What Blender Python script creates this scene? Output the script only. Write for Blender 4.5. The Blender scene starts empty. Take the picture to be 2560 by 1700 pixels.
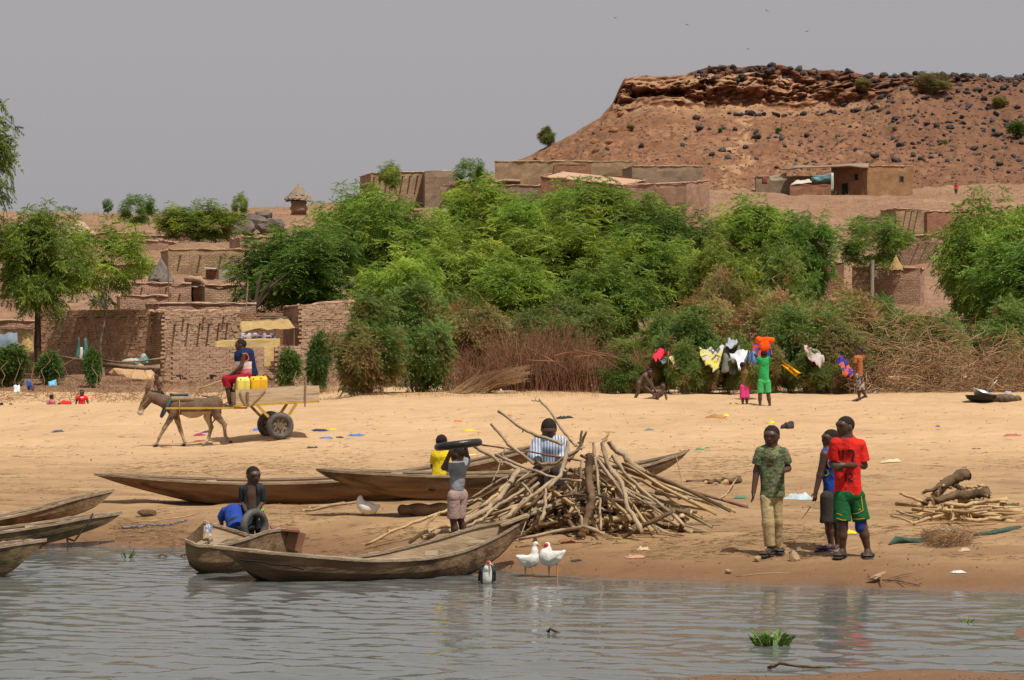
import bpy, bmesh, math, random
import numpy as np
from mathutils import Vector, Matrix
from mathutils.bvhtree import BVHTree
R = math.radians
scene = bpy.context.scene
col = scene.collection

# ------------------------------------------------------------------ camera, world, sun, exposure
F, CH, YH = 6075.0, 2.2, 900.0            # focal length in photo pixels, eye height above the river, horizon row
cam = bpy.data.cameras.new('camera')
cam.sensor_width = 36.0
cam.lens = 36.0 * F / 2560.0
cam.shift_y = (YH - 850.0) / 2560.0
cam.clip_end = 5000.0
camo = bpy.data.objects.new('camera', cam)
camo.location = (0, 0, CH); camo.rotation_euler = (R(90), 0, 0)
col.objects.link(camo); scene.camera = camo

SUN = Vector((-0.42, 0.55, -1.35)).normalized()      # direction the light travels
world = bpy.data.worlds.new('World'); scene.world = world; world.use_nodes = True
nt = world.node_tree; nt.nodes.clear()
sky = nt.nodes.new('ShaderNodeTexSky'); sky.sky_type = 'NISHITA'; sky.sun_disc = False
sky.sun_elevation = math.asin(-SUN.z)
sky.sun_rotation = math.atan2(-SUN.x, -SUN.y)
sky.dust_density = 6.0; sky.air_density = 1.2; sky.ozone_density = 1.0
hs = nt.nodes.new('ShaderNodeHueSaturation'); hs.inputs['Saturation'].default_value = 0.12
mixw = nt.nodes.new('ShaderNodeMix'); mixw.data_type = 'RGBA'
mixw.inputs[0].default_value = 0.8
mixw.inputs[7].default_value = (4.78, 4.62, 4.82, 1)     # dust haze that fills the whole sky
bg = nt.nodes.new('ShaderNodeBackground'); bg.inputs['Strength'].default_value = 0.09
wo = nt.nodes.new('ShaderNodeOutputWorld')
nt.links.new(sky.outputs[0], hs.inputs['Color']); nt.links.new(hs.outputs[0], mixw.inputs[6])
nt.links.new(mixw.outputs[2], bg.inputs[0]); nt.links.new(bg.outputs[0], wo.inputs[0])

sl = bpy.data.lights.new('sun', 'SUN'); sl.energy = 4.3; sl.angle = R(0.6); sl.color = (1.0, 0.95, 0.87)
so = bpy.data.objects.new('sun', sl); so.rotation_euler = SUN.to_track_quat('-Z', 'Y').to_euler(); so.location = (30, -40, 80)
col.objects.link(so)
vs = scene.view_settings
vs.view_transform = 'Standard'; vs.look = 'None'; vs.exposure = 0.0; vs.gamma = 1.0
scene.cycles.max_bounces = 6; scene.cycles.diffuse_bounces = 3; scene.cycles.transparent_max_bounces = 6
scene.cycles.caustics_reflective = False; scene.cycles.caustics_refractive = False
scene.cycles.use_denoising = True

# ------------------------------------------------------------------ helpers
def P(px, py, d):
    return Vector(((px - 1280) / F * d, d, CH + (YH - py) / F * d))

_tab = {}
def _lat(i, j, k, seed):
    h = (i.astype(np.int64) * 374761393 + j.astype(np.int64) * 668265263 + k.astype(np.int64) * 2147483647 + seed * 974711) & 0xffffffff
    h = ((h ^ (h >> 13)) * 1274126177) & 0xffffffff
    return ((h ^ (h >> 16)) & 0xffff) / 65535.0
def vn(x, y, z=0.0, seed=0):
    x = np.asarray(x, float); y = np.asarray(y, float) + 0 * x; z = np.asarray(z, float) + 0 * x
    i, j, k = np.floor(x), np.floor(y), np.floor(z)
    a, b, c = x - i, y - j, z - k
    a, b, c = (t * t * (3 - 2 * t) for t in (a, b, c))
    r = 0
    for di in (0, 1):
        for dj in (0, 1):
            for dk in (0, 1):
                w = (a if di else 1 - a) * (b if dj else 1 - b) * (c if dk else 1 - c)
                r = r + w * _lat(i + di, j + dj, k + dk, seed)
    return r * 2 - 1
def fbm(x, y, z=0.0, o=4, seed=0, g=0.5):
    r, a, f = 0, 1.0, 1.0
    for q in range(o):
        r = r + a * vn(np.asarray(x) * f, np.asarray(y) * f, np.asarray(z) * f, seed + q); a *= g; f *= 2.03
    return r

def props(o, label=None, cat=None, group=None, kind=None):
    if label: o['label'] = label
    if cat: o['category'] = cat
    if group: o['group'] = group
    if kind: o['kind'] = kind
    return o
def thing(name, label, cat, loc=(0, 0, 0), rz=0.0, group=None):
    o = bpy.data.objects.new(name, None); col.objects.link(o)
    o.empty_display_size = 0.2
    o.location = loc; o.rotation_euler = (0, 0, rz)
    return props(o, label, cat, group)
def meshdata(name, V, Fc, mats, smooth=False, midx=None):
    me = bpy.data.meshes.new(name)
    V = np.asarray(V, np.float32).reshape(-1, 3)
    if isinstance(Fc, np.ndarray):
        n, k = Fc.shape
        me.vertices.add(len(V)); me.vertices.foreach_set('co', V.ravel())
        me.loops.add(n * k); me.loops.foreach_set('vertex_index', Fc.astype(np.int32).ravel())
        me.polygons.add(n); me.polygons.foreach_set('loop_start', np.arange(0, n * k, k, dtype=np.int32))
        me.polygons.foreach_set('loop_total', np.full(n, k, np.int32))
    else:
        me.from_pydata(V.tolist(), [], Fc)
    for m in (mats if isinstance(mats, (list, tuple)) else [mats]):
        if m: me.materials.append(m)
    if midx is not None: me.polygons.foreach_set('material_index', np.asarray(midx, np.int32))
    me.update(calc_edges=True)
    if smooth: me.polygons.foreach_set('use_smooth', np.ones(len(me.polygons), bool))
    return me
def link(name, me, parent=None, loc=None, rot=None):
    o = bpy.data.objects.new(name, me); col.objects.link(o)
    if parent: o.parent = parent
    if loc is not None: o.location = loc
    if rot is not None: o.rotation_euler = rot
    return o
def mk(name, V, Fc, mats, parent=None, smooth=False, midx=None):
    return link(name, meshdata(name, V, Fc, mats, smooth, midx), parent)

class MB:
    def __init__(s): s.V = []; s.F = []
    def add(s, V, Fc):
        n = len(s.V); s.V += [tuple(v) for v in V]; s.F += [tuple(i + n for i in f) for f in Fc]; return s
    def box(s, c, size, rot=None, jit=0.0):
        c = Vector(c); M = rot if rot is not None else Matrix.Identity(3)
        V = []
        for x in (-.5, .5):
            for y in (-.5, .5):
                for z in (-.5, .5):
                    v = Vector((x * size[0], y * size[1], z * size[2]))
                    if jit: v += Vector((random.uniform(-jit, jit), random.uniform(-jit, jit), random.uniform(-jit, jit)))
                    V.append(c + M @ v)
        return s.add(V, [(0, 1, 3, 2), (4, 6, 7, 5), (0, 4, 5, 1), (2, 3, 7, 6), (0, 2, 6, 4), (1, 5, 7, 3)])
    def tube(s, pts, rad, n=6, cap=True, flat=None):
        pts = [Vector(p) for p in pts]
        if not isinstance(rad, (list, tuple)): rad = [rad] * len(pts)
        V, Fc = [], []
        ref = Vector((0.31, 0.2, 0.93))
        for i, p in enumerate(pts):
            t = (pts[min(i + 1, len(pts) - 1)] - pts[max(i - 1, 0)])
            t = t.normalized() if t.length > 1e-9 else Vector((0, 0, 1))
            if abs(t.dot(ref)) > .97: ref = Vector((1, .1, 0))
            a = t.cross(ref).normalized(); b = t.cross(a)
            ref = b.cross(t) if i else ref
            a = t.cross(ref).normalized(); b = t.cross(a)
            for q in range(n):
                an = 2 * math.pi * q / n
                V.append(p + (a * math.cos(an) + b * math.sin(an)) * rad[i])
        for i in range(len(pts) - 1):
            for q in range(n):
                q2 = (q + 1) % n
                Fc.append((i * n + q, i * n + q2, (i + 1) * n + q2, (i + 1) * n + q))
        if cap:
            Fc.append(tuple(range(n - 1, -1, -1))); Fc.append(tuple((len(pts) - 1) * n + q for q in range(n)))
        return s.add(V, Fc)
    def mesh(s, name, mats, smooth=False): return meshdata(name, s.V, s.F, mats, smooth)
    def build(s, name, mats, parent=None, smooth=False): return mk(name, s.V, s.F, mats, parent, smooth)

def copy_tree(o, parent=None):
    c = o.copy(); col.objects.link(c); c.parent = parent
    for ch in o.children: copy_tree(ch, c)
    return c
def rotm(rx=0, ry=0, rz=0):
    return (Matrix.Rotation(R(rz), 3, 'Z') @ Matrix.Rotation(R(ry), 3, 'Y') @ Matrix.Rotation(R(rx), 3, 'X'))

# ---- signed-distance bodies: smooth union of tapered capsules and ellipsoids, meshed by surface nets
def cap(a, b, ra, rb=None, k=.02, flat=None):
    return ('c', np.array(a, float), np.array(b, float), ra, ra if rb is None else rb, k, flat)
def ell(c, r, M=None, k=.02):
    return ('e', np.array(c, float), np.array(r, float), None if M is None else np.array(M), k)
def sdf_mesh(prims, vox, cuts=(), subs=(), disp=None):
    lo = np.full(3, 1e9); hi = -lo
    bb = []
    for p in prims:
        if p[0] == 'c':
            r = max(p[3], p[4]); l = np.minimum(p[1], p[2]) - r; h = np.maximum(p[1], p[2]) + r
        else:
            r = p[2].max(); l = p[1] - r; h = p[1] + r
        bb.append((l, h)); lo = np.minimum(lo, l); hi = np.maximum(hi, h)
    lo = lo - 3 * vox; hi = hi + 3 * vox
    n = np.ceil((hi - lo) / vox).astype(int) + 1
    ax = [lo[i] + vox * np.arange(n[i]) for i in range(3)]
    D = np.full(n, 1.0, np.float32)
    def dist(p, X, Y, Z):
        if p[0] == 'c':
            a, b, ra, rb, k, flat = p[1:]
            dx, dy, dz = X - a[0], Y - a[1], Z - a[2]
            ba = b - a
            if flat is not None:
                ax_, f = flat; ax_ = np.array(ax_, float)
                s = dx * ax_[0] + dy * ax_[1] + dz * ax_[2]
                sb = ba @ ax_
                q = s - sb * np.clip((dx * ba[0] + dy * ba[1] + dz * ba[2]) / max(ba @ ba, 1e-12), 0, 1)
                w = (1 / f - 1) * q
                dx, dy, dz = dx + w * ax_[0], dy + w * ax_[1], dz + w * ax_[2]
            t = np.clip((dx * ba[0] + dy * ba[1] + dz * ba[2]) / max(ba @ ba, 1e-12), 0, 1)
            return np.sqrt((dx - t * ba[0]) ** 2 + (dy - t * ba[1]) ** 2 + (dz - t * ba[2]) ** 2) - (ra + (rb - ra) * t)
        c, r, M = p[1], p[2], p[3]
        dx, dy, dz = X - c[0], Y - c[1], Z - c[2]
        if M is not None:
            dx, dy, dz = (M[0, i] * dx + M[1, i] * dy + M[2, i] * dz for i in range(3))
        l = np.sqrt((dx / r[0]) ** 2 + (dy / r[1]) ** 2 + (dz / r[2]) ** 2)
        l2 = np.sqrt((dx / r[0] ** 2) ** 2 + (dy / r[1] ** 2) ** 2 + (dz / r[2] ** 2) ** 2)
        return l * (l - 1) / np.maximum(l2, 1e-6)
    for p, (l, h) in zip(prims, bb):
        k = p[5] if p[0] == 'c' else p[4]
        m = 1.6 * k + 3 * vox
        i0 = np.maximum(np.floor((l - m - lo) / vox).astype(int), 0); i1 = np.minimum(np.ceil((h + m - lo) / vox).astype(int) + 1, n)
        sl_ = tuple(slice(i0[i], i1[i]) for i in range(3))
        X = ax[0][sl_[0]][:, None, None]; Y = ax[1][sl_[1]][None, :, None]; Z = ax[2][sl_[2]][None, None, :]
        d = dist(p, X, Y, Z); o = D[sl_]
        hh = np.maximum(k - np.abs(o - d), 0) / max(k, 1e-6)
        D[sl_] = np.minimum(o, d) - hh * hh * k * .25
    X = ax[0][:, None, None]; Y = ax[1][None, :, None]; Z = ax[2][None, None, :]
    if disp is not None: D = D + disp(X, Y, Z)
    for q in subs: D = np.maximum(D, -dist(q, X, Y, Z))
    for pt, nn in cuts:
        pt = np.array(pt); nn = np.array(nn, float); nn = nn / np.linalg.norm(nn)
        D = np.maximum(D, (X - pt[0]) * nn[0] + (Y - pt[1]) * nn[1] + (Z - pt[2]) * nn[2])
    S = D < 0
    cs = [np.zeros(tuple(n - 1), np.float32) for _ in range(3)]; cnt = np.zeros(tuple(n - 1), np.float32)
    for axis in range(3):
        o1, o2 = [q for q in range(3) if q != axis]
        for u in (0, 1):
            for v in (0, 1):
                A = [slice(None)] * 3; B = [slice(None)] * 3
                A[axis] = slice(0, -1); B[axis] = slice(1, None)
                for q, w in ((o1, u), (o2, v)):
                    A[q] = B[q] = slice(w, n[q] - 1 + w)
                da, db = D[tuple(A)], D[tuple(B)]
                m = (da < 0) != (db < 0)
                t = np.where(m, da / np.where(m, da - db, 1), 0)
                cs[axis] += t * m; cs[o1] += u * m; cs[o2] += v * m; cnt += m
    M = cnt > 0
    idx = np.full(M.shape, -1, np.int64); idx[M] = np.arange(M.sum())
    ii = np.argwhere(M)
    V = np.stack([lo[a] + vox * (ii[:, a] + cs[a][M] / cnt[M]) for a in range(3)], 1)
    Q = []
    for axis in range(3):
        o1, o2 = (axis + 1) % 3, (axis + 2) % 3
        A = [slice(None)] * 3; B = [slice(None)] * 3
        A[axis] = slice(0, -1); B[axis] = slice(1, None)
        ch = S[tuple(A)] != S[tuple(B)]
        e = np.argwhere(ch)
        e = e[(e[:, o1] > 0) & (e[:, o2] > 0) & (e[:, o1] < n[o1] - 1) & (e[:, o2] < n[o2] - 1)]
        if not len(e): continue
        def g(du, dv):
            c = e.copy(); c[:, o1] += du; c[:, o2] += dv
            return idx[c[:, 0], c[:, 1], c[:, 2]]
        q = np.stack([g(-1, -1), g(0, -1), g(0, 0), g(-1, 0)], 1)
        ins = S[e[:, 0], e[:, 1], e[:, 2]]
        q[~ins] = q[~ins][:, ::-1]
        Q.append(q)
    Q = np.concatenate(Q) if Q else np.zeros((0, 4), int)
    return V, Q

ORD = 'first second third fourth fifth sixth seventh eighth ninth tenth eleventh twelfth thirteenth fourteenth fifteenth sixteenth seventeenth eighteenth nineteenth twentieth twenty-first twenty-second twenty-third twenty-fourth'.split()
# ---- materials
MT = {}
def pm(name, c1, c2=None, scale=3.0, rough=.85, bump=0.0, bscale=20.0, coord='Object', stretch=(1, 1, 1), detail=5.0, c3=None, s3=1.0, spec=.3, lo=.35, hi=.65, trans=0.0, metal=0.0, t3=(.5, .62), bdist=.02):
    if name in MT: return MT[name]
    m = bpy.data.materials.new(name); m.use_nodes = True; MT[name] = m
    n = m.node_tree.nodes; L = m.node_tree.links
    b = n['Principled BSDF']; b.inputs['Roughness'].default_value = rough
    b.inputs['Specular IOR Level'].default_value = spec; b.inputs['Metallic'].default_value = metal
    b.inputs['Base Color'].default_value = (*c1, 1)
    out = b
    if c2 or bump:
        if coord == 'Pos':
            g = n.new('ShaderNodeNewGeometry'); src = g.outputs['Position']
        else:
            t = n.new('ShaderNodeTexCoord'); src = t.outputs[coord]
        mp = n.new('ShaderNodeMapping'); mp.inputs['Scale'].default_value = stretch
        L.new(src, mp.inputs[0])
    colsock = None
    if c2:
        nz = n.new('ShaderNodeTexNoise'); nz.inputs['Scale'].default_value = scale; nz.inputs['Detail'].default_value = detail
        nz.inputs['Roughness'].default_value = .6
        L.new(mp.outputs[0], nz.inputs[0])
        rp = n.new('ShaderNodeValToRGB'); e = rp.color_ramp.elements
        e[0].position = lo; e[0].color = (*c1, 1); e[1].position = hi; e[1].color = (*c2, 1)
        L.new(nz.outputs[0], rp.inputs[0]); colsock = rp.outputs[0]
        if c3:
            nz3 = n.new('ShaderNodeTexNoise'); nz3.inputs['Scale'].default_value = s3; nz3.inputs['Detail'].default_value = 6
            L.new(mp.outputs[0], nz3.inputs[0])
            r3 = n.new('ShaderNodeValToRGB'); r3.color_ramp.elements[0].position = t3[0]; r3.color_ramp.elements[1].position = t3[1]
            L.new(nz3.outputs[0], r3.inputs[0])
            mx = n.new('ShaderNodeMix'); mx.data_type = 'RGBA'; mx.inputs[7].default_value = (*c3, 1)
            L.new(r3.outputs[0], mx.inputs[0]); L.new(colsock, mx.inputs[6]); colsock = mx.outputs[2]
        L.new(colsock, b.inputs['Base Color'])
    if bump:
        nb = n.new('ShaderNodeTexNoise'); nb.inputs['Scale'].default_value = bscale; nb.inputs['Detail'].default_value = 6
        L.new(mp.outputs[0], nb.inputs[0])
        bp = n.new('ShaderNodeBump'); bp.inputs['Strength'].default_value = bump; bp.inputs['Distance'].default_value = bdist
        L.new(nb.outputs[0], bp.inputs['Height']); L.new(bp.outputs[0], b.inputs['Normal'])
    if trans:
        tr = n.new('ShaderNodeBsdfTranslucent'); ms = n.new('ShaderNodeMixShader'); ms.inputs[0].default_value = trans
        if colsock: L.new(colsock, tr.inputs[0])
        else: tr.inputs[0].default_value = (*c1, 1)
        L.new(b.outputs[0], ms.inputs[1]); L.new(tr.outputs[0], ms.inputs[2])
        L.new(ms.outputs[0], n['Material Output'].inputs[0])
    return m
def flat(name, c, rough=.85, spec=.3, metal=0.0): return pm(name, c, rough=rough, spec=spec, metal=metal)
# ------------------------------------------------------------------ the land: river, beach, hillside, mesa
random.seed(7)
_sx = np.array([-900, 0, 450, 700, 900, 1250, 1450, 1800, 2560, 3300.])
_sy = np.array([1362, 1363, 1368, 1385, 1400, 1425, 1442, 1457, 1482, 1490.])
def shore_d(px): return 13365.0 / (np.interp(px, _sx, _sy) - 900.0)
_cols = [
 (-600, [(50,1142),(55,1121),(60,1060),(63,1014),(66,1025),(70,1062),(77,1050),(80,1012),(82,1003),(88,972),(95,938),(104,915),(115,800),(125,715),(135,700),(150,655),(160,625),(190,570),(215,538),(235,528),(300,560),(600,720)]),
 (0,    [(50,1142),(55,1119),(60,1058),(63,1014),(66,1025),(70,1062),(77,1050),(80,1012),(82,1003),(88,972),(95,938),(104,915),(115,800),(125,715),(135,700),(150,655),(160,625),(190,580),(215,541),(235,538),(300,570),(600,730)]),
 (450,  [(50,1137),(55,1112),(60,1050),(63,1008),(66,1016),(70,1052),(77,1048),(80,1012),(82,1001),(88,972),(95,940),(104,915),(115,800),(125,715),(135,700),(150,655),(160,625),(190,585),(215,542),(235,540),(300,570),(600,730)]),
 (760,  [(50,1122),(55,1094),(60,1030),(63,1006),(66,1003),(70,1003),(77,1000),(82,990),(88,970),(95,942),(104,918),(115,830),(125,760),(135,720),(160,640),(190,575),(215,525),(235,515),(300,560),(600,730)]),
 (950,  [(50,1122),(55,1092),(60,1028),(63,1002),(66,990),(70,984),(80,975),(100,910),(130,790),(160,660),(185,560),(205,505),(225,500),(300,545),(600,730)]),
 (1300, [(50,1122),(55,1090),(60,1028),(63,1000),(66,985),(70,976),(80,960),(100,890),(130,765),(160,640),(185,530),(205,480),(230,440),(260,432),(320,470),(600,720)]),
 (1700, [(50,1122),(55,1090),(60,1030),(63,1010),(67,988),(70,982),(80,965),(100,890),(130,765),(160,650),(185,560),(210,515),(230,482),(260,440),(320,450),(600,720)]),
 (2100, [(50,1122),(55,1090),(60,1030),(63,1006),(67,987),(70,982),(80,965),(100,880),(130,750),(150,655),(170,588),(200,540),(230,494),(260,445),(320,450),(600,720)]),
 (2560, [(50,1122),(55,1090),(60,1030),(63,1000),(67,985),(70,980),(80,960),(100,880),(130,750),(150,655),(170,590),(200,530),(230,480),(260,440),(320,450),(600,720)]),
 (3300, [(50,1122),(55,1090),(60,1030),(63,1000),(67,985),(70,980),(80,960),(100,880),(130,750),(150,655),(170,590),(200,530),(230,480),(260,440),(320,450),(600,720)]),
]
_cpx = np.array([c[0] for c in _cols], float)
_bt = np.array([-30, -10, -4, -1.0, 0, .5, 1.5, 3, 8, 16, 24, 34.]); _bz = np.array([-1.2, -.8, -.4, -.1, 0, .07, .16, .25, .31, .35, .38, .42])
def G0(x, d):
    x = np.atleast_1d(np.asarray(x, float)); d = np.atleast_1d(np.asarray(d, float)); x, d = np.broadcast_arrays(x, d)
    px = 1280 + x * F / np.maximum(d, 9)
    t = d - shore_d(px)
    zb = np.interp(t, _bt, _bz)
    # the near sand bar at the bottom right of the picture
    nb = np.clip((17.05 - d) * .045 + .028 * fbm(x * 1.1, d * 1.6, 0, 3, 61), -.6, .10) - .10 * np.clip((1600 - px) / 350, 0, 4)
    sp = .09 - .11 * np.hypot((px - 2660) / 150, (d - 19.6) / .9)
    zb = np.where(d < 21.5, np.maximum(zb, np.maximum(nb, sp)), zb)
    zc = np.empty((len(_cols),) + x.shape)
    for i, (_, tb) in enumerate(_cols):
        dd = np.array([q[0] for q in tb], float); yy = np.array([q[1] for q in tb], float)
        zz = CH + (YH - yy) * dd / F
        zc[i] = np.interp(d, dd, zz)
    j = np.clip(np.searchsorted(_cpx, px) - 1, 0, len(_cpx) - 2)
    w = np.clip((px - _cpx[j]) / (_cpx[j + 1] - _cpx[j]), 0, 1); w = w * w * (3 - 2 * w)
    flatj = j.ravel(); k = np.arange(flatj.size)
    zf = zc.reshape(len(_cols), -1)
    zt = (zf[flatj, k] * (1 - w.ravel()) + zf[flatj + 1, k] * w.ravel()).reshape(x.shape)
    q = np.clip((d - 48) / 6.0, 0, 1); q = q * q * (3 - 2 * q)
    return zb * (1 - q) + zt * q
def Gn(x, d):
    z = G0(x, d)
    x, d = np.broadcast_arrays(np.atleast_1d(np.asarray(x, float)), np.atleast_1d(np.asarray(d, float)))
    dry = np.clip(z / .25, 0, 1)
    z = z + dry * (.025 * fbm(x * .55, d * .9, 0, 3, 3) + .022 * vn(x * 2.9, d * 2.9, 0, 9) + .012 * vn(x * 5.1, d * 4.3, 0, 10))
    far = np.clip((d - 80) / 30, 0, 1)
    return z + far * (.35 * fbm(x * .16, d * .16, 0, 4, 5) + .12 * vn(x * 1.3, d * 1.3, 0, 8))
_gx = np.arange(-900, 3700, 12.0)
_gd = np.concatenate([np.arange(14, 70, .12), np.arange(70, 262, .6)])
_gz = None
def _ginit():
    global _gz
    _gz = Gn((_gx[None, :] - 1280) / F * _gd[:, None], _gd[:, None] + 0 * _gx[None, :]).tolist()
def G(x, d):
    if _gz is None: _ginit()
    px = 1280 + x * F / d; u = (px + 900) / 12.0; iu = int(max(0, min(len(_gx) - 2, u))); fu = min(1, max(0, u - iu))
    if d < 70: v = (d - 14) / .12; iv = int(max(0, v))
    else: n0 = 467; v = n0 + (d - 70) / .6; iv = int(v)
    iv = max(0, min(len(_gd) - 2, iv)); a, b_ = _gd[iv], _gd[iv + 1]; fv = min(1, max(0, (d - a) / (b_ - a)))
    r0, r1 = _gz[iv], _gz[iv + 1]
    return (r0[iu] * (1 - fu) + r0[iu + 1] * fu) * (1 - fv) + (r1[iu] * (1 - fu) + r1[iu + 1] * fu) * fv
def GP(px, d):
    """point on the ground in column px at depth d"""
    x = (px - 1280) / F * d
    return Vector((x, d, G(x, d)))
def GY(px, py):
    """ground point seen at photo pixel (px, py) on the beach"""
    k = int(round(px / 6.0))
    if k not in _gy:
        x = (k * 6.0 - 1280) / F * _gdd; _gy[k] = np.minimum.accumulate(YH - (G0(x, _gdd) - CH) * F / _gdd)
    y = _gy[k]      # first depth at which the ground rises above that row
    i = int(np.searchsorted(-y, -py)); i = min(i, len(_gdd) - 1)
    return GP(px, float(_gdd[i]))
_gy = {}; _gdd = np.arange(15, 69, .05)

def rampmat(name):
    m = bpy.data.materials.new(name); m.use_nodes = True
    return m, m.node_tree.nodes, m.node_tree.links, m.node_tree.nodes['Principled BSDF']
def nd(n, L, typ, **kw):
    o = n.new(typ)
    for k, v in kw.items():
        if k.startswith('i_'): o.inputs[k[2:].replace('_', ' ')].default_value = v
        else: setattr(o, k, v)
    return o
def ramp(n, pts):
    r = n.new('ShaderNodeValToRGB'); e = r.color_ramp.elements
    while len(e) < len(pts): e.new(.5)
    for i, (p, c) in enumerate(pts):
        e[i].position = p; e[i].color = (*c, 1) if len(c) == 3 else c
    return r
def mix(n, L, fac, a, b, mode='MIX'):
    m = n.new('ShaderNodeMix'); m.data_type = 'RGBA'; m.blend_type = mode
    for s, v in ((0, fac), (6, a), (7, b)):
        if hasattr(v, 'links') or hasattr(v, 'is_linked'): L.new(v, m.inputs[s])
        elif isinstance(v, (int, float)): m.inputs[s].default_value = v
        else: m.inputs[s].default_value = (*v, 1)
    return m.outputs[2]
def noise_n(n, L, vec, scale, detail=5, rough=.55, stretch=None):
    if stretch:
        mp = n.new('ShaderNodeMapping'); mp.inputs['Scale'].default_value = stretch; L.new(vec, mp.inputs[0]); vec = mp.outputs[0]
    z = n.new('ShaderNodeTexNoise'); z.inputs['Scale'].default_value = scale; z.inputs['Detail'].default_value = detail; z.inputs['Roughness'].default_value = rough
    L.new(vec, z.inputs[0]); return z.outputs[0]
BW = ((0, 0, 0), (1, 1, 1))

# sand
msand, n, L, b = rampmat('beach_sand')
geo = n.new('ShaderNodeNewGeometry'); pos = geo.outputs['Position']
sep = n.new('ShaderNodeSeparateXYZ'); L.new(pos, sep.inputs[0])
big = noise_n(n, L, pos, .5, 8, .68, (.6, 1, 1))
base = ramp(n, [(.3, (.45, .28, .145)), (.5, (.545, .348, .182)), (.7, (.61, .40, .222))]); L.new(big, base.inputs[0])
# lower beach is browner, trodden with straw and dirt
mr = n.new('ShaderNodeMapRange'); mr.inputs[1].default_value = 36; mr.inputs[2].default_value = 50; L.new(sep.outputs[1], mr.inputs[0])
dirtn = noise_n(n, L, pos, 1.1, 6, .65, (.45, 1, 1))
dirt = ramp(n, [(.38, (.29, .172, .08)), (.64, (.44, .275, .135))]); L.new(dirtn, dirt.inputs[0])
c = mix(n, L, mr.outputs[0], dirt.outputs[0], base.outputs[0])
st = noise_n(n, L, pos, 4.5, 7, .7, (.35, 1, 1)); sr = ramp(n, [(.52, BW[0]), (.66, BW[1])]); L.new(st, sr.inputs[0])
pat = noise_n(n, L, pos, .5, 3, .5, (.5, 1, 1)); pr = ramp(n, [(.42, BW[0]), (.6, BW[1])]); L.new(pat, pr.inputs[0])
mm = n.new('ShaderNodeMath'); mm.operation = 'MULTIPLY'; L.new(sr.outputs[0], mm.inputs[0]); L.new(pr.outputs[0], mm.inputs[1])
ml = n.new('ShaderNodeMapRange'); ml.inputs[1].default_value = 56; ml.inputs[2].default_value = 38; ml.inputs[3].default_value = .12; ml.inputs[4].default_value = .75; L.new(sep.outputs[1], ml.inputs[0])
mm2 = n.new('ShaderNodeMath'); mm2.operation = 'MULTIPLY'; L.new(mm.outputs[0], mm2.inputs[0]); L.new(ml.outputs[0], mm2.inputs[1])
c = mix(n, L, mm2.outputs[0], c, (.24, .15, .075))
# wet margin: by height above the river
wn = noise_n(n, L, pos, .9, 4)
wadd = n.new('ShaderNodeMath'); wadd.operation = 'MULTIPLY_ADD'; wadd.inputs[1].default_value = .14; L.new(wn, wadd.inputs[0]); L.new(sep.outputs[2], wadd.inputs[2])
wet = n.new('ShaderNodeMapRange'); wet.inputs[1].default_value = .33; wet.inputs[2].default_value = .13; L.new(wadd.outputs[0], wet.inputs[0])
c = mix(n, L, wet.outputs[0], c, (.205, .105, .046))
L.new(c, b.inputs['Base Color'])
rr = n.new('ShaderNodeMapRange'); rr.inputs[1].default_value = .115; rr.inputs[2].default_value = .075; rr.inputs[3].default_value = .9; rr.inputs[4].default_value = .22; L.new(wadd.outputs[0], rr.inputs[0]); L.new(rr.outputs[0], b.inputs['Roughness'])
b.inputs['Specular IOR Level'].default_value = .35
b1 = noise_n(n, L, pos, 9, 8, .7); b2 = noise_n(n, L, pos, 2.6, 3, .5, (.8, 1, 1)); ba = n.new('ShaderNodeMath'); ba.operation = 'MULTIPLY_ADD'; ba.inputs[1].default_value = 2.6; L.new(b2, ba.inputs[0]); L.new(b1, ba.inputs[2]); b1 = ba.outputs[0]; bp = n.new('ShaderNodeBump'); vo = n.new('ShaderNodeTexVoronoi'); vo.feature = 'SMOOTH_F1'; vo.inputs['Scale'].default_value = 2.7; L.new(pos, vo.inputs['Vector']); bb_ = n.new('ShaderNodeMath'); bb_.operation = 'MULTIPLY_ADD'; bb_.inputs[1].default_value = 1.6; L.new(vo.outputs[0], bb_.inputs[0]); L.new(b1, bb_.inputs[2]); b1 = bb_.outputs[0]; bp.inputs['Strength'].default_value = .75; bp.inputs['Distance'].default_value = .055
L.new(b1, bp.inputs['Height']); L.new(bp.outputs[0], b.inputs['Normal'])

# hillside earth
mhill, n, L, b = rampmat('hillside_earth')
geo = n.new('ShaderNodeNewGeometry'); pos = geo.outputs['Position']
a1 = noise_n(n, L, pos, .12, 6, .6); r1 = ramp(n, [(.3, (.27, .15, .09)), (.5, (.345, .20, .122)), (.7, (.40, .255, .155))]); L.new(a1, r1.inputs[0])
a2 = noise_n(n, L, pos, 1.6, 7, .7); r2 = ramp(n, [(.35, BW[0]), (.7, BW[1])]); L.new(a2, r2.inputs[0])
c = mix(n, L, r2.outputs[0], r1.outputs[0], (.19, .108, .066))
L.new(c, b.inputs['Base Color']); b.inputs['Roughness'].default_value = .95; b.inputs['Specular IOR Level'].default_value = .15
bp = n.new('ShaderNodeBump'); bp.inputs['Strength'].default_value = .8; bp.inputs['Distance'].default_value = .25
b1 = noise_n(n, L, pos, 1.3, 8, .7); L.new(b1, bp.inputs['Height']); L.new(bp.outputs[0], b.inputs['Normal'])

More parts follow.
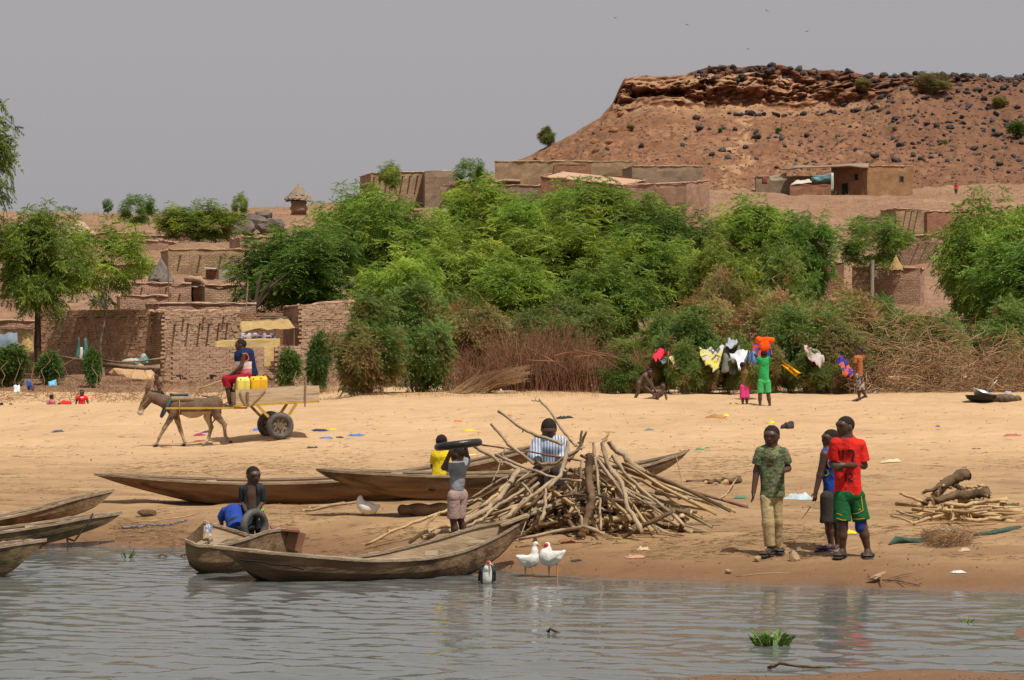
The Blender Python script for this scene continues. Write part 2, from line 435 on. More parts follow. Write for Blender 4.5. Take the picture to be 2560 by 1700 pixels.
def sheet(name, rows, ncol, hw, mat_):
    t = np.linspace(-1, 1, ncol)
    X = np.array([hw(d) * t for d in rows]); Dd = np.repeat(np.array(rows)[:, None], ncol, 1)
    Z = Gn(X, Dd)
    V = np.stack([X, Dd, Z], -1).reshape(-1, 3)
    i = np.arange((len(rows) - 1) * (ncol - 1)); r, cc = i // (ncol - 1), i % (ncol - 1)
    a = r * ncol + cc
    Q = np.stack([a, a + 1, a + ncol + 1, a + ncol], 1)
    o = mk(name, V, Q, mat_, smooth=True); o['kind'] = 'structure'; return o
hwf = lambda d: max(22, .34 * d + 4)
rows = list(np.arange(2, 14, 1.0)) + list(np.arange(14, 34, .16)) + list(np.arange(34, 86, .3)); rows[-1] = 86.0
sheet('beach', rows, 300, hwf, msand)
sheet('hillside', list(np.arange(86, 250, 1.0)) + list(np.arange(250, 400, 6)) + [450, 600, 1000, 2000], 260, hwf, mhill)

# river
mwat, n, L, b = rampmat('river_water')
b.inputs['Base Color'].default_value = (.125, .13, .12, 1); b.inputs['Roughness'].default_value = .04; b.inputs['IOR'].default_value = 1.33
b.inputs['Specular IOR Level'].default_value = .5
geo = n.new('ShaderNodeNewGeometry'); pos = geo.outputs['Position']
w1 = noise_n(n, L, pos, 6.0, 3, .5, (.45, 1.2, 1)); bp = n.new('ShaderNodeBump'); bp.inputs['Strength'].default_value = .3; bp.inputs['Distance'].default_value = .012
L.new(w1, bp.inputs['Height']); L.new(bp.outputs[0], b.inputs['Normal'])
rs = np.random.RandomState(4)
rowsw = np.concatenate([np.arange(-3, 13, .5), np.arange(13, 31.5, .036)]); nc = 380
tt = np.linspace(-1, 1, nc); X = np.repeat((tt * 20)[None, :], len(rowsw), 0)
X = np.where(np.abs(tt)[None] < .8, tt / .8 * 8.5, np.sign(tt) * (8.5 + (np.abs(tt) - .8) / .2 * 14)) + 0 * rowsw[:, None]
Y = np.repeat(rowsw[:, None], nc, 1)
Z = np.zeros_like(X)
wx = X + .25 * vn(X * .5, Y * .5, 0, 2); wy = Y + .3 * vn(X * .4, Y * .6, 0, 6)
for q in range(40):
    lam = .14 * (4.0 ** rs.rand()); th = rs.normal(.2, .5); kx, ky = math.sin(th) * 2 * math.pi / lam, math.cos(th) * 2 * math.pi / lam
    Z += .0165 * lam / (2 * math.pi) * np.sin(kx * wx + ky * wy + rs.rand() * 6.28)
amp = .55 + .75 * np.clip(.5 + .8 * fbm(X * .3, Y * .45, 0, 2, 12), 0, 1)
calm = np.clip((shore_d(1280 + X * F / np.maximum(Y, 9)) - Y) / 1.2, .12, 1)
Z *= amp * np.where(Y > 13, calm, .6)
i = np.arange((len(rowsw) - 1) * (nc - 1)); r_, c_ = i // (nc - 1), i % (nc - 1); a_ = r_ * nc + c_
o = mk('river', np.stack([X, Y, Z], -1).reshape(-1, 3), np.stack([a_, a_ + 1, a_ + nc + 1, a_ + nc], 1), mwat, smooth=True); o['kind'] = 'structure'

# mesa: talus slope, two broken cliff bands, black-capped top
_mx = np.array([1150, 1230, 1307, 1420, 1502, 1530, 1561, 1605, 1670, 1746, 1789, 1930, 2006, 2082, 2168, 2255, 2560, 2900, 3300, 3700.])
_mt = np.array([470, 436, 396, 342, 291, 262, 196, 190, 186, 173, 163, 163, 168, 173, 182, 184, 193, 215, 300, 420.])     # skyline row
_mb = np.array([472, 438, 398, 345, 296, 284, 276, 267, 262, 261, 261, 262, 266, 264, 250, 222, 215, 230, 310, 424.])    # foot of the cliff
_mf = np.array([480, 470, 462, 455, 452, 452, 450, 450, 448, 446, 446, 446, 446, 446, 446, 446, 446, 450, 460, 480.])     # foot of the slope
pxs = np.arange(1180, 3600, 4.5)
rowsv = 150
Vv = []
vv = np.linspace(0, 1, rowsv)
for px in pxs:
    yt, yb, yf = (np.interp(px, _mx, q) for q in (_mt, _mb, _mf))
    D_ = np.interp(vv, [0, .5, .8, 1.0], [234, 296, 302, 345])
    zf = CH + (YH - yf) * 240 / F - 2.2; zb = CH + (YH - yb) * 296 / F; zt = CH + (YH - yt) * 302 / F
    z = np.interp(vv, [0, .5, .8, 1.0], [zf, zb, zt, zt - 2.5])
    # talus is slightly concave
    u = np.clip(vv / .5, 0, 1); z = np.where(vv < .5, zf + (zb - zf) * (u ** 1.18), z)
    Vv.append(np.stack([(px - 1280) / F * 300 + (px - 1280) / F * (D_ - 300) , D_, z], -1))
Vv = np.array(Vv)
X, Y, Z = Vv[..., 0], Vv[..., 1], Vv[..., 2]
hc = np.clip((np.interp(pxs, _mx, _mb) - np.interp(pxs, _mx, _mt)) / 60, 0, 1)[:, None]
cl = np.clip(1 - np.abs(vv - .64) / .17, 0, 1)[None] * hc
# ledges: overhanging blocks, recesses, a step in the middle of the cliff
blk = fbm(X * .22, Z * .55, 0, 3, 31); rid = 1 - np.abs(fbm(X * .35, Z * .8, Y * .1, 4, 33))
step = np.where(vv < .62, 2.2, 0)[None] * (.4 + .6 * np.clip(.5 + fbm(X * .08, 0 * X, 0, 2, 37), 0, 1)) * hc
Y2 = Y - cl * (2.2 * blk + 1.6 * (rid - .6) + .9 * vn(X * .9, Z * 2.2, 0, 35)) - step * np.clip((vv - .46) / .05, 0, 1)[None] * np.clip((.66 - vv) / .04, 0, 1)[None]
Z2 = Z + cl * .5 * vn(X * .5, Y * .3, 0, 41) + .28 * fbm(X * .25, Y * .25, 0, 4, 43) * (1 - .3 * cl) + np.where(vv < .5, .35, .1)[None] * fbm(X * .9, Y * .9, 0, 3, 44)
rip = np.where(vv < .5, 1, 0)[None] * .5 * np.abs(vn(X * .18 + .3 * vn(X * .1, Y * .1, 0, 2), Y * .03, 0, 47)) * np.clip(vv * 4, 0, 1)[None]
Z2 = Z2 - rip
cx_ = np.floor(X / 2.1 + .35 * vn(X * .5, Z * .5, 0, 51)); cz_ = np.floor(Z / 1.15 + .4 * vn(X * .3, Z * .4, 0, 52))
Y2 = Y2 - cl * (2.3 * (_lat(cx_, cz_, 0 * cx_, 5) - .5) + .9 * (_lat(np.floor(X / .8), np.floor(Z / .55 + .4 * vn(X * .7, Z, 0, 3)), 0 * cx_, 6) - .5) * 1.5 + .7 * vn(X * 2.3, Z * 3.0, 0, 53))
def voro(a, b, seed):
    i, j = np.floor(a), np.floor(b); f1 = np.full(a.shape, 9.0); f2 = f1.copy()
    for di in (-1, 0, 1):
        for dj in (-1, 0, 1):
            ii, jj = i + di, j + dj; d_ = np.hypot(ii + .15 + .7 * _lat(ii, jj, 0 * ii, seed) - a, jj + .15 + .7 * _lat(ii, jj, 0 * ii, seed + 9) - b)
            f2 = np.minimum(f2, np.maximum(f1, d_)); f1 = np.minimum(f1, d_)
    return f2 - f1
wb = .5 * vn(X * .5, Z * .8, 0, 55)
Y2 = Y2 + cl * (1.1 * np.clip(1 - voro(X * .42 + wb, Z * .95 + wb, 3) / .2, 0, 1) + .6 * np.clip(1 - voro(X * 1.15 + wb, Z * 1.9, 4) / .25, 0, 1))
X2 = X + .5 * cl * vn(X * .6, Z * .6, 5, 45)
Vv = np.stack([X2, Y2, Z2], -1)
nP, nV = Vv.shape[:2]
i = np.arange((nP - 1) * (nV - 1)); r_, c_ = i // (nV - 1), i % (nV - 1); a_ = r_ * nV + c_
MESA = (pxs, vv, Vv)
mmesa, n, L, b = rampmat('mesa_rock')
geo = n.new('ShaderNodeNewGeometry'); pos = geo.outputs['Position']; sep = n.new('ShaderNodeSeparateXYZ'); L.new(pos, sep.inputs[0])
nrm = n.new('ShaderNodeSeparateXYZ'); L.new(geo.outputs['Normal'], nrm.inputs[0])
t1 = noise_n(n, L, pos, .16, 7, .65); talus = ramp(n, [(.3, (.215, .102, .054)), (.5, (.32, .158, .08)), (.72, (.42, .235, .125))]); L.new(t1, talus.inputs[0])
t2 = noise_n(n, L, pos, 1.1, 8, .7); tr2 = ramp(n, [(.4, BW[0]), (.62, BW[1])]); L.new(t2, tr2.inputs[0])
c = mix(n, L, tr2.outputs[0], talus.outputs[0], (.19, .092, .052))
# pale scree apron under the cliff
ap = n.new('ShaderNodeMapRange'); ap.inputs[1].default_value = 30.5; ap.inputs[2].default_value = 33.5; L.new(sep.outputs[2], ap.inputs[0])
an = noise_n(n, L, pos, .2, 5, .6, (.6, 1, 1)); ar = ramp(n, [(.36, BW[0]), (.6, BW[1])]); L.new(an, ar.inputs[0])
xr = n.new('ShaderNodeMapRange'); xr.inputs[1].default_value = 46; xr.inputs[2].default_value = 38; L.new(sep.outputs[0], xr.inputs[0])
m1 = n.new('ShaderNodeMath'); m1.operation = 'MULTIPLY'; L.new(ap.outputs[0], m1.inputs[0]); L.new(ar.outputs[0], m1.inputs[1])
m2 = n.new('ShaderNodeMath'); m2.operation = 'MULTIPLY'; L.new(m1.outputs[0], m2.inputs[0]); L.new(xr.outputs[0], m2.inputs[1])
c = mix(n, L, m2.outputs[0], c, (.50, .30, .16))
# footpath worn down the slope: follows x = f(z)
pw = n.new('ShaderNodeTexNoise'); pw.inputs['Scale'].default_value = .22; L.new(pos, pw.inputs[0])
px_ = n.new('ShaderNodeMath'); px_.operation = 'MULTIPLY_ADD'; px_.inputs[1].default_value = .55; px_.inputs[2].default_value = 6.6; L.new(sep.outputs[2], px_.inputs[0])
pa = n.new('ShaderNodeMath'); pa.operation = 'MULTIPLY_ADD'; pa.inputs[1].default_value = 9.0; L.new(pw.outputs[0], pa.inputs[0]); L.new(px_.outputs[0], pa.inputs[2])
pd = n.new('ShaderNodeMath'); pd.operation = 'SUBTRACT'; L.new(sep.outputs[0], pd.inputs[0]); L.new(pa.outputs[0], pd.inputs[1])
pab = n.new('ShaderNodeMath'); pab.operation = 'ABSOLUTE'; L.new(pd.outputs[0], pab.inputs[0])
pmr = n.new('ShaderNodeMapRange'); pmr.inputs[1].default_value = .8; pmr.inputs[2].default_value = .1; pmr.inputs[4].default_value = .7; L.new(pab.outputs[0], pmr.inputs[0])
zlim = n.new('ShaderNodeMapRange'); zlim.inputs[1].default_value = 36.0; zlim.inputs[2].default_value = 34.5; L.new(sep.outputs[2], zlim.inputs[0])
pz = n.new('ShaderNodeMath'); pz.operation = 'MULTIPLY'; L.new(pmr.outputs[0], pz.inputs[0]); L.new(zlim.outputs[0], pz.inputs[1])
c = mix(n, L, pz.outputs[0], c, (.52, .31, .17))
# cliff rock where the face is steep
clf = n.new('ShaderNodeMapRange'); clf.inputs[1].default_value = .80; clf.inputs[2].default_value = .62; L.new(nrm.outputs[2], clf.inputs[0])
zc_ = n.new('ShaderNodeMapRange'); zc_.inputs[1].default_value = 31.0; zc_.inputs[2].default_value = 33.0; L.new(sep.outputs[2], zc_.inputs[0])
cm = n.new('ShaderNodeMath'); cm.operation = 'MULTIPLY'; L.new(clf.outputs[0], cm.inputs[0]); L.new(zc_.outputs[0], cm.inputs[1])
k1 = noise_n(n, L, pos, .5, 8, .7, (1, 1, 2.2)); rock = ramp(n, [(.3, (.08, .03, .016)), (.5, (.205, .08, .039)), (.72, (.32, .138, .065))]); L.new(k1, rock.inputs[0])
c = mix(n, L, cm.outputs[0], c, rock.outputs[0])
# the right half of the slope is darker, varnished ground
rx = n.new('ShaderNodeMapRange'); rx.inputs[1].default_value = 36; rx.inputs[2].default_value = 56; rx.inputs[4].default_value = .6; L.new(sep.outputs[0], rx.inputs[0])
c = mix(n, L, rx.outputs[0], c, (.165, .082, .052))
# black capstone soil on the top
tz = n.new('ShaderNodeMapRange'); tz.inputs[1].default_value = 36.6; tz.inputs[2].default_value = 38.2; L.new(sep.outputs[2], tz.inputs[0])
tn = noise_n(n, L, pos, .8, 6, .7); tnr = ramp(n, [(.42, BW[0]), (.58, BW[1])]); L.new(tn, tnr.inputs[0])
up = n.new('ShaderNodeMapRange'); up.inputs[1].default_value = .45; up.inputs[2].default_value = .7; L.new(nrm.outputs[2], up.inputs[0])
u1 = n.new('ShaderNodeMath'); u1.operation = 'MULTIPLY'; L.new(tz.outputs[0], u1.inputs[0]); L.new(tnr.outputs[0], u1.inputs[1])
u2 = n.new('ShaderNodeMath'); u2.operation = 'MULTIPLY'; L.new(u1.outputs[0], u2.inputs[0]); L.new(up.outputs[0], u2.inputs[1])
c = mix(n, L, u2.outputs[0], c, (.05, .04, .042))
L.new(c, b.inputs['Base Color']); b.inputs['Roughness'].default_value = .95; b.inputs['Specular IOR Level'].default_value = .15
bp = n.new('ShaderNodeBump'); bp.inputs['Strength'].default_value = 1.0; bp.inputs['Distance'].default_value = .5
b1 = noise_n(n, L, pos, .9, 9, .72); L.new(b1, bp.inputs['Height']); L.new(bp.outputs[0], b.inputs['Normal'])
o = mk('mesa_hill', Vv.reshape(-1, 3), np.stack([a_, a_ + nV, a_ + nV + 1, a_ + 1], 1), mmesa, smooth=False); o['kind'] = 'structure'
def mesa_pt(px, v):
    i = int(np.clip((px - pxs[0]) / 4.5, 0, nP - 1)); j = int(np.clip(v * (nV - 1), 0, nV - 1))
    return Vector(Vv[i, j])
# ------------------------------------------------------------------ boulders
def rock_mesh(name, seed, mat_, sub=2, sq=(1, .9, .7), rough=.35):
    bm = bmesh.new(); bmesh.ops.create_icosphere(bm, subdivisions=sub, radius=1.0)
    V = np.array([v.co[:] for v in bm.verts])
    d = 1 + .7 * rough * fbm(V[:, 0] * 1.1 + seed * 7, V[:, 1] * 1.1, V[:, 2] * 1.1, 3, seed)
    rs_ = np.random.RandomState(seed)
    for _ in range(10):                       # a few planar breaks
        nn = rs_.normal(size=3); nn /= np.linalg.norm(nn); h = rs_.uniform(.5, .8)
        s_ = (V * d[:, None]) @ nn
        d = np.where(s_ > h, d * h / np.maximum(s_, 1e-6), d)
    V = V * d[:, None] * np.array(sq)
    Fc = [tuple(v.index for v in f.verts) for f in bm.faces]; bm.free()
    return meshdata(name, V, Fc, mat_, False)
m_black = pm('varnished_basalt', (.024, .02, .02), (.07, .056, .05), 1.4, .8, .6, 4, spec=.35)
m_redrock = pm('red_laterite', (.20, .085, .045), (.33, .16, .085), 1.4, .95, .6, 4, spec=.15)
m_tanrock = pm('tan_stone', (.30, .19, .11), (.42, .28, .17), 2.4, .95, .5, 6, spec=.15)
BLK = [rock_mesh('boulder', s, m_black) for s in range(6)]
RED = [rock_mesh('boulder', 20 + s, m_redrock) for s in range(4)]
TAN = [rock_mesh('stone', 40 + s, m_tanrock, 2) for s in range(3)]
mesa_y = YH - (Vv[..., 2] - CH) * F / Vv[..., 1]
def mesa_at(px, y, vmax=.5):
    i = int(np.clip((px - pxs[0]) / 4.5, 0, nP - 1)); nvx = int(vmax * (nV - 1))
    j = int(np.argmin(np.abs(mesa_y[i, :nvx] - y))); return Vector(Vv[i, j])
def boulder(p, r, label, group, pool=None, sink=.25):
    o = link('boulder', random.choice(pool or BLK))
    o.location = p + Vector((0, 0, r * (.55 - sink))); o.scale = (r * random.uniform(.85, 1.2), r * random.uniform(.8, 1.1), r * random.uniform(.75, 1.05))
    o.rotation_euler = (random.uniform(-.25, .25), random.uniform(-.25, .25), random.uniform(0, 6.28))
    return props(o, label, 'boulder', group)
big = [(910,408,60),(1012,402,38),(1062,404,36),(1155,440,64),(895,362,46),(685,408,32),(597,447,32),(640,480,46),(483,495,38),(830,478,36),(888,443,32),(845,450,30),(1212,445,26),(960,515,42),(1033,532,42),(1036,508,26),(710,537,26),(740,545,24),(1400,462,32),(1350,473,30),(1400,495,26),(1607,498,32),(1643,430,36),(1525,437,32),(1772,374,34),(1680,270,32),(1722,232,42),(1718,322,42),(1752,297,38),(1680,316,32),(1245,580,28),(2010,545,28),(1550,222,34),(1885,465,26),(1900,412,24),(1497,493,20),(1340,545,30),(1160,538,30),(945,408,30),(814,520,24)]
for q, (a, b_, w) in enumerate(big):
    px, y = 1250 + a * .555, 100 + b_ * .555
    p = mesa_at(px, y); boulder(p, w * .555 * .5 * p.y / F, 'black boulder lying on the bare middle of the mesa slope', 'large black boulders on the mesa slope')
cntb = 0
cand = []
while cntb < 270:
    px = random.uniform(1700, 2560); y = random.uniform(195, 440)
    if random.random() > ((px - 1650) / 900) ** 1.3 * (1.15 - (y - 190) / 330): continue
    p = mesa_at(px, y, .78 if px > 2180 else .46)
    cand.append((random.choice([.22, .28, .33, .4, .5, .65]), p)); cntb += 1
cand.sort(key=lambda q: -q[0])
for r_, p in cand[:100]: boulder(p, r_, 'small dark boulder among many on the stony right side of the mesa', 'dark boulders on the right of the mesa')
for q in range(90):
    px = 1740 + q * 9.2 + random.uniform(-8, 8); p = mesa_pt(px, random.uniform(.72, .84))
    boulder(p, random.uniform(.3, .85), 'black capstone boulder on the flat top edge of the mesa', 'capstones along the mesa rim', sink=.35)
for q in range(26):
    px = random.uniform(1300, 1560); y0 = float(np.interp(px, _mx, _mt)); p = mesa_at(px, random.uniform(y0 + 18, y0 + 95))
    boulder(p, random.uniform(.3, .8), 'reddish broken rock on the left shoulder of the mesa', 'red rocks on the mesa shoulder', RED)
def joined_rocks(name, items, pool, mat_, label):
    Vs, Fs, k = [], [], 0
    for r_, p in items:
        me = random.choice(pool); V = np.empty(len(me.vertices) * 3, np.float32); me.vertices.foreach_get('co', V); V = V.reshape(-1, 3)
        Fc = np.empty(len(me.loops), np.int32); me.loops.foreach_get('vertex_index', Fc); M = np.array(Matrix.Rotation(random.uniform(0, 6.28), 3, 'Z'))
        Vs.append((V * r_) @ M.T + np.array(p) + np.array([0, 0, r_ * .3])); Fs.append(Fc.reshape(-1, 3) + k); k += len(V)
    return props(mk(name, np.concatenate(Vs), np.concatenate(Fs), mat_), label, 'rocks', kind='stuff')
joined_rocks('rock_scatter', cand[100:] + [(random.uniform(.2, .5), mesa_pt(random.uniform(1760, 2600), random.uniform(.68, .86))) for _ in range(110)], BLK, m_black, 'small dark rocks scattered over the right slope and rim of the mesa')
# loose small stones over slope and hillside: uncountable
sm = MB(); rs = np.random.RandomState(3)
def pebble(mb, p, r):
    M = rotm(rs.uniform(0, 360), rs.uniform(0, 360), rs.uniform(0, 360))
    V = [p + M @ Vector(v) * r * rs.uniform(.7, 1.2) for v in ((1, 0, 0), (-1, 0, 0), (0, .9, 0), (0, -.9, 0), (0, 0, .7), (0, 0, -.7))]
    mb.add(V, [(0, 2, 4), (2, 1, 4), (1, 3, 4), (3, 0, 4), (2, 0, 5), (1, 2, 5), (3, 1, 5), (0, 3, 5)])
for q in range(5200):
    px = rs.uniform(1320, 2700); pebble(sm, mesa_pt(px, rs.uniform(.02, .5)), rs.uniform(.05, .24) * (1.35 if px > 1950 else 1))
props(sm.build('slope_stones', pm('slope_stone', (.13, .075, .055), (.22, .13, .085), .6, .95, coord='Pos', spec=.15)), 'small loose stones littering the mesa slope', 'stones', kind='stuff')
sm = MB()
for q in range(2600):
    px = rs.uniform(-100, 2700); d = rs.uniform(96, 240); pebble(sm, GP(px, d), rs.uniform(.04, .17))
props(sm.build('hillside_stones', pm('hill_stone', (.25, .15, .10), (.38, .24, .15), .6, .95, coord='Pos', spec=.15)), 'small loose stones littering the village hillside', 'stones', kind='stuff')
# outcrop behind the left village
for q, (px, y, r, d) in enumerate([(585,575,1.2,176),(612,570,1.3,178),(640,558,1.4,179),(662,575,1.1,175),(600,548,1.0,182),(628,545,1.1,184),(655,545,1.2,186),(575,590,.8,170),(690,560,1.1,180)]):
    p = P(px, y + 10, d); boulder(p, r * .8, ['lowest front', 'front middle', 'large middle', 'front right', 'upper left', 'upper middle', 'upper right', 'smallest, lowest left', 'rightmost'][q] + ' grey boulder of the outcrop left of the thatched granary', 'outcrop boulders above the left village', [rock_mesh('boulder', 60 + px % 7, pm('grey_rock', (.09, .07, .06), (.17, .13, .105), 1.2, .9, .6, 3), 2)])

# ------------------------------------------------------------------ vegetation
def leaf_arr(rs, length, npair, lw, ll, droop):
    """one pinnate leaf starting at the origin along +x, drooping; quads"""
    V = []
    for i in range(npair):
        t = (i + 1) / npair; x = length * t; z = -droop * length * t * t
        for s in (-1, 1):
            l = ll * (1.05 - .45 * abs(t - .45)); dx, dy, dz = .55 * l, s * .8 * l, -l * (.35 + .3 * rs.rand())
            w = lw
            V += [(x, 0, z), (x + dx * .45 + w, dy * .5, z + dz * .35), (x + dx, dy, z + dz), (x + dx * .45 - w, dy * .5, z + dz * .45)]
    V.append((length * .9, 0, -droop * length * .81)); V.append((length + ll * .5, lw, -droop * length * 1.25)); V.append((length + ll, 0, -droop * length * 1.5)); V.append((length + ll * .5, -lw, -droop * length * 1.25))
    return np.array(V)
def tuft_arr(rs, nleaf, length, npair, lw, ll, droop, up=.5):
    out = []
    for q in range(nleaf):
        L_ = leaf_arr(rs, length * rs.uniform(.75, 1.15), npair, lw, ll, droop * rs.uniform(.6, 1.4))
        az, el = 2 * math.pi * (q + rs.rand() * .7) / nleaf, rs.uniform(-.25, 1.0) * up
        M = np.array(Matrix.Rotation(az, 3, 'Z') @ Matrix.Rotation(-el, 3, 'Y') @ Matrix.Rotation(rs.uniform(-.5, .5), 3, 'X'))
        out.append(L_ @ M.T)
    return np.concatenate(out)
def foliage_mesh(name, pts, scl, tufts, rs, mat_, tilt=.5, out_dirs=None):
    Vs = []
    for i, p in enumerate(pts):
        T = tufts[rs.randint(len(tufts))] * scl[i]
        M = Matrix.Rotation(rs.uniform(0, 6.28), 3, 'Z')
        if out_dirs is not None:
            o_ = Vector(out_dirs[i]); ax_ = Vector((0, 0, 1)).cross(o_)
            if ax_.length > 1e-3: M = Matrix.Rotation(min(1.2, tilt * o_.angle(Vector((0, 0, 1)))), 3, ax_.normalized()) @ M
        Vs.append(T @ np.array(M).T + p)
    V = np.concatenate(Vs); Q = np.arange(len(V)).reshape(-1, 4)
    return meshdata(name, V, Q, mat_, False)
def crown_pts(rs, rad, nlobe, per, lobe_r, hollow=.55):
    rx, ry, rz = rad; pts, dirs = [], []
    lob = []
    for q in range(nlobe):
        u = rs.normal(size=3); u /= np.linalg.norm(u); u[2] = u[2] * .9 + .12
        k = rs.uniform(hollow, 1.0)
        c_ = u * k * (np.array([rx, ry, rz]) - lobe_r * .55); lob.append(c_)
        r_ = lobe_r * rs.uniform(.7, 1.2)
        for w in range(per):
            v = rs.normal(size=3); v /= np.linalg.norm(v)
            if v[2] < -.35 and rs.rand() < .7: v[2] = -v[2]
            pts.append(c_ + v * r_ * rs.uniform(.65, 1.0) * np.array([1, 1, .8])); dirs.append(v + .35 * u + np.array([0, 0, .5]))
    return np.array(pts), np.array(dirs), np.array(lob)
def leafmat(name, ca, cb, cc, t3=(.5, .62), tr=.34, s3=.5):
    m = pm(name, ca, cb, 1.3, .55, 0, coord='Object', c3=cc, s3=s3, spec=.35, trans=tr, t3=t3, lo=.38, hi=.62)
    n = m.node_tree.nodes; L = m.node_tree.links; b = n['Principled BSDF']; src = b.inputs['Base Color'].links[0].from_socket     # each plant its own shade of green
    oi = n.new('ShaderNodeObjectInfo'); hs_ = n.new('ShaderNodeHueSaturation'); mr_ = n.new('ShaderNodeMapRange'); mr_.inputs[3].default_value = .88; mr_.inputs[4].default_value = 1.42; L.new(oi.outputs['Random'], mr_.inputs[0]); L.new(mr_.outputs[0], hs_.inputs['Value'])
    mh = n.new('ShaderNodeMapRange'); mh.inputs[3].default_value = .468; mh.inputs[4].default_value = .502; wn_ = n.new('ShaderNodeTexWhiteNoise'); wn_.noise_dimensions = '1D'; L.new(oi.outputs['Random'], wn_.inputs['W']); L.new(wn_.outputs[0], mh.inputs[0]); L.new(mh.outputs[0], hs_.inputs['Hue'])
    L.new(src, hs_.inputs['Color']); L.new(hs_.outputs[0], b.inputs['Base Color'])
    for q in n:
        if q.type == 'BSDF_TRANSLUCENT': L.new(hs_.outputs[0], q.inputs[0])
    return m
m_neem = leafmat('neem_leaf', (.098, .18, .018), (.18, .295, .028), (.275, .385, .045))
m_neem_dark = leafmat('dark_neem_leaf', (.065, .13, .016), (.12, .215, .024), (.17, .265, .034), (.55, .68))
m_acacia = leafmat('acacia_leaf', (.085, .145, .024), (.155, .225, .04), (.30, .19, .065), (.54, .68), s3=.9)
m_acacia_dry = leafmat('drying_acacia_leaf', (.16, .185, .04), (.25, .225, .06), (.29, .185, .07), (.46, .62), s3=1.1)
m_shrub = leafmat('garden_shrub_leaf', (.055, .115, .018), (.095, .17, .028), (.14, .19, .035), (.55, .68))
m_bark = pm('dark_bark', (.05, .035, .025), (.12, .085, .06), 3, .95, .8, 12, stretch=(1, 1, .3), spec=.1)
m_palebark = pm('pale_bark', (.22, .17, .12), (.33, .27, .20), 3, .9, .5, 12, stretch=(1, 1, .3), spec=.1)
m_dry = pm('dry_stem', (.24, .145, .078), (.40, .255, .14), 1.2, .9, coord='Pos', spec=.15)
m_dryred = pm('red_dry_stem', (.15, .07, .042), (.31, .165, .09), 1.5, .9, coord='Pos', spec=.15)
rs = np.random.RandomState(11)
TN = [tuft_arr(rs, 10, .34, 5, .021, .10, .2 + .06 * q, .75) for q in range(7)]
TA = [tuft_arr(rs, 8, .30, 5, .016, .085, .2, .8) for _ in range(7)]
def limbs(mb, rs, base_r, hgt, lobes, cz, split=.45, bend=.25):
    """trunk from the origin to height hgt*split, limbs on to the lobes (crown centre at cz)"""
    top = Vector((rs.uniform(-.2, .2), rs.uniform(-.2, .2), hgt * split))
    mid = Vector((rs.uniform(-.12, .12), rs.uniform(-.1, .1), hgt * split * .5))
    mb.tube([(0, 0, -.4), (0, 0, .05), mid, top], [base_r * 1.35, base_r * 1.1, base_r * .9, base_r * .75], 9)
    for l in lobes:
        e = Vector(l) + Vector((0, 0, cz)); m_ = top.lerp(e, .5) + Vector((rs.uniform(-bend, bend), rs.uniform(-bend, bend), rs.uniform(-.1, .35)))
        mb.tube([top, top.lerp(m_, .5) + Vector((0, 0, .08)), m_, e], [base_r * .5, base_r * .36, base_r * .25, base_r * .08], 6, cap=False)
NEEM = []
def make_neem(seed, rad, cz, nlobe, per, lobe_r, lm, br, bark, hollow=.55):
    rs = np.random.RandomState(seed)
    pts, dirs, lob = crown_pts(rs, rad, nlobe, per, lobe_r, hollow); pts[:, 2] += cz
    for q in range(46):                       # upright shoots that break the outline
        u = rs.normal(size=3); u /= np.linalg.norm(u); u[2] = abs(u[2]) * .8 + .1
        b_ = u * np.array(rad) * rs.uniform(.85, 1.0) + np.array([0, 0, cz])
        for w in range(rs.randint(2, 5)): pts = np.vstack([pts, b_ + np.array([rs.normal(0, .08), rs.normal(0, .08), w * .2]) + u * .12 * w]); dirs = np.vstack([dirs, [u[0] * .3, u[1] * .3, 1.0]])
    cm_ = foliage_mesh('crown', pts, rs.uniform(.75, 1.25, len(pts)), TN, rs, lm, .55, dirs)
    mb = MB(); limbs(mb, rs, br, cz + rad[2], lob[:14], cz)
    tm = mb.mesh('trunk', bark, True)
    return dict(crown=cm_, trunk=tm, w=rad[0] * 2 + .35, top=cz + rad[2] + .25)
NEEM = [make_neem(1, (2.7, 2.3, 2.55), 2.95, 58, 13, .82, m_neem, .16, m_bark, .5),
        make_neem(2, (2.4, 2.2, 2.7), 3.05, 56, 13, .78, m_neem, .15, m_bark, .5),
        make_neem(3, (3.0, 2.4, 2.4), 2.8, 60, 13, .8, m_neem, .16, m_bark, .5),
        make_neem(4, (2.5, 2.3, 2.55), 2.95, 56, 13, .8, m_neem_dark, .16, m_bark, .5)]
SPARSE = [make_neem(5, (1.9, 1.6, 1.9), 3.6, 15, 9, .5, m_neem, .07, m_palebark, .75),
          make_neem(6, (1.9, 1.7, 1.7), 3.3, 17, 9, .55, m_neem_dark, .08, m_palebark, .7),
          make_neem(7, (2.6, 2.3, 2.4), 3.7, 54, 13, .8, m_neem_dark, .2, m_bark, .45)]
def tree(v, px0, px1, ytop, d, label, name='neem_tree', trunk_px=None, group=None, sink=0.0, rz=None):
    c_ = .5 * (px0 + px1) if trunk_px is None else trunk_px
    g = GP(c_, d); g.z -= sink
    if v in NEEM and trunk_px is None: e_ = (px1 - px0) * .09; px0 -= e_; px1 += e_; g.z -= .55
    t = thing(name, label, 'tree', g, random.uniform(0, 6.28) if rz is None else rz, group)
    w = (px1 - px0) / F * d; h = CH + (YH - ytop) * d / F - g.z
    t.scale = (w / v['w'], w / v['w'], h / v['top'])
    link('crown', v['crown'], t); link('trunk', v['trunk'], t)
    return t
T = tree
T(SPARSE[2], -75, 205, 508, 93, 'leafy green neem tree with thick dark trunk at the left edge by the mud wall', trunk_px=98)
T(SPARSE[2], -360, 62, 150, 91, 'neem tree mostly out of frame, its branch tips against the sky at the upper left', trunk_px=-150)
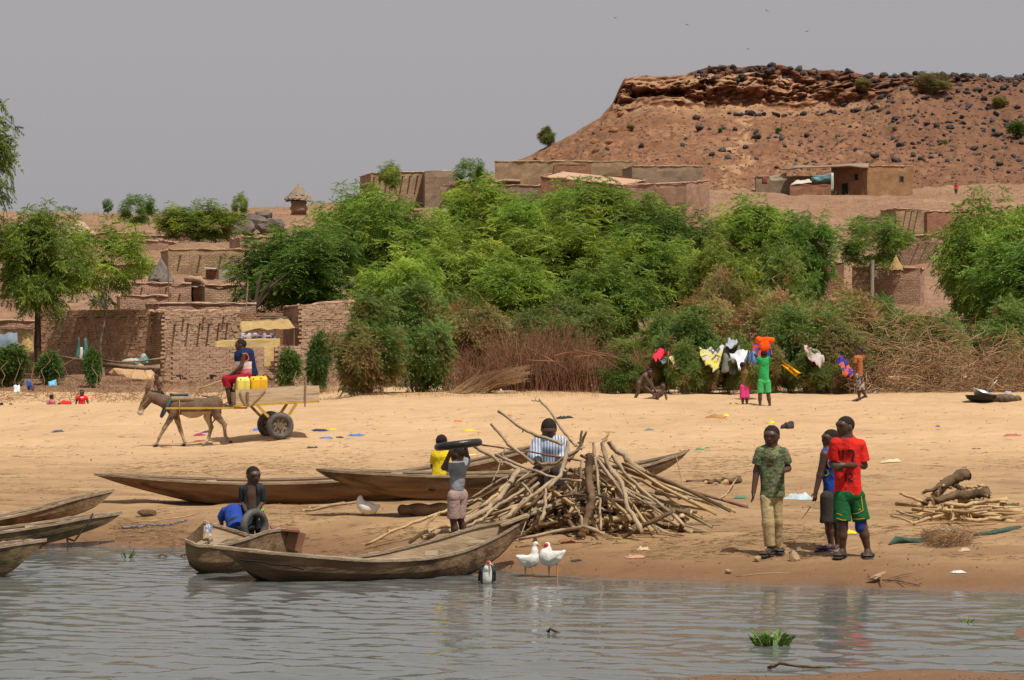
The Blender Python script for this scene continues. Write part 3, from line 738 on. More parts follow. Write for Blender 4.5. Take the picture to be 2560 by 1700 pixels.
T(SPARSE[0], 150, 400, 560, 97, 'slender young neem tree with thin pale trunk in front of the mud wall', trunk_px=258)
T(NEEM[3], 590, 905, 560, 112, 'dark rounded neem tree right behind the yellow mat awning')
T(NEEM[1], 790, 1010, 455, 138, 'tall neem tree just right of and below the round thatched granary')
T(NEEM[0], 840, 1130, 478, 124, 'neem tree in front of the mud house with a row of roof spouts')
T(NEEM[2], 1085, 1320, 447, 152, 'neem tree reaching up to the cluttered yard wall left of the sloped-roof house')
T(NEEM[2], 985, 1300, 575, 106, 'broad low neem tree above the large green acacia bush')
T(NEEM[0], 1225, 1560, 540, 107, 'full bright neem tree directly above the dry brush fence')
T(NEEM[1], 1370, 1640, 440, 137, 'neem tree standing in front of the sloped-roof mud house')
T(NEEM[3], 1535, 1785, 520, 121, 'neem tree below the grey-brown house wall at the mesa foot')
T(NEEM[1], 1768, 1992, 485, 126, 'tall pale-green neem tree below the house with the blue tarpaulin')
T(NEEM[3], 1935, 2090, 525, 119, 'narrow dark neem tree left of the thin grey-trunked tree')
T(SPARSE[1], 2050, 2240, 548, 126, 'sparse tree with a straight pale grey trunk near the yellow straw bin', 'grey_trunk_tree', trunk_px=2180)
T(NEEM[2], 2345, 2640, 492, 99, 'large bright neem tree at the right edge above the tangled dry branches')
T(NEEM[3], 2440, 2780, 560, 93, 'dark green neem tree cut off by the right edge of the picture')
T(NEEM[0], 1165, 1420, 640, 99, 'low neem tree between the acacia bush and the dry brush fence')
T(NEEM[2], 1585, 1810, 605, 111, 'low neem tree above the bush hung with printed cloths')
T(NEEM[2], 395, 592, 505, 166, 'small bushy tree on the rise above the brown mud house with three spouts')
T(SPARSE[1], 292, 390, 492, 160, 'thin crooked sapling against the sky left of the small bushy tree')
T(SPARSE[0], 940, 1010, 408, 196, 'spindly sapling growing in front of the spouted house on the skyline')
T(SPARSE[1], 1130, 1215, 402, 190, 'bare little thorn tree on the skyline between two mud houses')
T(SPARSE[0], 575, 625, 485, 178, 'spindly green sapling standing on the grey outcrop')
T(SPARSE[1], 255, 285, 500, 205, 'tiny sapling on the bare left skyline')

for q, (v, a_, b_, y, d) in enumerate([(0, 1010, 1200, 545, 130), (1, 1480, 1700, 560, 108), (2, 880, 1150, 620, 100), (3, 1400, 1640, 640, 97), (0, 655, 860, 552, 120), (2, 1690, 1900, 600, 104), (1, 1230, 1420, 480, 145), (3, 1860, 2010, 600, 107), (0, 2350, 2560, 600, 104), (1, 2480, 2700, 470, 106), (0, 1540, 1740, 492, 140), (2, 1330, 1520, 455, 150)]):
    T(NEEM[v], a_, b_, y, d, ['neem tree filling the middle of the thicket below the tumbledown yard wall', 'bright neem tree low in the thicket above the bending child', 'low broad neem tree just above the yellowish acacia bush', 'low dark neem tree behind the right end of the brush fence', 'neem tree close behind the dark rounded one near the awning', 'neem tree just above the hanging white shirt', 'neem tree under the door of the sloped-roof house', 'dark low neem tree above the red-flowered cloth', 'neem tree filling the lower crown of the large right-hand tree', 'bright neem treetop at the upper right edge of the thicket', 'neem tree hiding the foot of the pale wing with straw on its roof', 'neem tree hiding the foot of the sloped-roof house'][q])
# bushes
def make_bush(seed, rad, nlobe, per, lobe_r, lm, stems=16):
    rs = np.random.RandomState(seed); rx, ry, rz = rad
    pts, dirs, lob = crown_pts(rs, rad, nlobe, per, lobe_r, .45)
    pts[:, 2] = np.abs(pts[:, 2] + rz * .85); pts[:, 2] += .05; rr_ = 1 + .35 * vn(pts[:, 0] * .9, pts[:, 1] * .9, pts[:, 2] * .9, seed); pts = pts * rr_[:, None]
    cm_ = foliage_mesh('foliage', pts, rs.uniform(.7, 1.3, len(pts)), TA, rs, lm, .8, dirs)
    mb = MB()
    for q in range(stems):
        l = lob[q % len(lob)]; e = Vector((l[0], l[1], abs(l[2] + rz * .85) + rs.uniform(0, .5)))
        s_ = Vector((l[0] * .2, l[1] * .2, -.15)); m_ = s_.lerp(e, .5) + Vector((rs.uniform(-.2, .2), rs.uniform(-.2, .2), .25))
        mb.tube([s_, m_, e], [.03, .02, .006], 4, cap=False)
    return dict(crown=cm_, trunk=mb.mesh('stems', m_dry), w=2 * rx + .4, top=rz * 1.85 + .2)
BUSH = [make_bush(21, (2.0, 1.5, 1.35), 46, 22, .6, m_acacia), make_bush(22, (1.8, 1.5, 1.5), 44, 22, .6, m_acacia_dry), make_bush(23, (1.7, 1.4, 1.3), 40, 20, .55, m_acacia)]
SHR = [make_bush(31, (.7, .6, .75), 22, 12, .3, m_shrub, 8), make_bush(32, (.55, .5, .8), 20, 11, .28, m_shrub, 8)]
BUSH_DATA = None
def bush(v, px0, px1, ytop, d, label, name='acacia_bush', cat='bush', sink=0.0):
    if cat == 'bush': c_, h_ = .5 * (px0 + px1), .5 * (px1 - px0) * 1.22; px0, px1 = c_ - h_, c_ + h_
    g = GP(.5 * (px0 + px1), d); g.z -= .05 + sink
    t = thing(name, label, cat, g, random.uniform(0, 6.28)); w = (px1 - px0) / F * d; h = CH + (YH - ytop) * d / F - g.z
    t.scale = (w / v['w'], w / v['w'], h / v['top'])
    link('foliage', v['crown'], t); link('stems', v['trunk'], t); return t
bush(BUSH[0], 790, 1045, 765, 67.5, 'large dark green feathery acacia bush at the left end of the thicket, beside the sand')
bush(BUSH[0], 905, 1185, 735, 71, 'feathery acacia bush right of the first one, behind the leaning dry bundle')
bush(BUSH[1], 1095, 1300, 745, 75, 'yellowish drying acacia bush just left of the dry brush fence')
bush(BUSH[2], 1240, 1480, 760, 80, 'green acacia bush seen over the top of the dry brush fence')
bush(BUSH[0], 1625, 1850, 790, 70, 'dark acacia bush under the hanging printed cloths')
bush(BUSH[1], 1795, 2015, 715, 73.5, 'tall brownish acacia bush behind the child in green')
bush(BUSH[2], 1915, 2145, 745, 70.5, 'acacia bush behind the red-flowered and blue hanging cloths')
bush(BUSH[1], 1665, 1895, 730, 78, 'brown-tinged acacia bush behind the hanging cloths')
bush(BUSH[1], 2020, 2260, 705, 80, 'russet-tinged acacia bush below the thin grey-trunked tree')
bush(BUSH[2], 2215, 2440, 760, 78, 'shaded acacia bush under the large neem tree at right')
bush(BUSH[2], 1490, 1680, 830, 82, 'small green bush between the dry brush fence and the red cloth')
bush(BUSH[0], 2400, 2640, 770, 80, 'acacia bush at the far right behind the tangled dry branches')
for q, (v, a_, b_, y, d) in enumerate([(2, 985, 1200, 700, 82), (1, 1700, 1870, 660, 86), (0, 1850, 2080, 660, 85), (2, 1600, 1760, 760, 74), (1, 1980, 2200, 790, 69.5), (2, 1340, 1560, 730, 86), (0, 2250, 2420, 820, 73), (1, 820, 1000, 800, 66.8), (0, 2120, 2290, 760, 88)]):
    bush(BUSH[v], a_, b_, y, d, ['acacia bush rising behind the large feathery one on the left', 'brownish acacia bush above the draped printed cloths', 'tall acacia bush above and behind the child in green', 'acacia bush just right of the red cloth', 'half-dry acacia bush behind the child in orange stripes', 'pale acacia bush peeping over the brush fence', 'acacia bush behind the left part of the branch tangle', 'low brown-green acacia bush at the very edge of the sand', 'acacia bush below the pale grey post'][q])
bush(SHR[0], -45, 85, 855, 88, 'leafy garden shrub at the left edge under the grey-blue tarpaulin', 'garden_shrub', 'shrub')
bush(SHR[0], 82, 165, 872, 88.5, 'leafy garden shrub at the foot of the thick neem trunk', 'garden_shrub', 'shrub')
bush(SHR[1], 203, 258, 872, 87.5, 'dense dark upright shrub beside the green-and-white cloth stand', 'garden_shrub', 'shrub')
bush(SHR[1], 686, 756, 872, 86, 'slim green shrub behind the tail end of the cart', 'garden_shrub', 'shrub')
bush(SHR[0], 755, 835, 820, 84, 'green shrub against the lower wall of the right mud house', 'garden_shrub', 'shrub')
for px, y, w in [(1372, 315, 60), (1578, 318, 30), (1805, 328, 14), (1945, 328, 16), (2545, 330, 50), (2360, 352, 36), (2330, 196, 120), (2150, 205, 60), (2500, 245, 60)]:
    p = mesa_at(px, y + w * .35, .8); v = SHR[px % 2]
    t = thing('hill_shrub', {1372: 'round grey-green shrub on the left skyline of the mesa slope'}.get(px, {1372: '', 1578: 'dry tuft on the left part of the mesa slope below the cliff', 1805: 'tiny green shrub on the mesa slope beside the pale path', 1945: 'small green shrub right of the pale path on the mesa', 2545: 'green shrub at the far right edge of the mesa slope', 2360: 'low dry shrub halfway down the stony right slope', 2330: 'large dry thorn bush on the mesa rim at right', 2150: 'smaller dry bush on the mesa rim above the cliff end', 2500: 'dry bush among rocks near the right end of the rim'}[px]), 'shrub', p, px, None if px == 1372 else 'scrub on the mesa')
    s_ = w / F * p.y / v['w']; t.scale = (s_, s_, s_ * .8); link('foliage', v['crown'] if px in (1805, 1945, 2545) else BUSH[0 if px == 1372 else 1]['crown'], t)
    if px not in (1805, 1945, 2545): t.scale = (s_ * .42, s_ * .42, s_ * (.5 if px == 1372 else .3))

# dry brush: fence of upright stems, leaning bundle, tangle at right
rs = np.random.RandomState(8)
def stems(mb, n_, px0, px1, d0, d1, h0, h1, lean, curl, rad=(.006, .016), base=0.0):
    for q in range(n_):
        px = rs.uniform(px0, px1); d = rs.uniform(d0, d1); g = GP(px, d); g.z += base * rs.rand()
        h = rs.uniform(h0, h1); dx, dy = rs.normal(0, lean) * h, rs.normal(0, lean * .5) * h; pts = []
        for k in range(5):
            t = k / 4; pts.append(g + Vector((dx * t + curl * rs.normal() * t, dy * t + .5 * curl * rs.normal() * t, h * t * (1 - .15 * t))))
        r_ = rs.uniform(*rad); mb.tube(pts, [r_, r_, r_ * .8, r_ * .55, r_ * .25], 4, cap=False)
        for w in range(rs.randint(0, 3)):
            s_ = pts[rs.randint(2, 5)]; e = s_ + Vector((rs.normal(0, .12), rs.normal(0, .1), rs.uniform(.05, .3)))
            mb.tube([s_, e], [r_ * .5, r_ * .2], 3, cap=False)
f = thing('brush_fence', 'fence of reddish dry upright branches along the top of the sand', 'fence', GP(1440, 69))
def sub(mb, o):
    l = o.location; mb.V = [(v[0] - l.x, v[1] - l.y, v[2] - l.z) for v in mb.V]; return mb
mb = MB(); stems(mb, 700, 1290, 1625, 68.2, 69.8, .7, 1.6, .17, .09); stems(mb, 330, 1290, 1480, 68.6, 70.2, 1.2, 2.2, .24, .12)
sub(mb, f).build('upright_stems', m_dryred, f)['kind'] = 'stuff'
mb = MB()
for q in range(6):
    px = rs.uniform(1290, 1500); p = GP(px, 68.1) + Vector((0, 0, rs.uniform(.7, 1.4))); e = GP(px + rs.uniform(60, 125), 68.0) + Vector((0, 0, rs.uniform(.5, 1.3)))
    mb.tube([p, p.lerp(e, .5) + Vector((0, 0, rs.uniform(-.15, .15))), e], [.022, .017, .01], 5)
sub(mb, f).build('cross_rails', m_dryred, f)
mb = MB()
for q in range(420):
    u = rs.rand(); a = GP(1130 + 60 * rs.rand(), 66.6 + rs.rand()) + Vector((0, 0, .02)); L_ = rs.uniform(1.0, 1.8)
    b_ = a + Vector((L_ * .95, rs.uniform(0, .8), L_ * rs.uniform(.18, .46)))
    a += Vector((rs.uniform(-.2, .5), 0, 0)); mb.tube([a, a.lerp(b_, .5) + Vector((0, 0, .12 + .1 * rs.normal())), b_], [.008, .008, .003], 3, cap=False)
o = mb.build('brush_bundle', m_dry); props(o, 'pale bundle of cut stems leaning against the left end of the brush fence', 'brush', kind='stuff')
mb = MB(); stems(mb, 320, 1110, 1320, 69, 72, .8, 1.7, .3, .12); stems(mb, 260, 1240, 1420, 69, 72, 1.4, 2.6, .25, .12)
props(mb.build('dead_bush', m_dryred), 'brown leafless bush between the acacia and the brush fence', 'brush', kind='stuff')
mb = MB()
for q in range(1500):
    px = rs.uniform(2075, 2640); d = rs.uniform(68.3, 72.5); g = GP(px, d); h = rs.uniform(.1, 1) ** .8 * (1.85 + .6 * math.sin((px - 2050) / 120)); L_ = rs.uniform(.7, 2.0)
    if px < 2170: h *= .5
    az = rs.uniform(0, 6.28); p = g + Vector((0, 0, h * rs.rand())); pts = [p]
    dr = Vector((math.cos(az), .5 * math.sin(az), rs.uniform(-.1, .75))).normalized()
    for k in range(6):
        dr = (dr + Vector((rs.normal(0, .28), rs.normal(0, .2), rs.normal(-.12, .25)))).normalized(); p = p + dr * L_ / 6
        gz = G(p.x, p.y) + .02
        if p.z < gz: p.z = gz + .02
        pts.append(p.copy())
    r_ = rs.uniform(.006, .02); mb.tube(pts, [r_ * (1 - .12 * k) for k in range(7)], 4, cap=False)
props(mb.build('dry_branch_tangle', m_dry), 'tangled heap of curling dry branches at the right end of the beach', 'brush', kind='stuff')
for q in range(11):
    px = 1560 + q * 52; v = BUSH[q % 3]; d_ = 68.2 + (q % 3) * .35; g = GP(px, d_); t = thing('low_scrub', 'low scrub clump at the foot of the thicket by the sand, %s from the left' % ORD[q], 'bush', g, q, 'low scrub along the sand')
    t.scale = (.38, .3, .36 + .05 * (q % 4)); link('foliage', v['crown'], t); link('stems', v['trunk'], t)
# thin stake fence and trash slope below the left village
mb_t = MB()
for q in range(24):
    px = 15 + q * 31 + rs.uniform(-10, 10); d = rs.uniform(83, 86); g = GP(px, d); h = rs.uniform(.7, 1.35); mb = MB()
    pts = [Vector((rs.normal(0, .03) * k, rs.normal(0, .02) * k, -.15 + h * k / 4)) for k in range(6)]
    mb.tube(pts, [.018, .017, .015, .013, .011, .008], 5)
    if rs.rand() < .5: s_ = pts[4]; mb.tube([s_, s_ + Vector((rs.normal(0, .12), 0, .2))], [.009, .004], 4)
    o = mb.build('fence_stake', m_dry); o.location = g; props(o, 'crooked thin stake in the weedy bank below the left village, %s from the left' % ORD[q], 'stake', 'stakes along the weedy bank')
mb = MB()
for q in range(2600):
    px = rs.uniform(-60, 900); d = rs.uniform(81, 93); g = GP(px, d); l = rs.uniform(.1, .45); az = rs.uniform(0, 6.28)
    e = g + Vector((math.cos(az) * l, math.sin(az) * l, rs.uniform(.0, .22))); mb.tube([g, g.lerp(e, .5) + Vector((0, 0, .04)), e], [.009, .008, .003], 3, cap=False)
props(mb.build('bank_weeds', m_dry), 'dry weeds and twigs covering the bank below the left village', 'weeds', kind='stuff')
# dry grass on skyline and hillside
mb = MB()
for q in range(5200):
    if q < 1800: px = rs.uniform(60, 760); d = rs.uniform(205, 232); h = rs.uniform(.25, .7)
    elif q < 3600: px = rs.uniform(1600, 2600); d = rs.uniform(190, 236); h = rs.uniform(.25, .75)
    else: px = rs.uniform(700, 1500); d = rs.uniform(64.5, 68.0) ; h = rs.uniform(.04, .14)
    g = GP(px, d); w = .012 if q < 3600 else .006
    a, e = Vector((rs.normal(0, 1), rs.normal(0, 1), 0)).normalized() * w, g + Vector((rs.normal(0, .3) * h, rs.normal(0, .3) * h, h))
    mb.add([g - a, g + a, e], [(0, 1, 2)])
props(mb.build('dry_grass', pm('dry_grass', (.36, .24, .12), (.44, .32, .17), .4, .9, coord='Pos', spec=.1)), 'dry straw-coloured grass on the skyline and hillside', 'grass', kind='stuff')
mb = MB(); 
# ------------------------------------------------------------------ mud-brick village
def brickmat(name, c1, c2, mort, bw=.24, bh=.085, bump=.8):
    m, n, L, b = rampmat(name)
    uv = n.new('ShaderNodeUVMap'); uv.uv_map = 'UVMap'
    wz = n.new('ShaderNodeTexNoise'); wz.inputs['Scale'].default_value = 2.2; wz.inputs['Detail'].default_value = 3; L.new(uv.outputs[0], wz.inputs[0])
    vm = n.new('ShaderNodeVectorMath'); vm.operation = 'MULTIPLY_ADD'; vm.inputs[1].default_value = (.34, .22, 0); L.new(wz.outputs[1], vm.inputs[0]); L.new(uv.outputs[0], vm.inputs[2])
    br = n.new('ShaderNodeTexBrick'); br.inputs['Scale'].default_value = 1.0; br.inputs['Brick Width'].default_value = bw; br.inputs['Row Height'].default_value = bh
    br.inputs['Mortar Size'].default_value = bh * .16; br.inputs['Mortar Smooth'].default_value = .8; br.inputs['Bias'].default_value = -.1
    br.inputs['Color1'].default_value = (*c1, 1); br.inputs['Color2'].default_value = (*c2, 1); br.inputs['Mortar'].default_value = (*mort, 1)
    L.new(vm.outputs[0], br.inputs[0])
    nz = noise_n(n, L, uv.outputs[0], 1.1, 6, .65); r = ramp(n, [(.3, (.68, .66, .64)), (.7, (1.12, 1.1, 1.08))]); L.new(nz, r.inputs[0])
    c = mix(n, L, 1.0, br.outputs[0], r.outputs[0], 'MULTIPLY')
    L.new(c, b.inputs['Base Color']); b.inputs['Roughness'].default_value = .95; b.inputs['Specular IOR Level'].default_value = .1
    fine = noise_n(n, L, uv.outputs[0], 9, 6, .7)
    ma = n.new('ShaderNodeMath'); ma.operation = 'MULTIPLY_ADD'; ma.inputs[1].default_value = -.8; L.new(br.outputs[1], ma.inputs[0]); L.new(fine, ma.inputs[2])
    bp = n.new('ShaderNodeBump'); bp.inputs['Strength'].default_value = bump; bp.inputs['Distance'].default_value = .07
    L.new(ma.outputs[0], bp.inputs['Height']); L.new(bp.outputs[0], b.inputs['Normal'])
    return m
m_mud = brickmat('mud_brick', (.41, .27, .17), (.49, .33, .215), (.27, .17, .11))
m_mudpink = brickmat('pink_mud_brick', (.47, .29, .20), (.54, .35, .245), (.33, .20, .135))
m_mudtan = brickmat('tan_mud_brick', (.43, .30, .175), (.50, .36, .22), (.30, .20, .12))
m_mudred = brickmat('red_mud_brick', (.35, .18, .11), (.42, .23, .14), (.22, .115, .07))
m_mudgrey = brickmat('grey_mud_brick', (.34, .25, .17), (.41, .31, .22), (.23, .165, .115))
m_plast = pm('mud_plaster', (.34, .215, .13), (.42, .275, .17), 1.6, .95, .6, 7, spec=.1)
m_coping = pm('pale_mud_coping', (.43, .265, .175), (.52, .33, .225), 3, .95, .7, 9, spec=.1)
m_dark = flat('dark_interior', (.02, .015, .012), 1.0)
m_wood = pm('weathered_wood', (.14, .095, .06), (.27, .19, .125), 2.5, .9, .4, 12, stretch=(1, 1, .25), spec=.15)
m_mat_ = pm('woven_straw', (.34, .225, .085), (.49, .34, .15), 6, .9, .5, 25, stretch=(1, 1, 4), spec=.15)
m_thatch = pm('grey_thatch', (.22, .165, .115), (.34, .265, .185), 3, .95, .8, 14, stretch=(6, 6, 1), spec=.1)

def wall_block(name, corners, z0, ztops, m, parent=None, step=.3, amp=.05, roof=True, roofm=None, edge=.07, seed=0):
    """closed ring of plan corners (counter-clockwise from above); tops per corner; rough faces, rounded uneven top"""
    V, Q, UV = [], [], []
    u0 = 0.0; nC = len(corners)
    org = parent.location if parent else Vector((0, 0, 0))
    for s in range(nC):
        a = Vector((*corners[s], 0)); b = Vector((*corners[(s + 1) % nC], 0)); ln = (b - a).length; nu = max(2, int(ln / step)); 
        za, zb = ztops[s], ztops[(s + 1) % nC]; nz_ = max(3, int((max(za, zb) - z0) / step))
        nrm = Vector(((b - a).y, -(b - a).x, 0)).normalized()
        base = len(V)
        for i in range(nu + 1):
            t = i / nu; p = a.lerp(b, t); zt = za + (zb - za) * t
            wx = p.x * 1.3; wy = p.y * 1.3
            zt += edge * float(fbm(wx, wy, 0, 3, 70 + seed)[()] if True else 0)
            for j in range(nz_ + 1):
                w = j / nz_; z = z0 + (zt - z0) * w
                off = amp * float(fbm(wx, wy, z * 1.6, 3, 71 + seed))
                edge_in = 0 if (0 < i < nu) else 0
                if j == nz_: off -= .05
                if i in (0, nu): off = 0
                q_ = p + nrm * off
                V.append((q_.x - org.x, q_.y - org.y, z - org.z)); UV.append((u0 + ln * t, z))
        for i in range(nu):
            for j in range(nz_):
                k = base + i * (nz_ + 1) + j; Q.append((k, k + nz_ + 1, k + nz_ + 2, k + 1))
        u0 += ln
    nw = len(Q)
    if roof:
        k = len(V)
        c = Vector((sum(c_[0] for c_ in corners) / nC, sum(c_[1] for c_ in corners) / nC, 0))
        for s in range(nC):
            p = Vector((*corners[s], 0)).lerp(c, .03); V.append((p.x - org.x, p.y - org.y, ztops[s] - .06 - org.z)); UV.append((p.x, p.y))
        Q.append(tuple(k + s for s in range(nC)))
    me = bpy.data.meshes.new(name); me.from_pydata(V, [], Q); me.materials.append(m)
    if roofm: me.materials.append(roofm); me.polygons[len(Q) - 1].material_index = 1
    uvl = me.uv_layers.new(name='UVMap'); vi = np.empty(len(me.loops), np.int32); me.loops.foreach_get('vertex_index', vi)
    uvl.data.foreach_set('uv', np.array(UV, np.float32)[vi].ravel()); me.update()
    return link(name, me, parent)
def house(label, pxl, dl, pxr, dr, depth, ytop, ybase=None, m=None, seed=0, ytop_r=None, name='mud_house', back_up=0.0, roofm=None, skew=0.0, coping=True, cat='house', step=.3, amp=.05, cm=None):
    """front wall from (pxl,dl) to (pxr,dr); depth metres back"""
    xl, xr = (pxl - 1280) / F * dl, (pxr - 1280) / F * dr
    t = Vector((xr - xl, dr - dl, 0)); tn = t.normalized(); bk = Vector((-tn.y, tn.x, 0)) * depth + tn * skew
    A, B = Vector((xl, dl, 0)), Vector((xr, dr, 0)); C, Dk = B + bk, A + bk
    zl = CH + (YH - ytop) * dl / F; zr = CH + (YH - (ytop if ytop_r is None else ytop_r)) * dr / F
    z0 = min(G(A.x, A.y), G(B.x, B.y)) - .5
    if ybase is not None: z0 = min(z0, CH + (YH - ybase) * min(dl, dr) / F - .2)
    mid = (A + B) / 2
    t_ = thing(name, label, cat, (mid.x, mid.y, G(mid.x, mid.y)))
    wall_block('wall', [A.to_2d()[:], B.to_2d()[:], C.to_2d()[:], Dk.to_2d()[:]], z0, [zl, zr, zr + back_up, zl + back_up], m or m_mud, t_, step=step, roofm=roofm or m_coping, seed=seed, amp=amp)
    if coping:
        mb = MB(); rs_ = np.random.RandomState(seed + 5)
        for p, q, za, zb in ((A, B, zl, zr), (B, C, zr, zr + back_up), (Dk, A, zl + back_up, zl)):
            n_ = max(3, int((q - p).length / .35)); pts, rad = [], []
            for i in range(n_ + 1):
                w = i / n_; v = p.lerp(q, w); v.z = za + (zb - za) * w - .03; v += Vector((rs_.normal(0, .02), rs_.normal(0, .02), rs_.normal(0, .025))); pts.append(v - t_.location); rad.append(.042 + .014 * rs_.normal())
            mb.tube(pts, rad, 7)
        mb.build('coping', cm or m_coping, t_, True)
    t_['_f'] = [A.x, A.y, B.x, B.y, zl, zr]
    return t_
def on_front(h, u, z, out=0.0):
    """point on the front wall: fraction u, height z, proud by out"""
    ax_, ay, bx_, by = h['_f'][:4]; a = Vector((ax_, ay, 0)); b = Vector((bx_, by, 0)); t = (b - a).normalized(); nn = Vector((t.y, -t.x, 0))
    p = a.lerp(b, u) + nn * out; p.z = z; return p, t, nn
def spout(h, u, dz, ln=.45, rad=.045):
    zt = h['_f'][4] + (h['_f'][5] - h['_f'][4]) * u
    p, t, nn = on_front(h, u, zt - dz, -.1); e = p + nn * (ln + .1) + Vector((0, 0, -.06)); l = h.location
    mb = MB(); mb.tube([p - l, e - l], [rad, rad * .9], 6); mb.build('spout', m_wood, h)
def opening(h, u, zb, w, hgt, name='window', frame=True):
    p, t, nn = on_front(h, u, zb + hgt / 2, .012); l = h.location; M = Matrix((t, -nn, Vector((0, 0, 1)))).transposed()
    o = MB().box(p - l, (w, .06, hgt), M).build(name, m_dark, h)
    if frame:
        mb = MB()
        for dx in (-1, 1): mb.box(p - l + t * dx * (w / 2 + .03), (.06, .1, hgt + .1), M)
        mb.box(p - l + Vector((0, 0, hgt / 2 + .03)), (w + .12, .1, .06), M); f_ = mb.build('frame', m_wood, h); f_.parent = o
    return o
def brick_courses(h, bw=.23, bh=.082, mats=None, z1=None, u0=0, u1=1, seed=0, proud=.012):
    """every brick of the front wall as its own small rough block, joined"""
    rs_ = np.random.RandomState(seed); ax_, ay, bx_, by, zl, zr = h['_f']; ln = math.hypot(bx_ - ax_, by - ay); l = h.location
    mb = MB(); z = min(G(ax_, ay), G(bx_, by)) - .1; row = 0; random.seed(seed)
    while z < max(zl, zr) - .03:
        x = u0 * ln + (bw * .5 if row % 2 else 0) - bw * rs_.rand() * .3
        while x < u1 * ln - bw * .4:
            u = (x + bw / 2) / ln; zt = zl + (zr - zl) * u
            if z < zt - .04 and 0.01 < u < .99:
                p, t, nn = on_front(h, u, z + bh / 2, proud + rs_.normal(0, .006) + .014 * float(vn(x * 1.5, z * 2, 0, seed)))
                M = Matrix((t, -nn, Vector((0, 0, 1)))).transposed() @ rotm(rs_.normal(0, 2.5), rs_.normal(0, 2), rs_.normal(0, 2.5))
                mb.box(p - l, (bw * rs_.uniform(.9, 1.04), .09, bh * rs_.uniform(.88, 1.06)), M, .012)
            x += bw * rs_.uniform(.95, 1.08)
        z += bh; row += 1
    o = mb.build('brick_courses', mats, h); o['kind'] = 'stuff'; return o

m_bk = pm('mud_brick_block', (.37, .24, .152), (.46, .305, .20), 2.2, .95, .5, 10, spec=.1)
m_bkp = pm('pale_mud_brick_block', (.40, .255, .175), (.52, .345, .245), 2.6, .95, .5, 10, spec=.1)
m_bkd = pm('rough_mud_lump', (.33, .20, .12), (.45, .29, .18), 2.4, .95, .5, 10, spec=.1)
# --- lowest row of houses behind the bank
h1 = house('square mud-brick house with seven roof spouts behind the low brick yard wall', 405, 96.0, 598, 97.2, 3.1, 778, m=m_mud, seed=1, ytop_r=775)
brick_courses(h1, mats=m_bk, seed=1)
for u, dz in [(.16, .5), (.33, .5), (.48, .5), (.60, .5), (.73, .5), (.84, .5), (.27, .28), (.53, .25), (.79, .22)]: spout(h1, u, dz, .5 if dz > .4 else .3)
h0 = house('long rough mud wall of a house behind the slender young tree, streaked by spout shadows', 95, 99.8, 384, 97.6, 3.0, 778, m=m_mud, seed=2, ytop_r=775)
brick_courses(h0, .2, .1, m_bkd, seed=2, proud=.03)
for u in (.2, .42, .55, .66, .78, .9): spout(h0, u, .25, .55)
h00 = house('mud house wall at the far left edge behind the thick neem tree', -120, 101, 92, 100.6, 3, 800, m=m_mudpink, seed=3)
h2 = house('tall plain mud-brick house wall right of the yellow mat awning', 748, 95.0, 884, 95.6, 3.4, 762, m=m_mudpink, seed=4, ytop_r=752)
brick_courses(h2, mats=m_bk, seed=4)
hb = house('low mud building behind the square house, its roof edge showing above it', 396, 103, 640, 104.5, 2.5, 757, m=m_mudpink, seed=5)
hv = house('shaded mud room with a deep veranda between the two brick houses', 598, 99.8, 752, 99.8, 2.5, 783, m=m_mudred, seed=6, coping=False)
for q in range(3):
    mb = MB(); a = P(640 + q * 10, 790 + q * 5, 97.5 - q * .6) - hv.location; b = P(752, 788 + q * 5, 97.8 - q * .6) - hv.location; mb.tube([a, b], .05, 6); mb.build('roof_beam', m_wood, hv)
def quad_sheet(name, pts, nu, nv, m, parent=None, amp=.03, seed=0, thick=.015, freq=3.0, saga=0.0):
    """bilinear cloth or mat between four corners (bl, br, tr, tl) with folds; has real thickness"""
    A, B, C, D_ = [Vector(p) for p in pts]; org = parent.location if parent else Vector((0, 0, 0))
    nn = (B - A).cross(D_ - A).normalized(); V = []
    for s in (0, 1):
        for j in range(nv + 1):
            for i in range(nu + 1):
                u, v = i / nu, j / nv; p = A.lerp(B, u).lerp(D_.lerp(C, u), v)
                f = amp * float(fbm(u * freq, v * freq * .6, seed * 3.1, 3, seed)); p = p + nn * (f + s * thick) + Vector((0, 0, -saga * 4 * u * (1 - u)))
                V.append(p - org)
    Q = []; k = (nu + 1) * (nv + 1)
    for j in range(nv):
        for i in range(nu):
            a = j * (nu + 1) + i; Q.append((a, a + 1, a + nu + 2, a + nu + 1)); Q.append((k + a, k + a + nu + 1, k + a + nu + 2, k + a + 1))
    for i in range(nu):
        Q.append((i, k + i, k + i + 1, i + 1)); a = nv * (nu + 1) + i; Q.append((a, a + 1, k + a + 1, k + a))
    for j in range(nv):
        a = j * (nu + 1); Q.append((a, a + nu + 1, k + a + nu + 1, k + a)); a += nu; Q.append((a, k + a, k + a + nu + 1, a + nu + 1))
    return mk(name, V, Q, m, parent, True)
aw = thing('awning', 'yellow woven straw mat awning on poles between the two brick houses', 'awning', GP(665, 94.5))
quad_sheet('mat', [P(600, 826, 94), P(738, 819, 94.2), P(705, 797, 96.2), P(600, 803, 96.2)], 16, 8, m_mat_, aw, .12, 3, .03)
for px in (602, 690, 735):
    mb = MB(); e = P(px, 824, 94.1) - aw.location; s_ = GP(px, 94.1) - aw.location; mb.tube([s_ - Vector((0, 0, .2)), e], .03, 6); mb.build('pole', m_wood, aw)
for q in range(6):
    mb = MB(); a = P(692 + q * 7, 800 + q * 4, 96 - q * .3) - aw.location; mb.tube([a, a + Vector((.45, -.1, .02))], .02, 5); mb.build('rafter', m_wood, aw)
m_print = pm('printed_curtain', (.10, .06, .07), (.55, .47, .47), 5, .9, spec=.1, lo=.46, hi=.52)
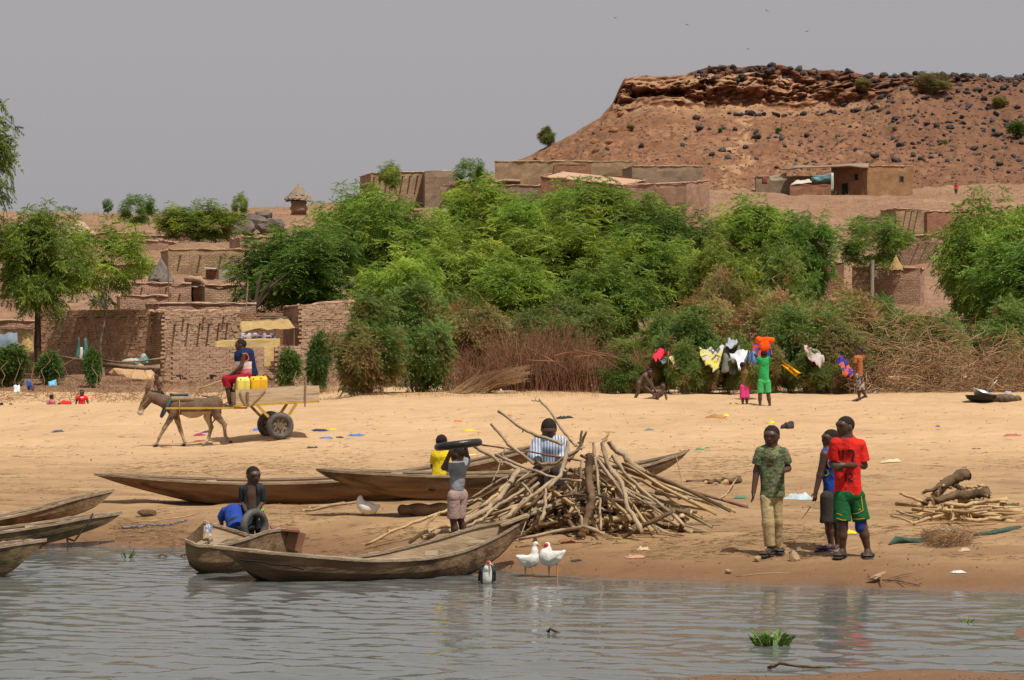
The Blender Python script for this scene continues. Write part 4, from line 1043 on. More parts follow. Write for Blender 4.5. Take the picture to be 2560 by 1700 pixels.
o = quad_sheet('curtain', [P(600, 856, 93.9), P(690, 850, 93.9), P(690, 832, 93.9), P(600, 832, 93.9)], 14, 5, m_print, None, .07, 4, .006, 6); props(o, 'brown-and-white printed curtain hanging under the straw awning', 'curtain')
o = quad_sheet('straw_mat', [P(535, 872, 92.9), P(700, 872, 92.9), P(700, 847, 93.1), P(535, 852, 93.1)], 14, 4, m_mat_, None, .08, 5, .03); props(o, 'long yellow straw mat leaning behind the low brick wall', 'mat')
o = quad_sheet('straw_mat', [P(657, 919, 91.9), P(690, 919, 91.9), P(704, 866, 92.4), P(657, 866, 92.4)], 6, 8, m_mat_, None, .08, 6, .03); props(o, 'yellow straw mat hung across the gap in the low brick wall', 'mat')

# --- low brick yard wall: every brick is a piece of its own
def yard_wall(label, pxl, dl, pxr, dr, ytop, ybot, seed, depth_back=None, holes=()):
    A = P(pxl, ybot, dl); B = P(pxr, ybot, dr); t = (B - A); t.z = 0; ln = t.length; t.normalize(); nn = Vector((t.y, -t.x, 0))
    zt = CH + (YH - ytop) * dl / F; z0 = min(G(A.x, A.y), G(B.x, B.y)) - .1
    o = thing('yard_wall', label, 'wall', (A.x, A.y, z0)); rs_ = np.random.RandomState(seed)
    C, D_ = B - nn * .22, A - nn * .22
    wall_block('mud_core', [A.to_2d()[:], B.to_2d()[:], C.to_2d()[:], D_.to_2d()[:]], z0, [zt - .03] * 4, m_mud, o, amp=.01, seed=seed, roofm=m_coping, edge=.02)
    if depth_back:
        E = D_ - nn * depth_back; Fk = E + t * .22
        wall_block('mud_core', [E.to_2d()[:], Fk.to_2d()[:], (A - nn * .22 + t * .22).to_2d()[:], (A - nn * .22).to_2d()[:]], z0, [zt - .03] * 4, m_mud, o, amp=.015, seed=seed + 1, roofm=m_coping, edge=.02)
    bms = [MB().box((0, 0, 0), (1, 1, 1), None, .07).mesh('brick', mm_) for mm_ in (m_bkp, m_bk, m_bkp, m_bkp, m_bk)]
    bw, bh = .25, .095; z = z0; row = 0; M0 = Matrix((t, -nn, Vector((0, 0, 1)))).transposed()
    while z < zt - .02:
        x = -.05 + (bw / 2 if row % 2 else 0)
        while x < ln - .08:
            cx = x + bw / 2
            if not any(abs(cx - hx * ln) < .13 and abs(z + bh / 2 - z0 - hz) < .09 for hx, hz in holes):
                b_ = link('brick', bms[rs_.randint(len(bms))], o); p = A + t * min(cx, ln - .06) + nn * (-.012 + rs_.normal(0, .005)); p.z = z + bh / 2
                b_.location = p - o.location; b_.scale = (bw * rs_.uniform(.95, 1.02), .12, bh * rs_.uniform(.94, 1.04))
                b_.rotation_euler = (M0 @ rotm(rs_.normal(0, 2), rs_.normal(0, 2), rs_.normal(0, 2.5))).to_euler()
            x += bw
        z += bh; row += 1
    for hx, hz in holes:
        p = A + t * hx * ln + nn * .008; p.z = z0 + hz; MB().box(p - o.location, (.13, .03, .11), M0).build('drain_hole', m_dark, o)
    return o
yard_wall('low pale brick yard wall with four square drain holes behind the cart driver', 427, 91.5, 656, 91.9, 870, 936, 3, 1.8, [(.10, .34), (.45, .38), (.68, .40), (.9, .42)])
yard_wall('short low brick wall right of the hung straw mat, behind a shrub', 690, 91.6, 748, 92.0, 866, 936, 4)

# --- second and third rows on the slope
h3 = house('low pink mud wall with short spouts on the second row, left of the dark arch', 325, 114.5, 478, 115, 3, 706, 760, m_mudpink, 7)
for u in (.1, .3, .5, .66, .82): spout(h3, u, .5, .3)
for u in (.2, .6): spout(h3, u, .2, .3)
h4 = house('mud wall with a rounded parapet on the second row, right of the dark arch', 512, 115, 640, 116, 3, 712, 760, m_mud, 8)
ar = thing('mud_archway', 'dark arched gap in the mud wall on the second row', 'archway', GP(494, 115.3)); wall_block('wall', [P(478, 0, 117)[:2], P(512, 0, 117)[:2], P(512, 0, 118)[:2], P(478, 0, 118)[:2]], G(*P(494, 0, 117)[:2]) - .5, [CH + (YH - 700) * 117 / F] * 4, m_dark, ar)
mb = MB(); mb.tube([P(462, 702, 115.2) - ar.location, P(478, 697, 115.2) - ar.location, P(500, 698, 115.2) - ar.location, P(513, 708, 115.2) - ar.location, P(518, 722, 115.2) - ar.location], [.14, .16, .16, .15, .12], 7); mb.build('arch_rim', m_plast, ar, True)
h5 = house('brown mud house with three spouts and rounded parapet on the third row at left', 420, 134, 612, 135, 4, 622, 700, m_mudtan, 9, cm=m_plast)
for u in (.16, .42, .69): spout(h5, u, .35, .4, .06)
sh = house('small grey shed with white sheet roof beside the brown house with three spouts', 547, 131, 590, 131.5, 1.2, 671, 698, pm('grey_plaster', (.25, .20, .16), (.31, .25, .2), 2, .9), 10, coping=False, name='shed', cat='shed')
house('dark brown side room attached to the left of the small grey shed', 514, 131.3, 547, 131, 1.2, 673, 698, m_mudred, 33, coping=False, name='shed', cat='shed')
o = MB().box(P(528, 671, 130.8), (.62, .9, .05), rotm(0, 4, 0)).build('roof_sheet', flat('white_sheet', (.75, .75, .76), .5)); props(o, 'white metal sheet roofing the small dark shed', 'sheet')
h6 = house('reddish mud wall on the fourth row behind the slender young tree', 130, 160, 395, 158, 3, 600, 640, m_mudpink, 11)
h7 = house('low red mud wall just under the bare left skyline', 165, 178, 330, 178, 2, 582, 602, m_mudred, 12)
house('pale mud wall at the right of the fourth row below the outcrop', 600, 150, 720, 151, 3, 592, 640, m_mudpink, 13)
house('flat mud house half hidden behind the large left neem tree', 60, 128, 330, 127, 3, 690, 740, m_mudpink, 14)
house('long low mud wall above the square spouted house', 300, 108, 420, 108.5, 2, 738, 770, m_mudpink, 15)
for (a_, b_, da, db, y, yb, m_, sd, lab) in [(-60, 95, 150, 149, 640, 690, m_mudpink, 41, 'low mud wall on the slope at the far left edge, above the thick neem tree'), (235, 400, 141, 140, 660, 705, m_mudpink, 42, 'pink mud wall just left of the dark grey thatch cone'), (60, 235, 168, 167, 612, 640, m_mudtan, 43, 'tan mud wall below the wide woven thatch dome'), (330, 470, 174, 173, 588, 612, m_mudpink, 44, 'low pink mud wall under the small bushy tree'), (-40, 60, 172, 172, 596, 625, m_mudred, 45, 'reddish mud wall at the left edge under the skyline'), (560, 660, 143, 143, 628, 660, m_mud, 46, 'mud wall half hidden left of the dark rounded neem tree'), (0, 110, 117, 117, 735, 800, m_mudpink, 47, 'mud house wall behind the crown of the thick neem tree')]:
    h_ = house(lab, a_, da, b_, db, 2.5, y, yb, m_, sd)
    for u in (.2, .45, .75)[:sd % 4]: spout(h_, u, .3, .35)
def cone_roof(name, label, px, y0, y1, w, d, m, body=None, cat='granary'):
    g = P(px, y1, d); t = thing(name, label, cat, g); r_ = w / 2 / F * d; h = (y1 - y0) / F * d; n_ = 26
    V, Q = [], []; rs_ = np.random.RandomState(int(px)); prof = [(1, 0), (.96, .1), (.8, .3), (.78, .28), (.55, .55), (.53, .53), (.28, .8), (.1, .97), (.02, 1.1)]
    for k, (a, z) in enumerate(prof):
        for q in range(n_): an = 6.283 * q / n_; rr = r_ * a * (1 + .05 * rs_.normal()); V.append((rr * math.cos(an), rr * math.sin(an), h * z + .03 * rs_.normal() * (k < 7)))
    for k in range(len(prof) - 1):
        for q in range(n_): Q.append((k * n_ + q, k * n_ + (q + 1) % n_, (k + 1) * n_ + (q + 1) % n_, (k + 1) * n_ + q))
    mk('thatch_cone', V, Q, m, t)
    if body:
        mb = MB(); mb.tube([(0, 0, -body), (0, 0, -body * .55), (0, 0, -.1), (0, 0, .15)], [r_ * .62, r_ * .68, r_ * .62, r_ * .5], 18); mb.build('clay_body', m_plast, t, True)
    return t
cone_roof('granary', 'round clay granary with pointed thatch cap on the skyline left of centre', 747, 462, 502, 70, 172, m_thatch, 1.0)
cone_roof('granary', 'wide woven thatch dome on the bare rise at upper left', 197, 548, 588, 84, 172, pm('tan_thatch', (.36, .25, .15), (.46, .33, .2), 3, .95, .8, 12), .4)
cone_roof('straw_bin', 'yellow straw grain bin on the slope beside the thin grey trunk', 2240, 640, 676, 34, 118, m_mat_, .3, 'granary')
cone_roof('thatch_shelter', 'dark grey thatch cone left of the brown house with three spouts', 402, 648, 704, 66, 126, pm('dark_thatch', (.12, .10, .085), (.2, .17, .14), 3, .95, .8, 12), .5, 'shelter')

# --- upper village below the mesa
u1 = house('square mud house on the skyline with a row of spouts casting slanted shadows', 927, 200, 1135, 202, 4, 432, 508, m_mudtan, 16, ytop_r=426, step=.5)
for u in (.04, .12, .2, .28, .38, .47, .56): spout(u1, u, .35, .7, .07)
u1b = house('grey mud wall joined to the right of the skyline spouted house', 1062, 199, 1136, 199.3, 3.5, 428, 508, m_mudgrey, 17, step=.5, coping=False)
u2 = house('long straw-topped mud house behind the sloped-roof house at the mesa foot', 1237, 215, 1590, 214, 5, 402, 470, m_mudtan, 18, step=.5, cm=pm('straw_coping', (.40, .29, .16), (.5, .37, .22), 3, .95, .6, 9))
u2b = house('red-brown mud wall stretch in the long straw-topped house', 1385, 212.5, 1478, 212.6, 1.5, 410, 445, m_mudred, 19, step=.5, coping=False)
u3 = house('mud house with a broad pale sloping roof in the upper village', 1352, 186.5, 1560, 184, 5, 440, 512, m_mudred, 20, ytop_r=462, back_up=.75, step=.4, roofm=m_coping)
opening(u3, .32, G(u3.location.x, u3.location.y) + .3, .55, 1.25, 'door'); opening(u3, .12, G(u3.location.x, u3.location.y) + .3, .6, .7)
u3b = house('lower pale wing of the sloped-roof house with straw on its roof', 1560, 183.6, 1716, 181.5, 5, 462, 520, m_mudpink, 21, ytop_r=455, back_up=.5, step=.4, roofm=m_coping)
u4 = house('grey-brown mud wall right of the long straw-topped house', 1580, 205, 1757, 206, 4, 414, 500, m_mudgrey, 22, step=.5)
u5 = house('low tumbledown yard wall with clutter left of the sloped-roof house', 1100, 190, 1350, 189, 2, 462, 515, m_mudgrey, 23, step=.4)
for px, y, w, hh_, lab in [(1265, 448, 70, 24, 'grey cloth-covered lean-to above the tumbledown yard wall'), (1215, 445, 44, 20, 'dark small shelter above the tumbledown yard wall')]:
    t = thing('lean_to', lab, 'shelter', P(px, y + hh_, 191)); k = 191 / F
    for s in (-1, 1): MB().tube([(s * w * .5 * k, 0, 0), (s * w * .5 * k, 0, hh_ * k)], .06, 5).build('post', m_wood, t)
    o = quad_sheet('cover', [(-w * .55 * k, -.5, hh_ * .75 * k), (w * .55 * k, -.5, hh_ * .75 * k), (w * .5 * k, .9, hh_ * 1.1 * k), (-w * .5 * k, .9, hh_ * 1.1 * k)], 8, 4, m_thatch, None, .15, px); o.parent = t
    MB().box((0, .8, hh_ * .4 * k), (w * k, .2, hh_ * .9 * k)).build('back_wall', m_mudred, t)
r1 = house('orange-brown mud house block with one small window at the mesa foot', 2168, 229, 2282, 231, 4, 414, 484, brickmat('orange_mud_brick', (.40, .235, .12), (.47, .285, .15), (.28, .165, .085)), 24, step=.5)
opening(r1, .75, r1['_f'][4] - 1.35, .4, .45)
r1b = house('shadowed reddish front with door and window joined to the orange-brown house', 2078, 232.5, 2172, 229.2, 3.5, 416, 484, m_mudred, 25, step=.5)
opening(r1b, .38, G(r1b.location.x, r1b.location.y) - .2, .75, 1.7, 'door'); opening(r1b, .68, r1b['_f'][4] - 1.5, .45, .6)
r1c = house('long low straw-roofed shelter wall left of the shadowed front', 1890, 234, 2085, 233.5, 3, 440, 486, m_mudgrey, 26, step=.5)
o = quad_sheet('straw_roof', [P(1955, 428, 231.5), P(2172, 416, 228.5), P(2172, 412, 232), P(1990, 417, 235)], 14, 4, m_thatch, None, .2, 8, .12); props(o, 'ragged straw roof laid over the long low shelter', 'roof')
o = quad_sheet('tarpaulin', [P(2030, 452, 229.8), P(2082, 452, 229.8), P(2082, 432, 229.8), P(2026, 437, 229.8)], 8, 5, pm('teal_tarp', (.10, .22, .23), (.16, .31, .31), 1.5, .7), None, .2, 9, .02, 4, .12); props(o, 'blue-green tarpaulin hung at the front of the long low shelter', 'tarpaulin')
o = quad_sheet('pale_cloth', [P(2076, 478, 229.3), P(2084, 478, 229.3), P(2084, 432, 229.3), P(2078, 432, 229.3)], 3, 6, pm('pale_green_cloth', (.42, .46, .38), (.52, .55, .46), 1.5, .8), None, .08, 10, .02, 4); props(o, 'pale green cloth strip hanging beside the blue-green tarpaulin', 'cloth')
o = quad_sheet('sacking', [P(1925, 455, 231.5), P(1968, 450, 231.5), P(1966, 434, 232), P(1922, 440, 232)], 7, 4, m_thatch, None, .2, 11, .02); props(o, 'brown sacking draped on the left part of the long low shelter', 'sacking')
o = quad_sheet('red_cloth', [P(1905, 460, 231), P(1918, 460, 231), P(1918, 442, 231), P(1905, 442, 231)], 3, 3, flat('dull_red_cloth', (.2, .05, .04)), None, .06, 12, .02); props(o, 'dull red cloth in the opening of the long low shelter', 'cloth')
o = quad_sheet('white_cloth', [P(1975, 462, 229.5), P(2030, 455, 229.5), P(2024, 446, 230.3), P(1990, 450, 230.3)], 6, 3, flat('offwhite_cloth', (.55, .48, .38)), None, .12, 13, .02); props(o, 'off-white cloth spread on the low wall under the blue-green tarpaulin', 'cloth')
yw = house('low broken mud wall in front of the long low shelter', 1975, 228.5, 2078, 228.5, .4, 462, 484, m_mudred, 27, step=.4, coping=False, name='yard_wall', cat='wall')
r2 = house('small mud house with slanted spout shadows below the orange-brown house', 2240, 168, 2322, 168.5, 3, 520, 588, m_mudtan, 28, ytop_r=522)
for u in (.3, .48, .66): spout(r2, u, .2, .7, .05)
r2b = house('reddish mud room joined to the right of the small spouted house', 2318, 168.2, 2420, 170, 3, 527, 592, m_mudred, 29)
r3 = house('tumbled dry-stone yard wall left of the small spouted house', 2150, 168, 2230, 167, .6, 542, 585, m_mudgrey, 30, name='yard_wall', cat='wall', coping=False)
r4 = house('pink rubble mud-brick house wall beside the thin grey trunk', 2236, 146, 2330, 145, 3, 586, 690, m_mudpink, 31)
for u in (.66, .88): spout(r4, u, .5, .4)
r5 = house('mud house wall hidden low behind the russet bush', 2130, 128, 2300, 127, 2, 668, 770, m_mudpink, 32)
house('shaded mud wall glimpsed between trees left of the thin grey trunk', 2060, 131, 2110, 131, 2, 655, 720, m_mudred, 34)
mb = MB()
g = thing('grey_post', 'straight pale grey post standing among bushes below the sparse tree', 'post', GP(2178, 105)); mb.tube([(0, 0, -.3), (.03, 0, 1.2), (.06, 0, CH + (YH - 650) * 105 / F - g.location.z)], [.09, .085, .08], 8); mb.build('shaft', pm('grey_bark', (.27, .25, .2), (.36, .33, .27), 2, .9), g)
for px, d, y, lab in [(572, 108, 705, 'thin pale pole leaning beside the dead tree stump'), (640, 0, 0, '')][:1]:
    g = thing('pole', lab, 'pole', GP(605, 100)); e = P(620, 702, 100) - g.location; MB().tube([(0, 0, -.2), e], [.035, .025], 6).build('shaft', m_palebark, g)
for (pxa, ya, pxb, yb, d, lab) in [(419, 632, 424, 770, 104, 'thin dark pole rising above the roof of the square spouted house')]:
    a = P(pxb, yb, d); g = thing('pole', lab, 'pole', a); MB().tube([(0, 0, -.3), P(pxa, ya, d) - a], [.04, .025], 6).build('shaft', m_wood, g)
# bare-limbed stump by the veranda
g = thing('dead_tree', 'bare forked dead tree between the square house and the dark neem tree', 'tree', GP(636, 105))
MB().tube([(0, 0, -.5), (.05, 0, 1.6), (-.1, 0, 2.6)], [.2, .17, .12], 8).build('trunk', m_bark, g)
for e in ((-.9, .2, 3.6), (.9, -.2, 3.5), (.3, .3, 4.0), (1.6, 0, 3.9)): MB().tube([(0, 0, 2.2), Vector(e) * .5 + Vector((0, 0, 1.3)), e], [.09, .07, .02], 6).build('limb', m_bark, g)
# yard things on the left bank
t = thing('tarpaulin', 'grey-blue tarpaulin draped over a frame at the left edge', 'tarpaulin', GP(25, 91)); k = 91 / F
for s in (-2, 44): MB().tube([((s - 25) * k, 0, -.2), ((s - 25) * k, 0, 70 * k)], .03, 5).build('post', m_wood, t)
m_gb = pm('greyblue_tarp', (.13, .17, .21), (.19, .235, .28), 1.4, .7, spec=.3)
o = quad_sheet('sheet', [P(-40, 885, 90.6), P(48, 885, 90.6), P(43, 832, 91), P(-38, 836, 91)], 12, 7, m_gb, None, .1, 14, .015, 5); o.parent = t; o.location = -t.location
o = quad_sheet('straw_mat', [P(40, 880, 92), P(84, 880, 92), P(82, 826, 92.6), P(2, 824, 92.6)], 10, 8, m_mat_, None, .1, 15, .04); props(o, 'yellow straw mat fence behind the grey-blue tarpaulin', 'mat')
t = thing('cloth_stand', 'green and white cloths hung on two short poles in the left yard', 'cloth', GP(207, 93))
for px in (196, 214): MB().tube([P(px, 905, 93) - t.location, P(px, 842, 93) - t.location], .025, 5).build('pole', m_wood, t)
for pts, c in (([190, 896, 203, 896, 198, 844, 195, 846], (.06, .16, .12)), ([206, 893, 224, 893, 216, 846, 211, 846], (.06, .17, .13)), ([197, 898, 211, 898, 206, 868, 201, 868], (.62, .6, .55))):
    o = quad_sheet('hanging_cloth', [P(pts[0], pts[1], 92.9), P(pts[2], pts[3], 92.9), P(pts[4], pts[5], 92.9), P(pts[6], pts[7], 92.9)], 4, 6, flat('cl%d' % pts[0], c), None, .05, pts[0], .01); o.parent = t; o.location = -t.location
t = props(link('sand_heap', rock_mesh('sand_heap', 91, pm('heap_sand', (.5, .31, .16), (.56, .36, .2), 2, .95, .4, 9), 3, (1.0, .8, .75), .2)), 'pale heap of sand against the shaded side of the square house', 'sand heap'); t.location = GP(335, 95.4)
for px, y, d, s_, lab in [(327, 905, 93.5, (.35, .2, .14), 'plump white sack lying at the front of the sand heap'), (358, 898, 94.4, (.13, .13, .22), 'white sack leaning upright against the square house')]:
    V, Q = sdf_mesh([ell((0, 0, 0), s_, None, .05), ell((s_[0] * .3, 0, s_[2] * .2), (s_[0] * .7, s_[1] * .9, s_[2] * .8), None, .05)], .03); o = mk('sack', V, Q, pm('white_sack', (.38, .34, .29), (.48, .44, .38), 4, .8, .3, 12), None, True); o.location = P(px, y, d); props(o, lab, 'sack')
o = quad_sheet('teal_cloth', [P(335, 908, 93), P(372, 907, 93), P(368, 892, 94), P(340, 893, 94)], 9, 4, flat('teal_cloth', (.06, .24, .22)), None, .14, 17, .02); props(o, 'teal cloth heaped at the corner of the square house', 'cloth')
for pts, lab, r_ in (([(255, 900), (300, 906), (350, 903), (412, 894)], 'long thin bent pole lying across the left yard', .035), ([(258, 912), (310, 916), (365, 920), (400, 916)], 'thick grey log lying at the top of the bank', .09), ([(140, 890), (190, 898), (240, 900)], 'short grey log lying left of the dark upright shrub', .05)):
    mb = MB(); mb.tube([P(x, y, 89.5) for x, y in pts], r_, 8); o = mb.build('log', m_wood, None, True); props(o, lab, 'log')
g = thing('stick', 'forked stick leaning on the corner of the low brick wall', 'stick', GP(412, 90.5)); MB().tube([(-.1, 0, -.1), (.02, 0, .9), (.14, 0, 1.5)], [.03, .025, .015], 5).build('shaft', m_wood, g)
# ------------------------------------------------------------------ boats
m_hull = pm('weathered_hull', (.13, .075, .038), (.25, .16, .088), 2.2, .75, .5, 9, stretch=(.5, 4, 4), c3=(.07, .042, .022), s3=1.6, t3=(.5, .66), spec=.25)
m_hull2 = pm('reddish_hull', (.145, .076, .039), (.25, .148, .08), 2.2, .75, .5, 9, stretch=(.5, 4, 4), c3=(.08, .042, .022), s3=1.4, t3=(.52, .68), spec=.25)
m_hull3 = pm('olive_hull', (.09, .068, .032), (.20, .135, .068), 2.0, .7, .5, 9, stretch=(.5, 4, 4), c3=(.05, .032, .018), s3=1.4, t3=(.5, .66), spec=.3)
m_deck = pm('pale_boat_wood', (.30, .205, .12), (.43, .315, .20), 2.6, .85, .4, 12, stretch=(.6, 5, 5), c3=(.20, .13, .075), s3=2, t3=(.52, .7), spec=.2)
m_gun = pm('grey_gunwale_wood', (.24, .175, .115), (.39, .295, .20), 3.0, .85, .5, 14, stretch=(.7, 5, 5), spec=.2)
m_rope = pm('old_rope', (.30, .22, .12), (.4, .3, .17), 9, .9)
m_blackrope = flat('dark_rope', (.03, .025, .022))
for m_ in (m_hull, m_hull2, m_hull3):           # hulls are wet and dark up to a hand above the river
    n = m_.node_tree.nodes; L = m_.node_tree.links; b = n['Principled BSDF']; src = b.inputs['Base Color'].links[0].from_socket
    ge = n.new('ShaderNodeNewGeometry'); se = n.new('ShaderNodeSeparateXYZ'); L.new(ge.outputs['Position'], se.inputs[0]); nz_ = noise_n(n, L, ge.outputs['Position'], 3, 4)
    ma = n.new('ShaderNodeMath'); ma.operation = 'MULTIPLY_ADD'; ma.inputs[1].default_value = .12; L.new(nz_, ma.inputs[0]); L.new(se.outputs[2], ma.inputs[2])
    mr = n.new('ShaderNodeMapRange'); mr.inputs[1].default_value = .2; mr.inputs[2].default_value = .08; mr.inputs[4].default_value = .7; L.new(ma.outputs[0], mr.inputs[0])
    c = mix(n, L, mr.outputs[0], src, (.04, .026, .014)); L.new(c, b.inputs['Base Color'])
def boat(name, label, near, far, keel, hm, im=None, rail=.028, flare=.62, ns=44, thwarts=(), loc_i=None, cat='boat', cap_l=True):
    im = im or m_deck
    def curve(pts):
        W = [P(*p) for p in pts]; t = np.linspace(0, 1, len(W)); tt = np.linspace(0, 1, ns)
        A = np.array([list(w) for w in W])
        # catmull-rom through the stations
        out = []
        for u in tt:
            f = u * (len(W) - 1); i = min(int(f), len(W) - 2); f -= i
            p0, p1, p2, p3 = A[max(i - 1, 0)], A[i], A[i + 1], A[min(i + 2, len(W) - 1)]
            out.append(.5 * ((2 * p1) + (-p0 + p2) * f + (2 * p0 - 5 * p1 + 4 * p2 - p3) * f * f + (-p0 + 3 * p1 - 3 * p2 + p3) * f ** 3))
        return np.array(out)
    N, Fr, K = curve(near), curve(far), curve(keel)
    m_ = .5 * (N[ns // 2] + Fr[ns // 2]); org = Vector((m_[0], m_[1], K[:, 2].min())); o = np.array(org)
    t = thing(name, label, cat, org)
    N, Fr, K = N - o, Fr - o, K - o
    rows = []
    for s_ in range(ns):
        n_, f_, k_ = N[s_], Fr[s_], K[s_]
        mid = .5 * (n_ + f_); 
        def side(g): 
            c1 = k_ + (g - k_) * np.array([flare, flare, .10]); c2 = k_ + (g - k_) * np.array([.9, .9, .52])
            return g, c2, c1
        g1, a2, a1 = side(n_); g2, b2, b1 = side(f_)
        rows.append([g1, a2, a1, k_, b1, b2, g2])
    Rw = np.array(rows); nc_ = 7
    rsb = np.random.RandomState(len(label))
    def shell(off):
        S = Rw.copy()
        if off:
            c_ = .5 * (S[:, :1] + S[:, -1:]); v = c_ - S; v[..., 2] = 0; ln = np.linalg.norm(v, axis=2, keepdims=True); S = S + v / np.maximum(ln, 1e-6) * np.minimum(off, ln * .8)
            S[:, 1:6, 2] += off * np.array([.3, 1, 1, 1, .3])
        return S
    O_, I_ = shell(0), shell(.032)
    V = np.concatenate([O_.reshape(-1, 3)]); Q = []
    for s_ in range(ns - 1):
        for c_ in range(nc_ - 1):
            a = s_ * nc_ + c_; Q.append((a, a + nc_, a + nc_ + 1, a + 1))
    Q.append(tuple(range(nc_ - 1, -1, -1))); Q.append(tuple((ns - 1) * nc_ + c_ for c_ in range(nc_)))
    mk('hull', V, Q, hm, t, False)
    V = I_.reshape(-1, 3); Q = [(s_ * nc_ + c_, s_ * nc_ + c_ + 1, (s_ + 1) * nc_ + c_ + 1, (s_ + 1) * nc_ + c_) for s_ in range(ns - 1) for c_ in range(nc_ - 1)]
    mk('inner_planking', V, Q, im, t, False)
    for g, sgn in ((N, 1), (Fr, -1)):
        V, Q = [], []
        for s_ in range(ns):
            p = g[s_]; q = (.5 * (N[s_] + Fr[s_]) - p); q[2] = 0; l = np.linalg.norm(q); q = q / max(l, 1e-6); w = min(.055, l * .9)
            j = rsb.normal(0, .003, 2)
            for a, z in ((-.014, -rail * .6), (-.014, rail * .4 + j[0]), (w, rail * .4 + j[1]), (w, -rail * .6)): V.append(p + q * a + np.array([0, 0, z]))
        for s_ in range(ns - 1):
            for c_ in range(4): a, b = s_ * 4 + c_, s_ * 4 + (c_ + 1) % 4; Q.append((a, b, b + 4, a + 4))
        Q += [(3, 2, 1, 0), tuple((ns - 1) * 4 + c_ for c_ in range(4))]
        mk('gunwale', V, Q, m_gun, t)
    for u, w, drop in thwarts:
        s_ = int(u * (ns - 1)); a, b = Vector(N[s_]), Vector(Fr[s_]); a.z = b.z = min(a.z, b.z) + abs(a.z - b.z) * .3; d_ = (Vector(N[min(s_ + 1, ns - 1)]) - Vector(N[max(0, s_ - 1)])).normalized(); d_.z = 0; d_.normalize()
        c_ = (a + b) / 2 - Vector((0, 0, drop)); ax_ = (b - a).normalized(); up = ax_.cross(d_).normalized() * -1
        M = Matrix((d_, ax_, d_.cross(ax_))).transposed()
        MB().box(c_, (w, (b - a).length * .8, .03), M).build('thwart', m_gun, t)
    t['_n'] = ns
    return t, N, Fr, K
bB = boat('canoe', 'weathered plank canoe lying in the shallows in front, its right bow on the sand',
 [(531,1366,24.2),(600,1374,24.05),(680,1382,24.0),(765,1389,24.0),(860,1397,24.1),(950,1401,24.2),(1050,1397,24.4),(1115,1388,24.6),(1180,1370,24.9),(1250,1338,25.2),(1300,1308,25.45),(1320,1292,25.55)],
 [(533,1365,24.3),(600,1372,24.6),(680,1381,24.8),(765,1388,24.9),(860,1392,25.0),(950,1381,25.1),(1050,1357,25.2),(1115,1339,25.3),(1180,1319,25.4),(1250,1304,25.5),(1300,1297,25.56),(1321,1292,25.57)],
 [(540,1369,24.25),(595,1408,24.3),(650,1452,24.35),(765,1464,24.4),(860,1465,24.5),(950,1463,24.6),(1050,1459,24.75),(1115,1451,24.9),(1180,1433,25.05),(1250,1390,25.3),(1300,1330,25.5),(1319,1298,25.56)],
 m_hull, thwarts=[(.60, .16, .03), (.745, .22, .03)])
t = bB[0]
MB().box(P(1285, 1300, 25.5) - t.location, (.32, .2, .025), rotm(0, -20, 8)).build('bow_deck', m_deck, t)
# split plank: a dark crack line proud of the hull
mb = MB(); pts = [(600, 1400), (660, 1405), (690, 1412), (720, 1413), (760, 1424)]
for a, b in zip(pts[:-1], pts[1:]): mb.tube([P(*a, 23.93) - t.location, P(*b, 23.93) - t.location], .008, 4)
mb.build('plank_crack', m_dark, t)
bA = boat('canoe', 'broad open boat behind the front canoe, with a bench and a patterned rag inside',
 [(462,1350,24.9),(480,1358,24.85),(505,1364,24.85),(560,1361,25.0),(620,1346,25.2),(665,1330,25.4),(705,1324,25.6),(735,1332,25.8),(755,1362,25.9)],
 [(511,1304,26.3),(530,1309,26.3),(555,1316,26.3),(595,1328,26.25),(631,1339,26.2),(668,1327,26.15),(705,1320,26.15),(735,1327,26.2),(756,1360,26.1)],
 [(492,1414,25.4),(510,1428,25.4),(540,1440,25.4),(590,1446,25.4),(640,1446,25.5),(680,1442,25.6),(710,1434,25.7),(735,1420,25.8),(750,1398,25.9)],
 m_hull, thwarts=[(.28, .1, .06), (.12, .09, .09)])
t = bA[0]
mb = MB(); mb.box(P(712, 1322, 25.8) - t.location, (.30, .45, .02), rotm(0, 6, 8)).build('end_deck', pm('red_board', (.2, .085, .045), (.28, .13, .07), 3, .8), t)
mb = MB(); mb.box(P(737, 1352, 25.72) - t.location, (.19, .03, .2), rotm(0, 14, 20)).build('end_board', MT['red_board'], t)
bL = boat('canoe', 'longest beached canoe with a low pointed left bow, behind the boy in the dark shirt',
 [(235,1186,33.2),(300,1190,32.9),(400,1199,32.7),(520,1206,32.6),(650,1209,32.5),(800,1205,32.5),(950,1194,32.5),(1080,1178,32.6),(1162,1166,32.7),(1250,1146,32.9),(1334,1122,33.1),(1400,1098,33.3)],
 [(235,1185,33.3),(300,1185,33.5),(400,1190,33.6),(520,1195,33.7),(650,1197,33.7),(800,1193,33.7),(950,1181,33.7),(1080,1165,33.7),(1162,1152,33.7),(1250,1133,33.6),(1334,1113,33.5),(1400,1097,33.4)],
 [(238,1188,33.25),(300,1209,33.2),(400,1236,33.1),(500,1258,33.1),(600,1265,33.1),(700,1266,33.1),(820,1260,33.1),(950,1246,33.1),(1080,1226,33.1),(1200,1195,33.2),(1300,1155,33.3),(1394,1103,33.35)],
 m_hull2, thwarts=[(.3, .14, .03), (.5, .14, .03), (.72, .14, .03)])
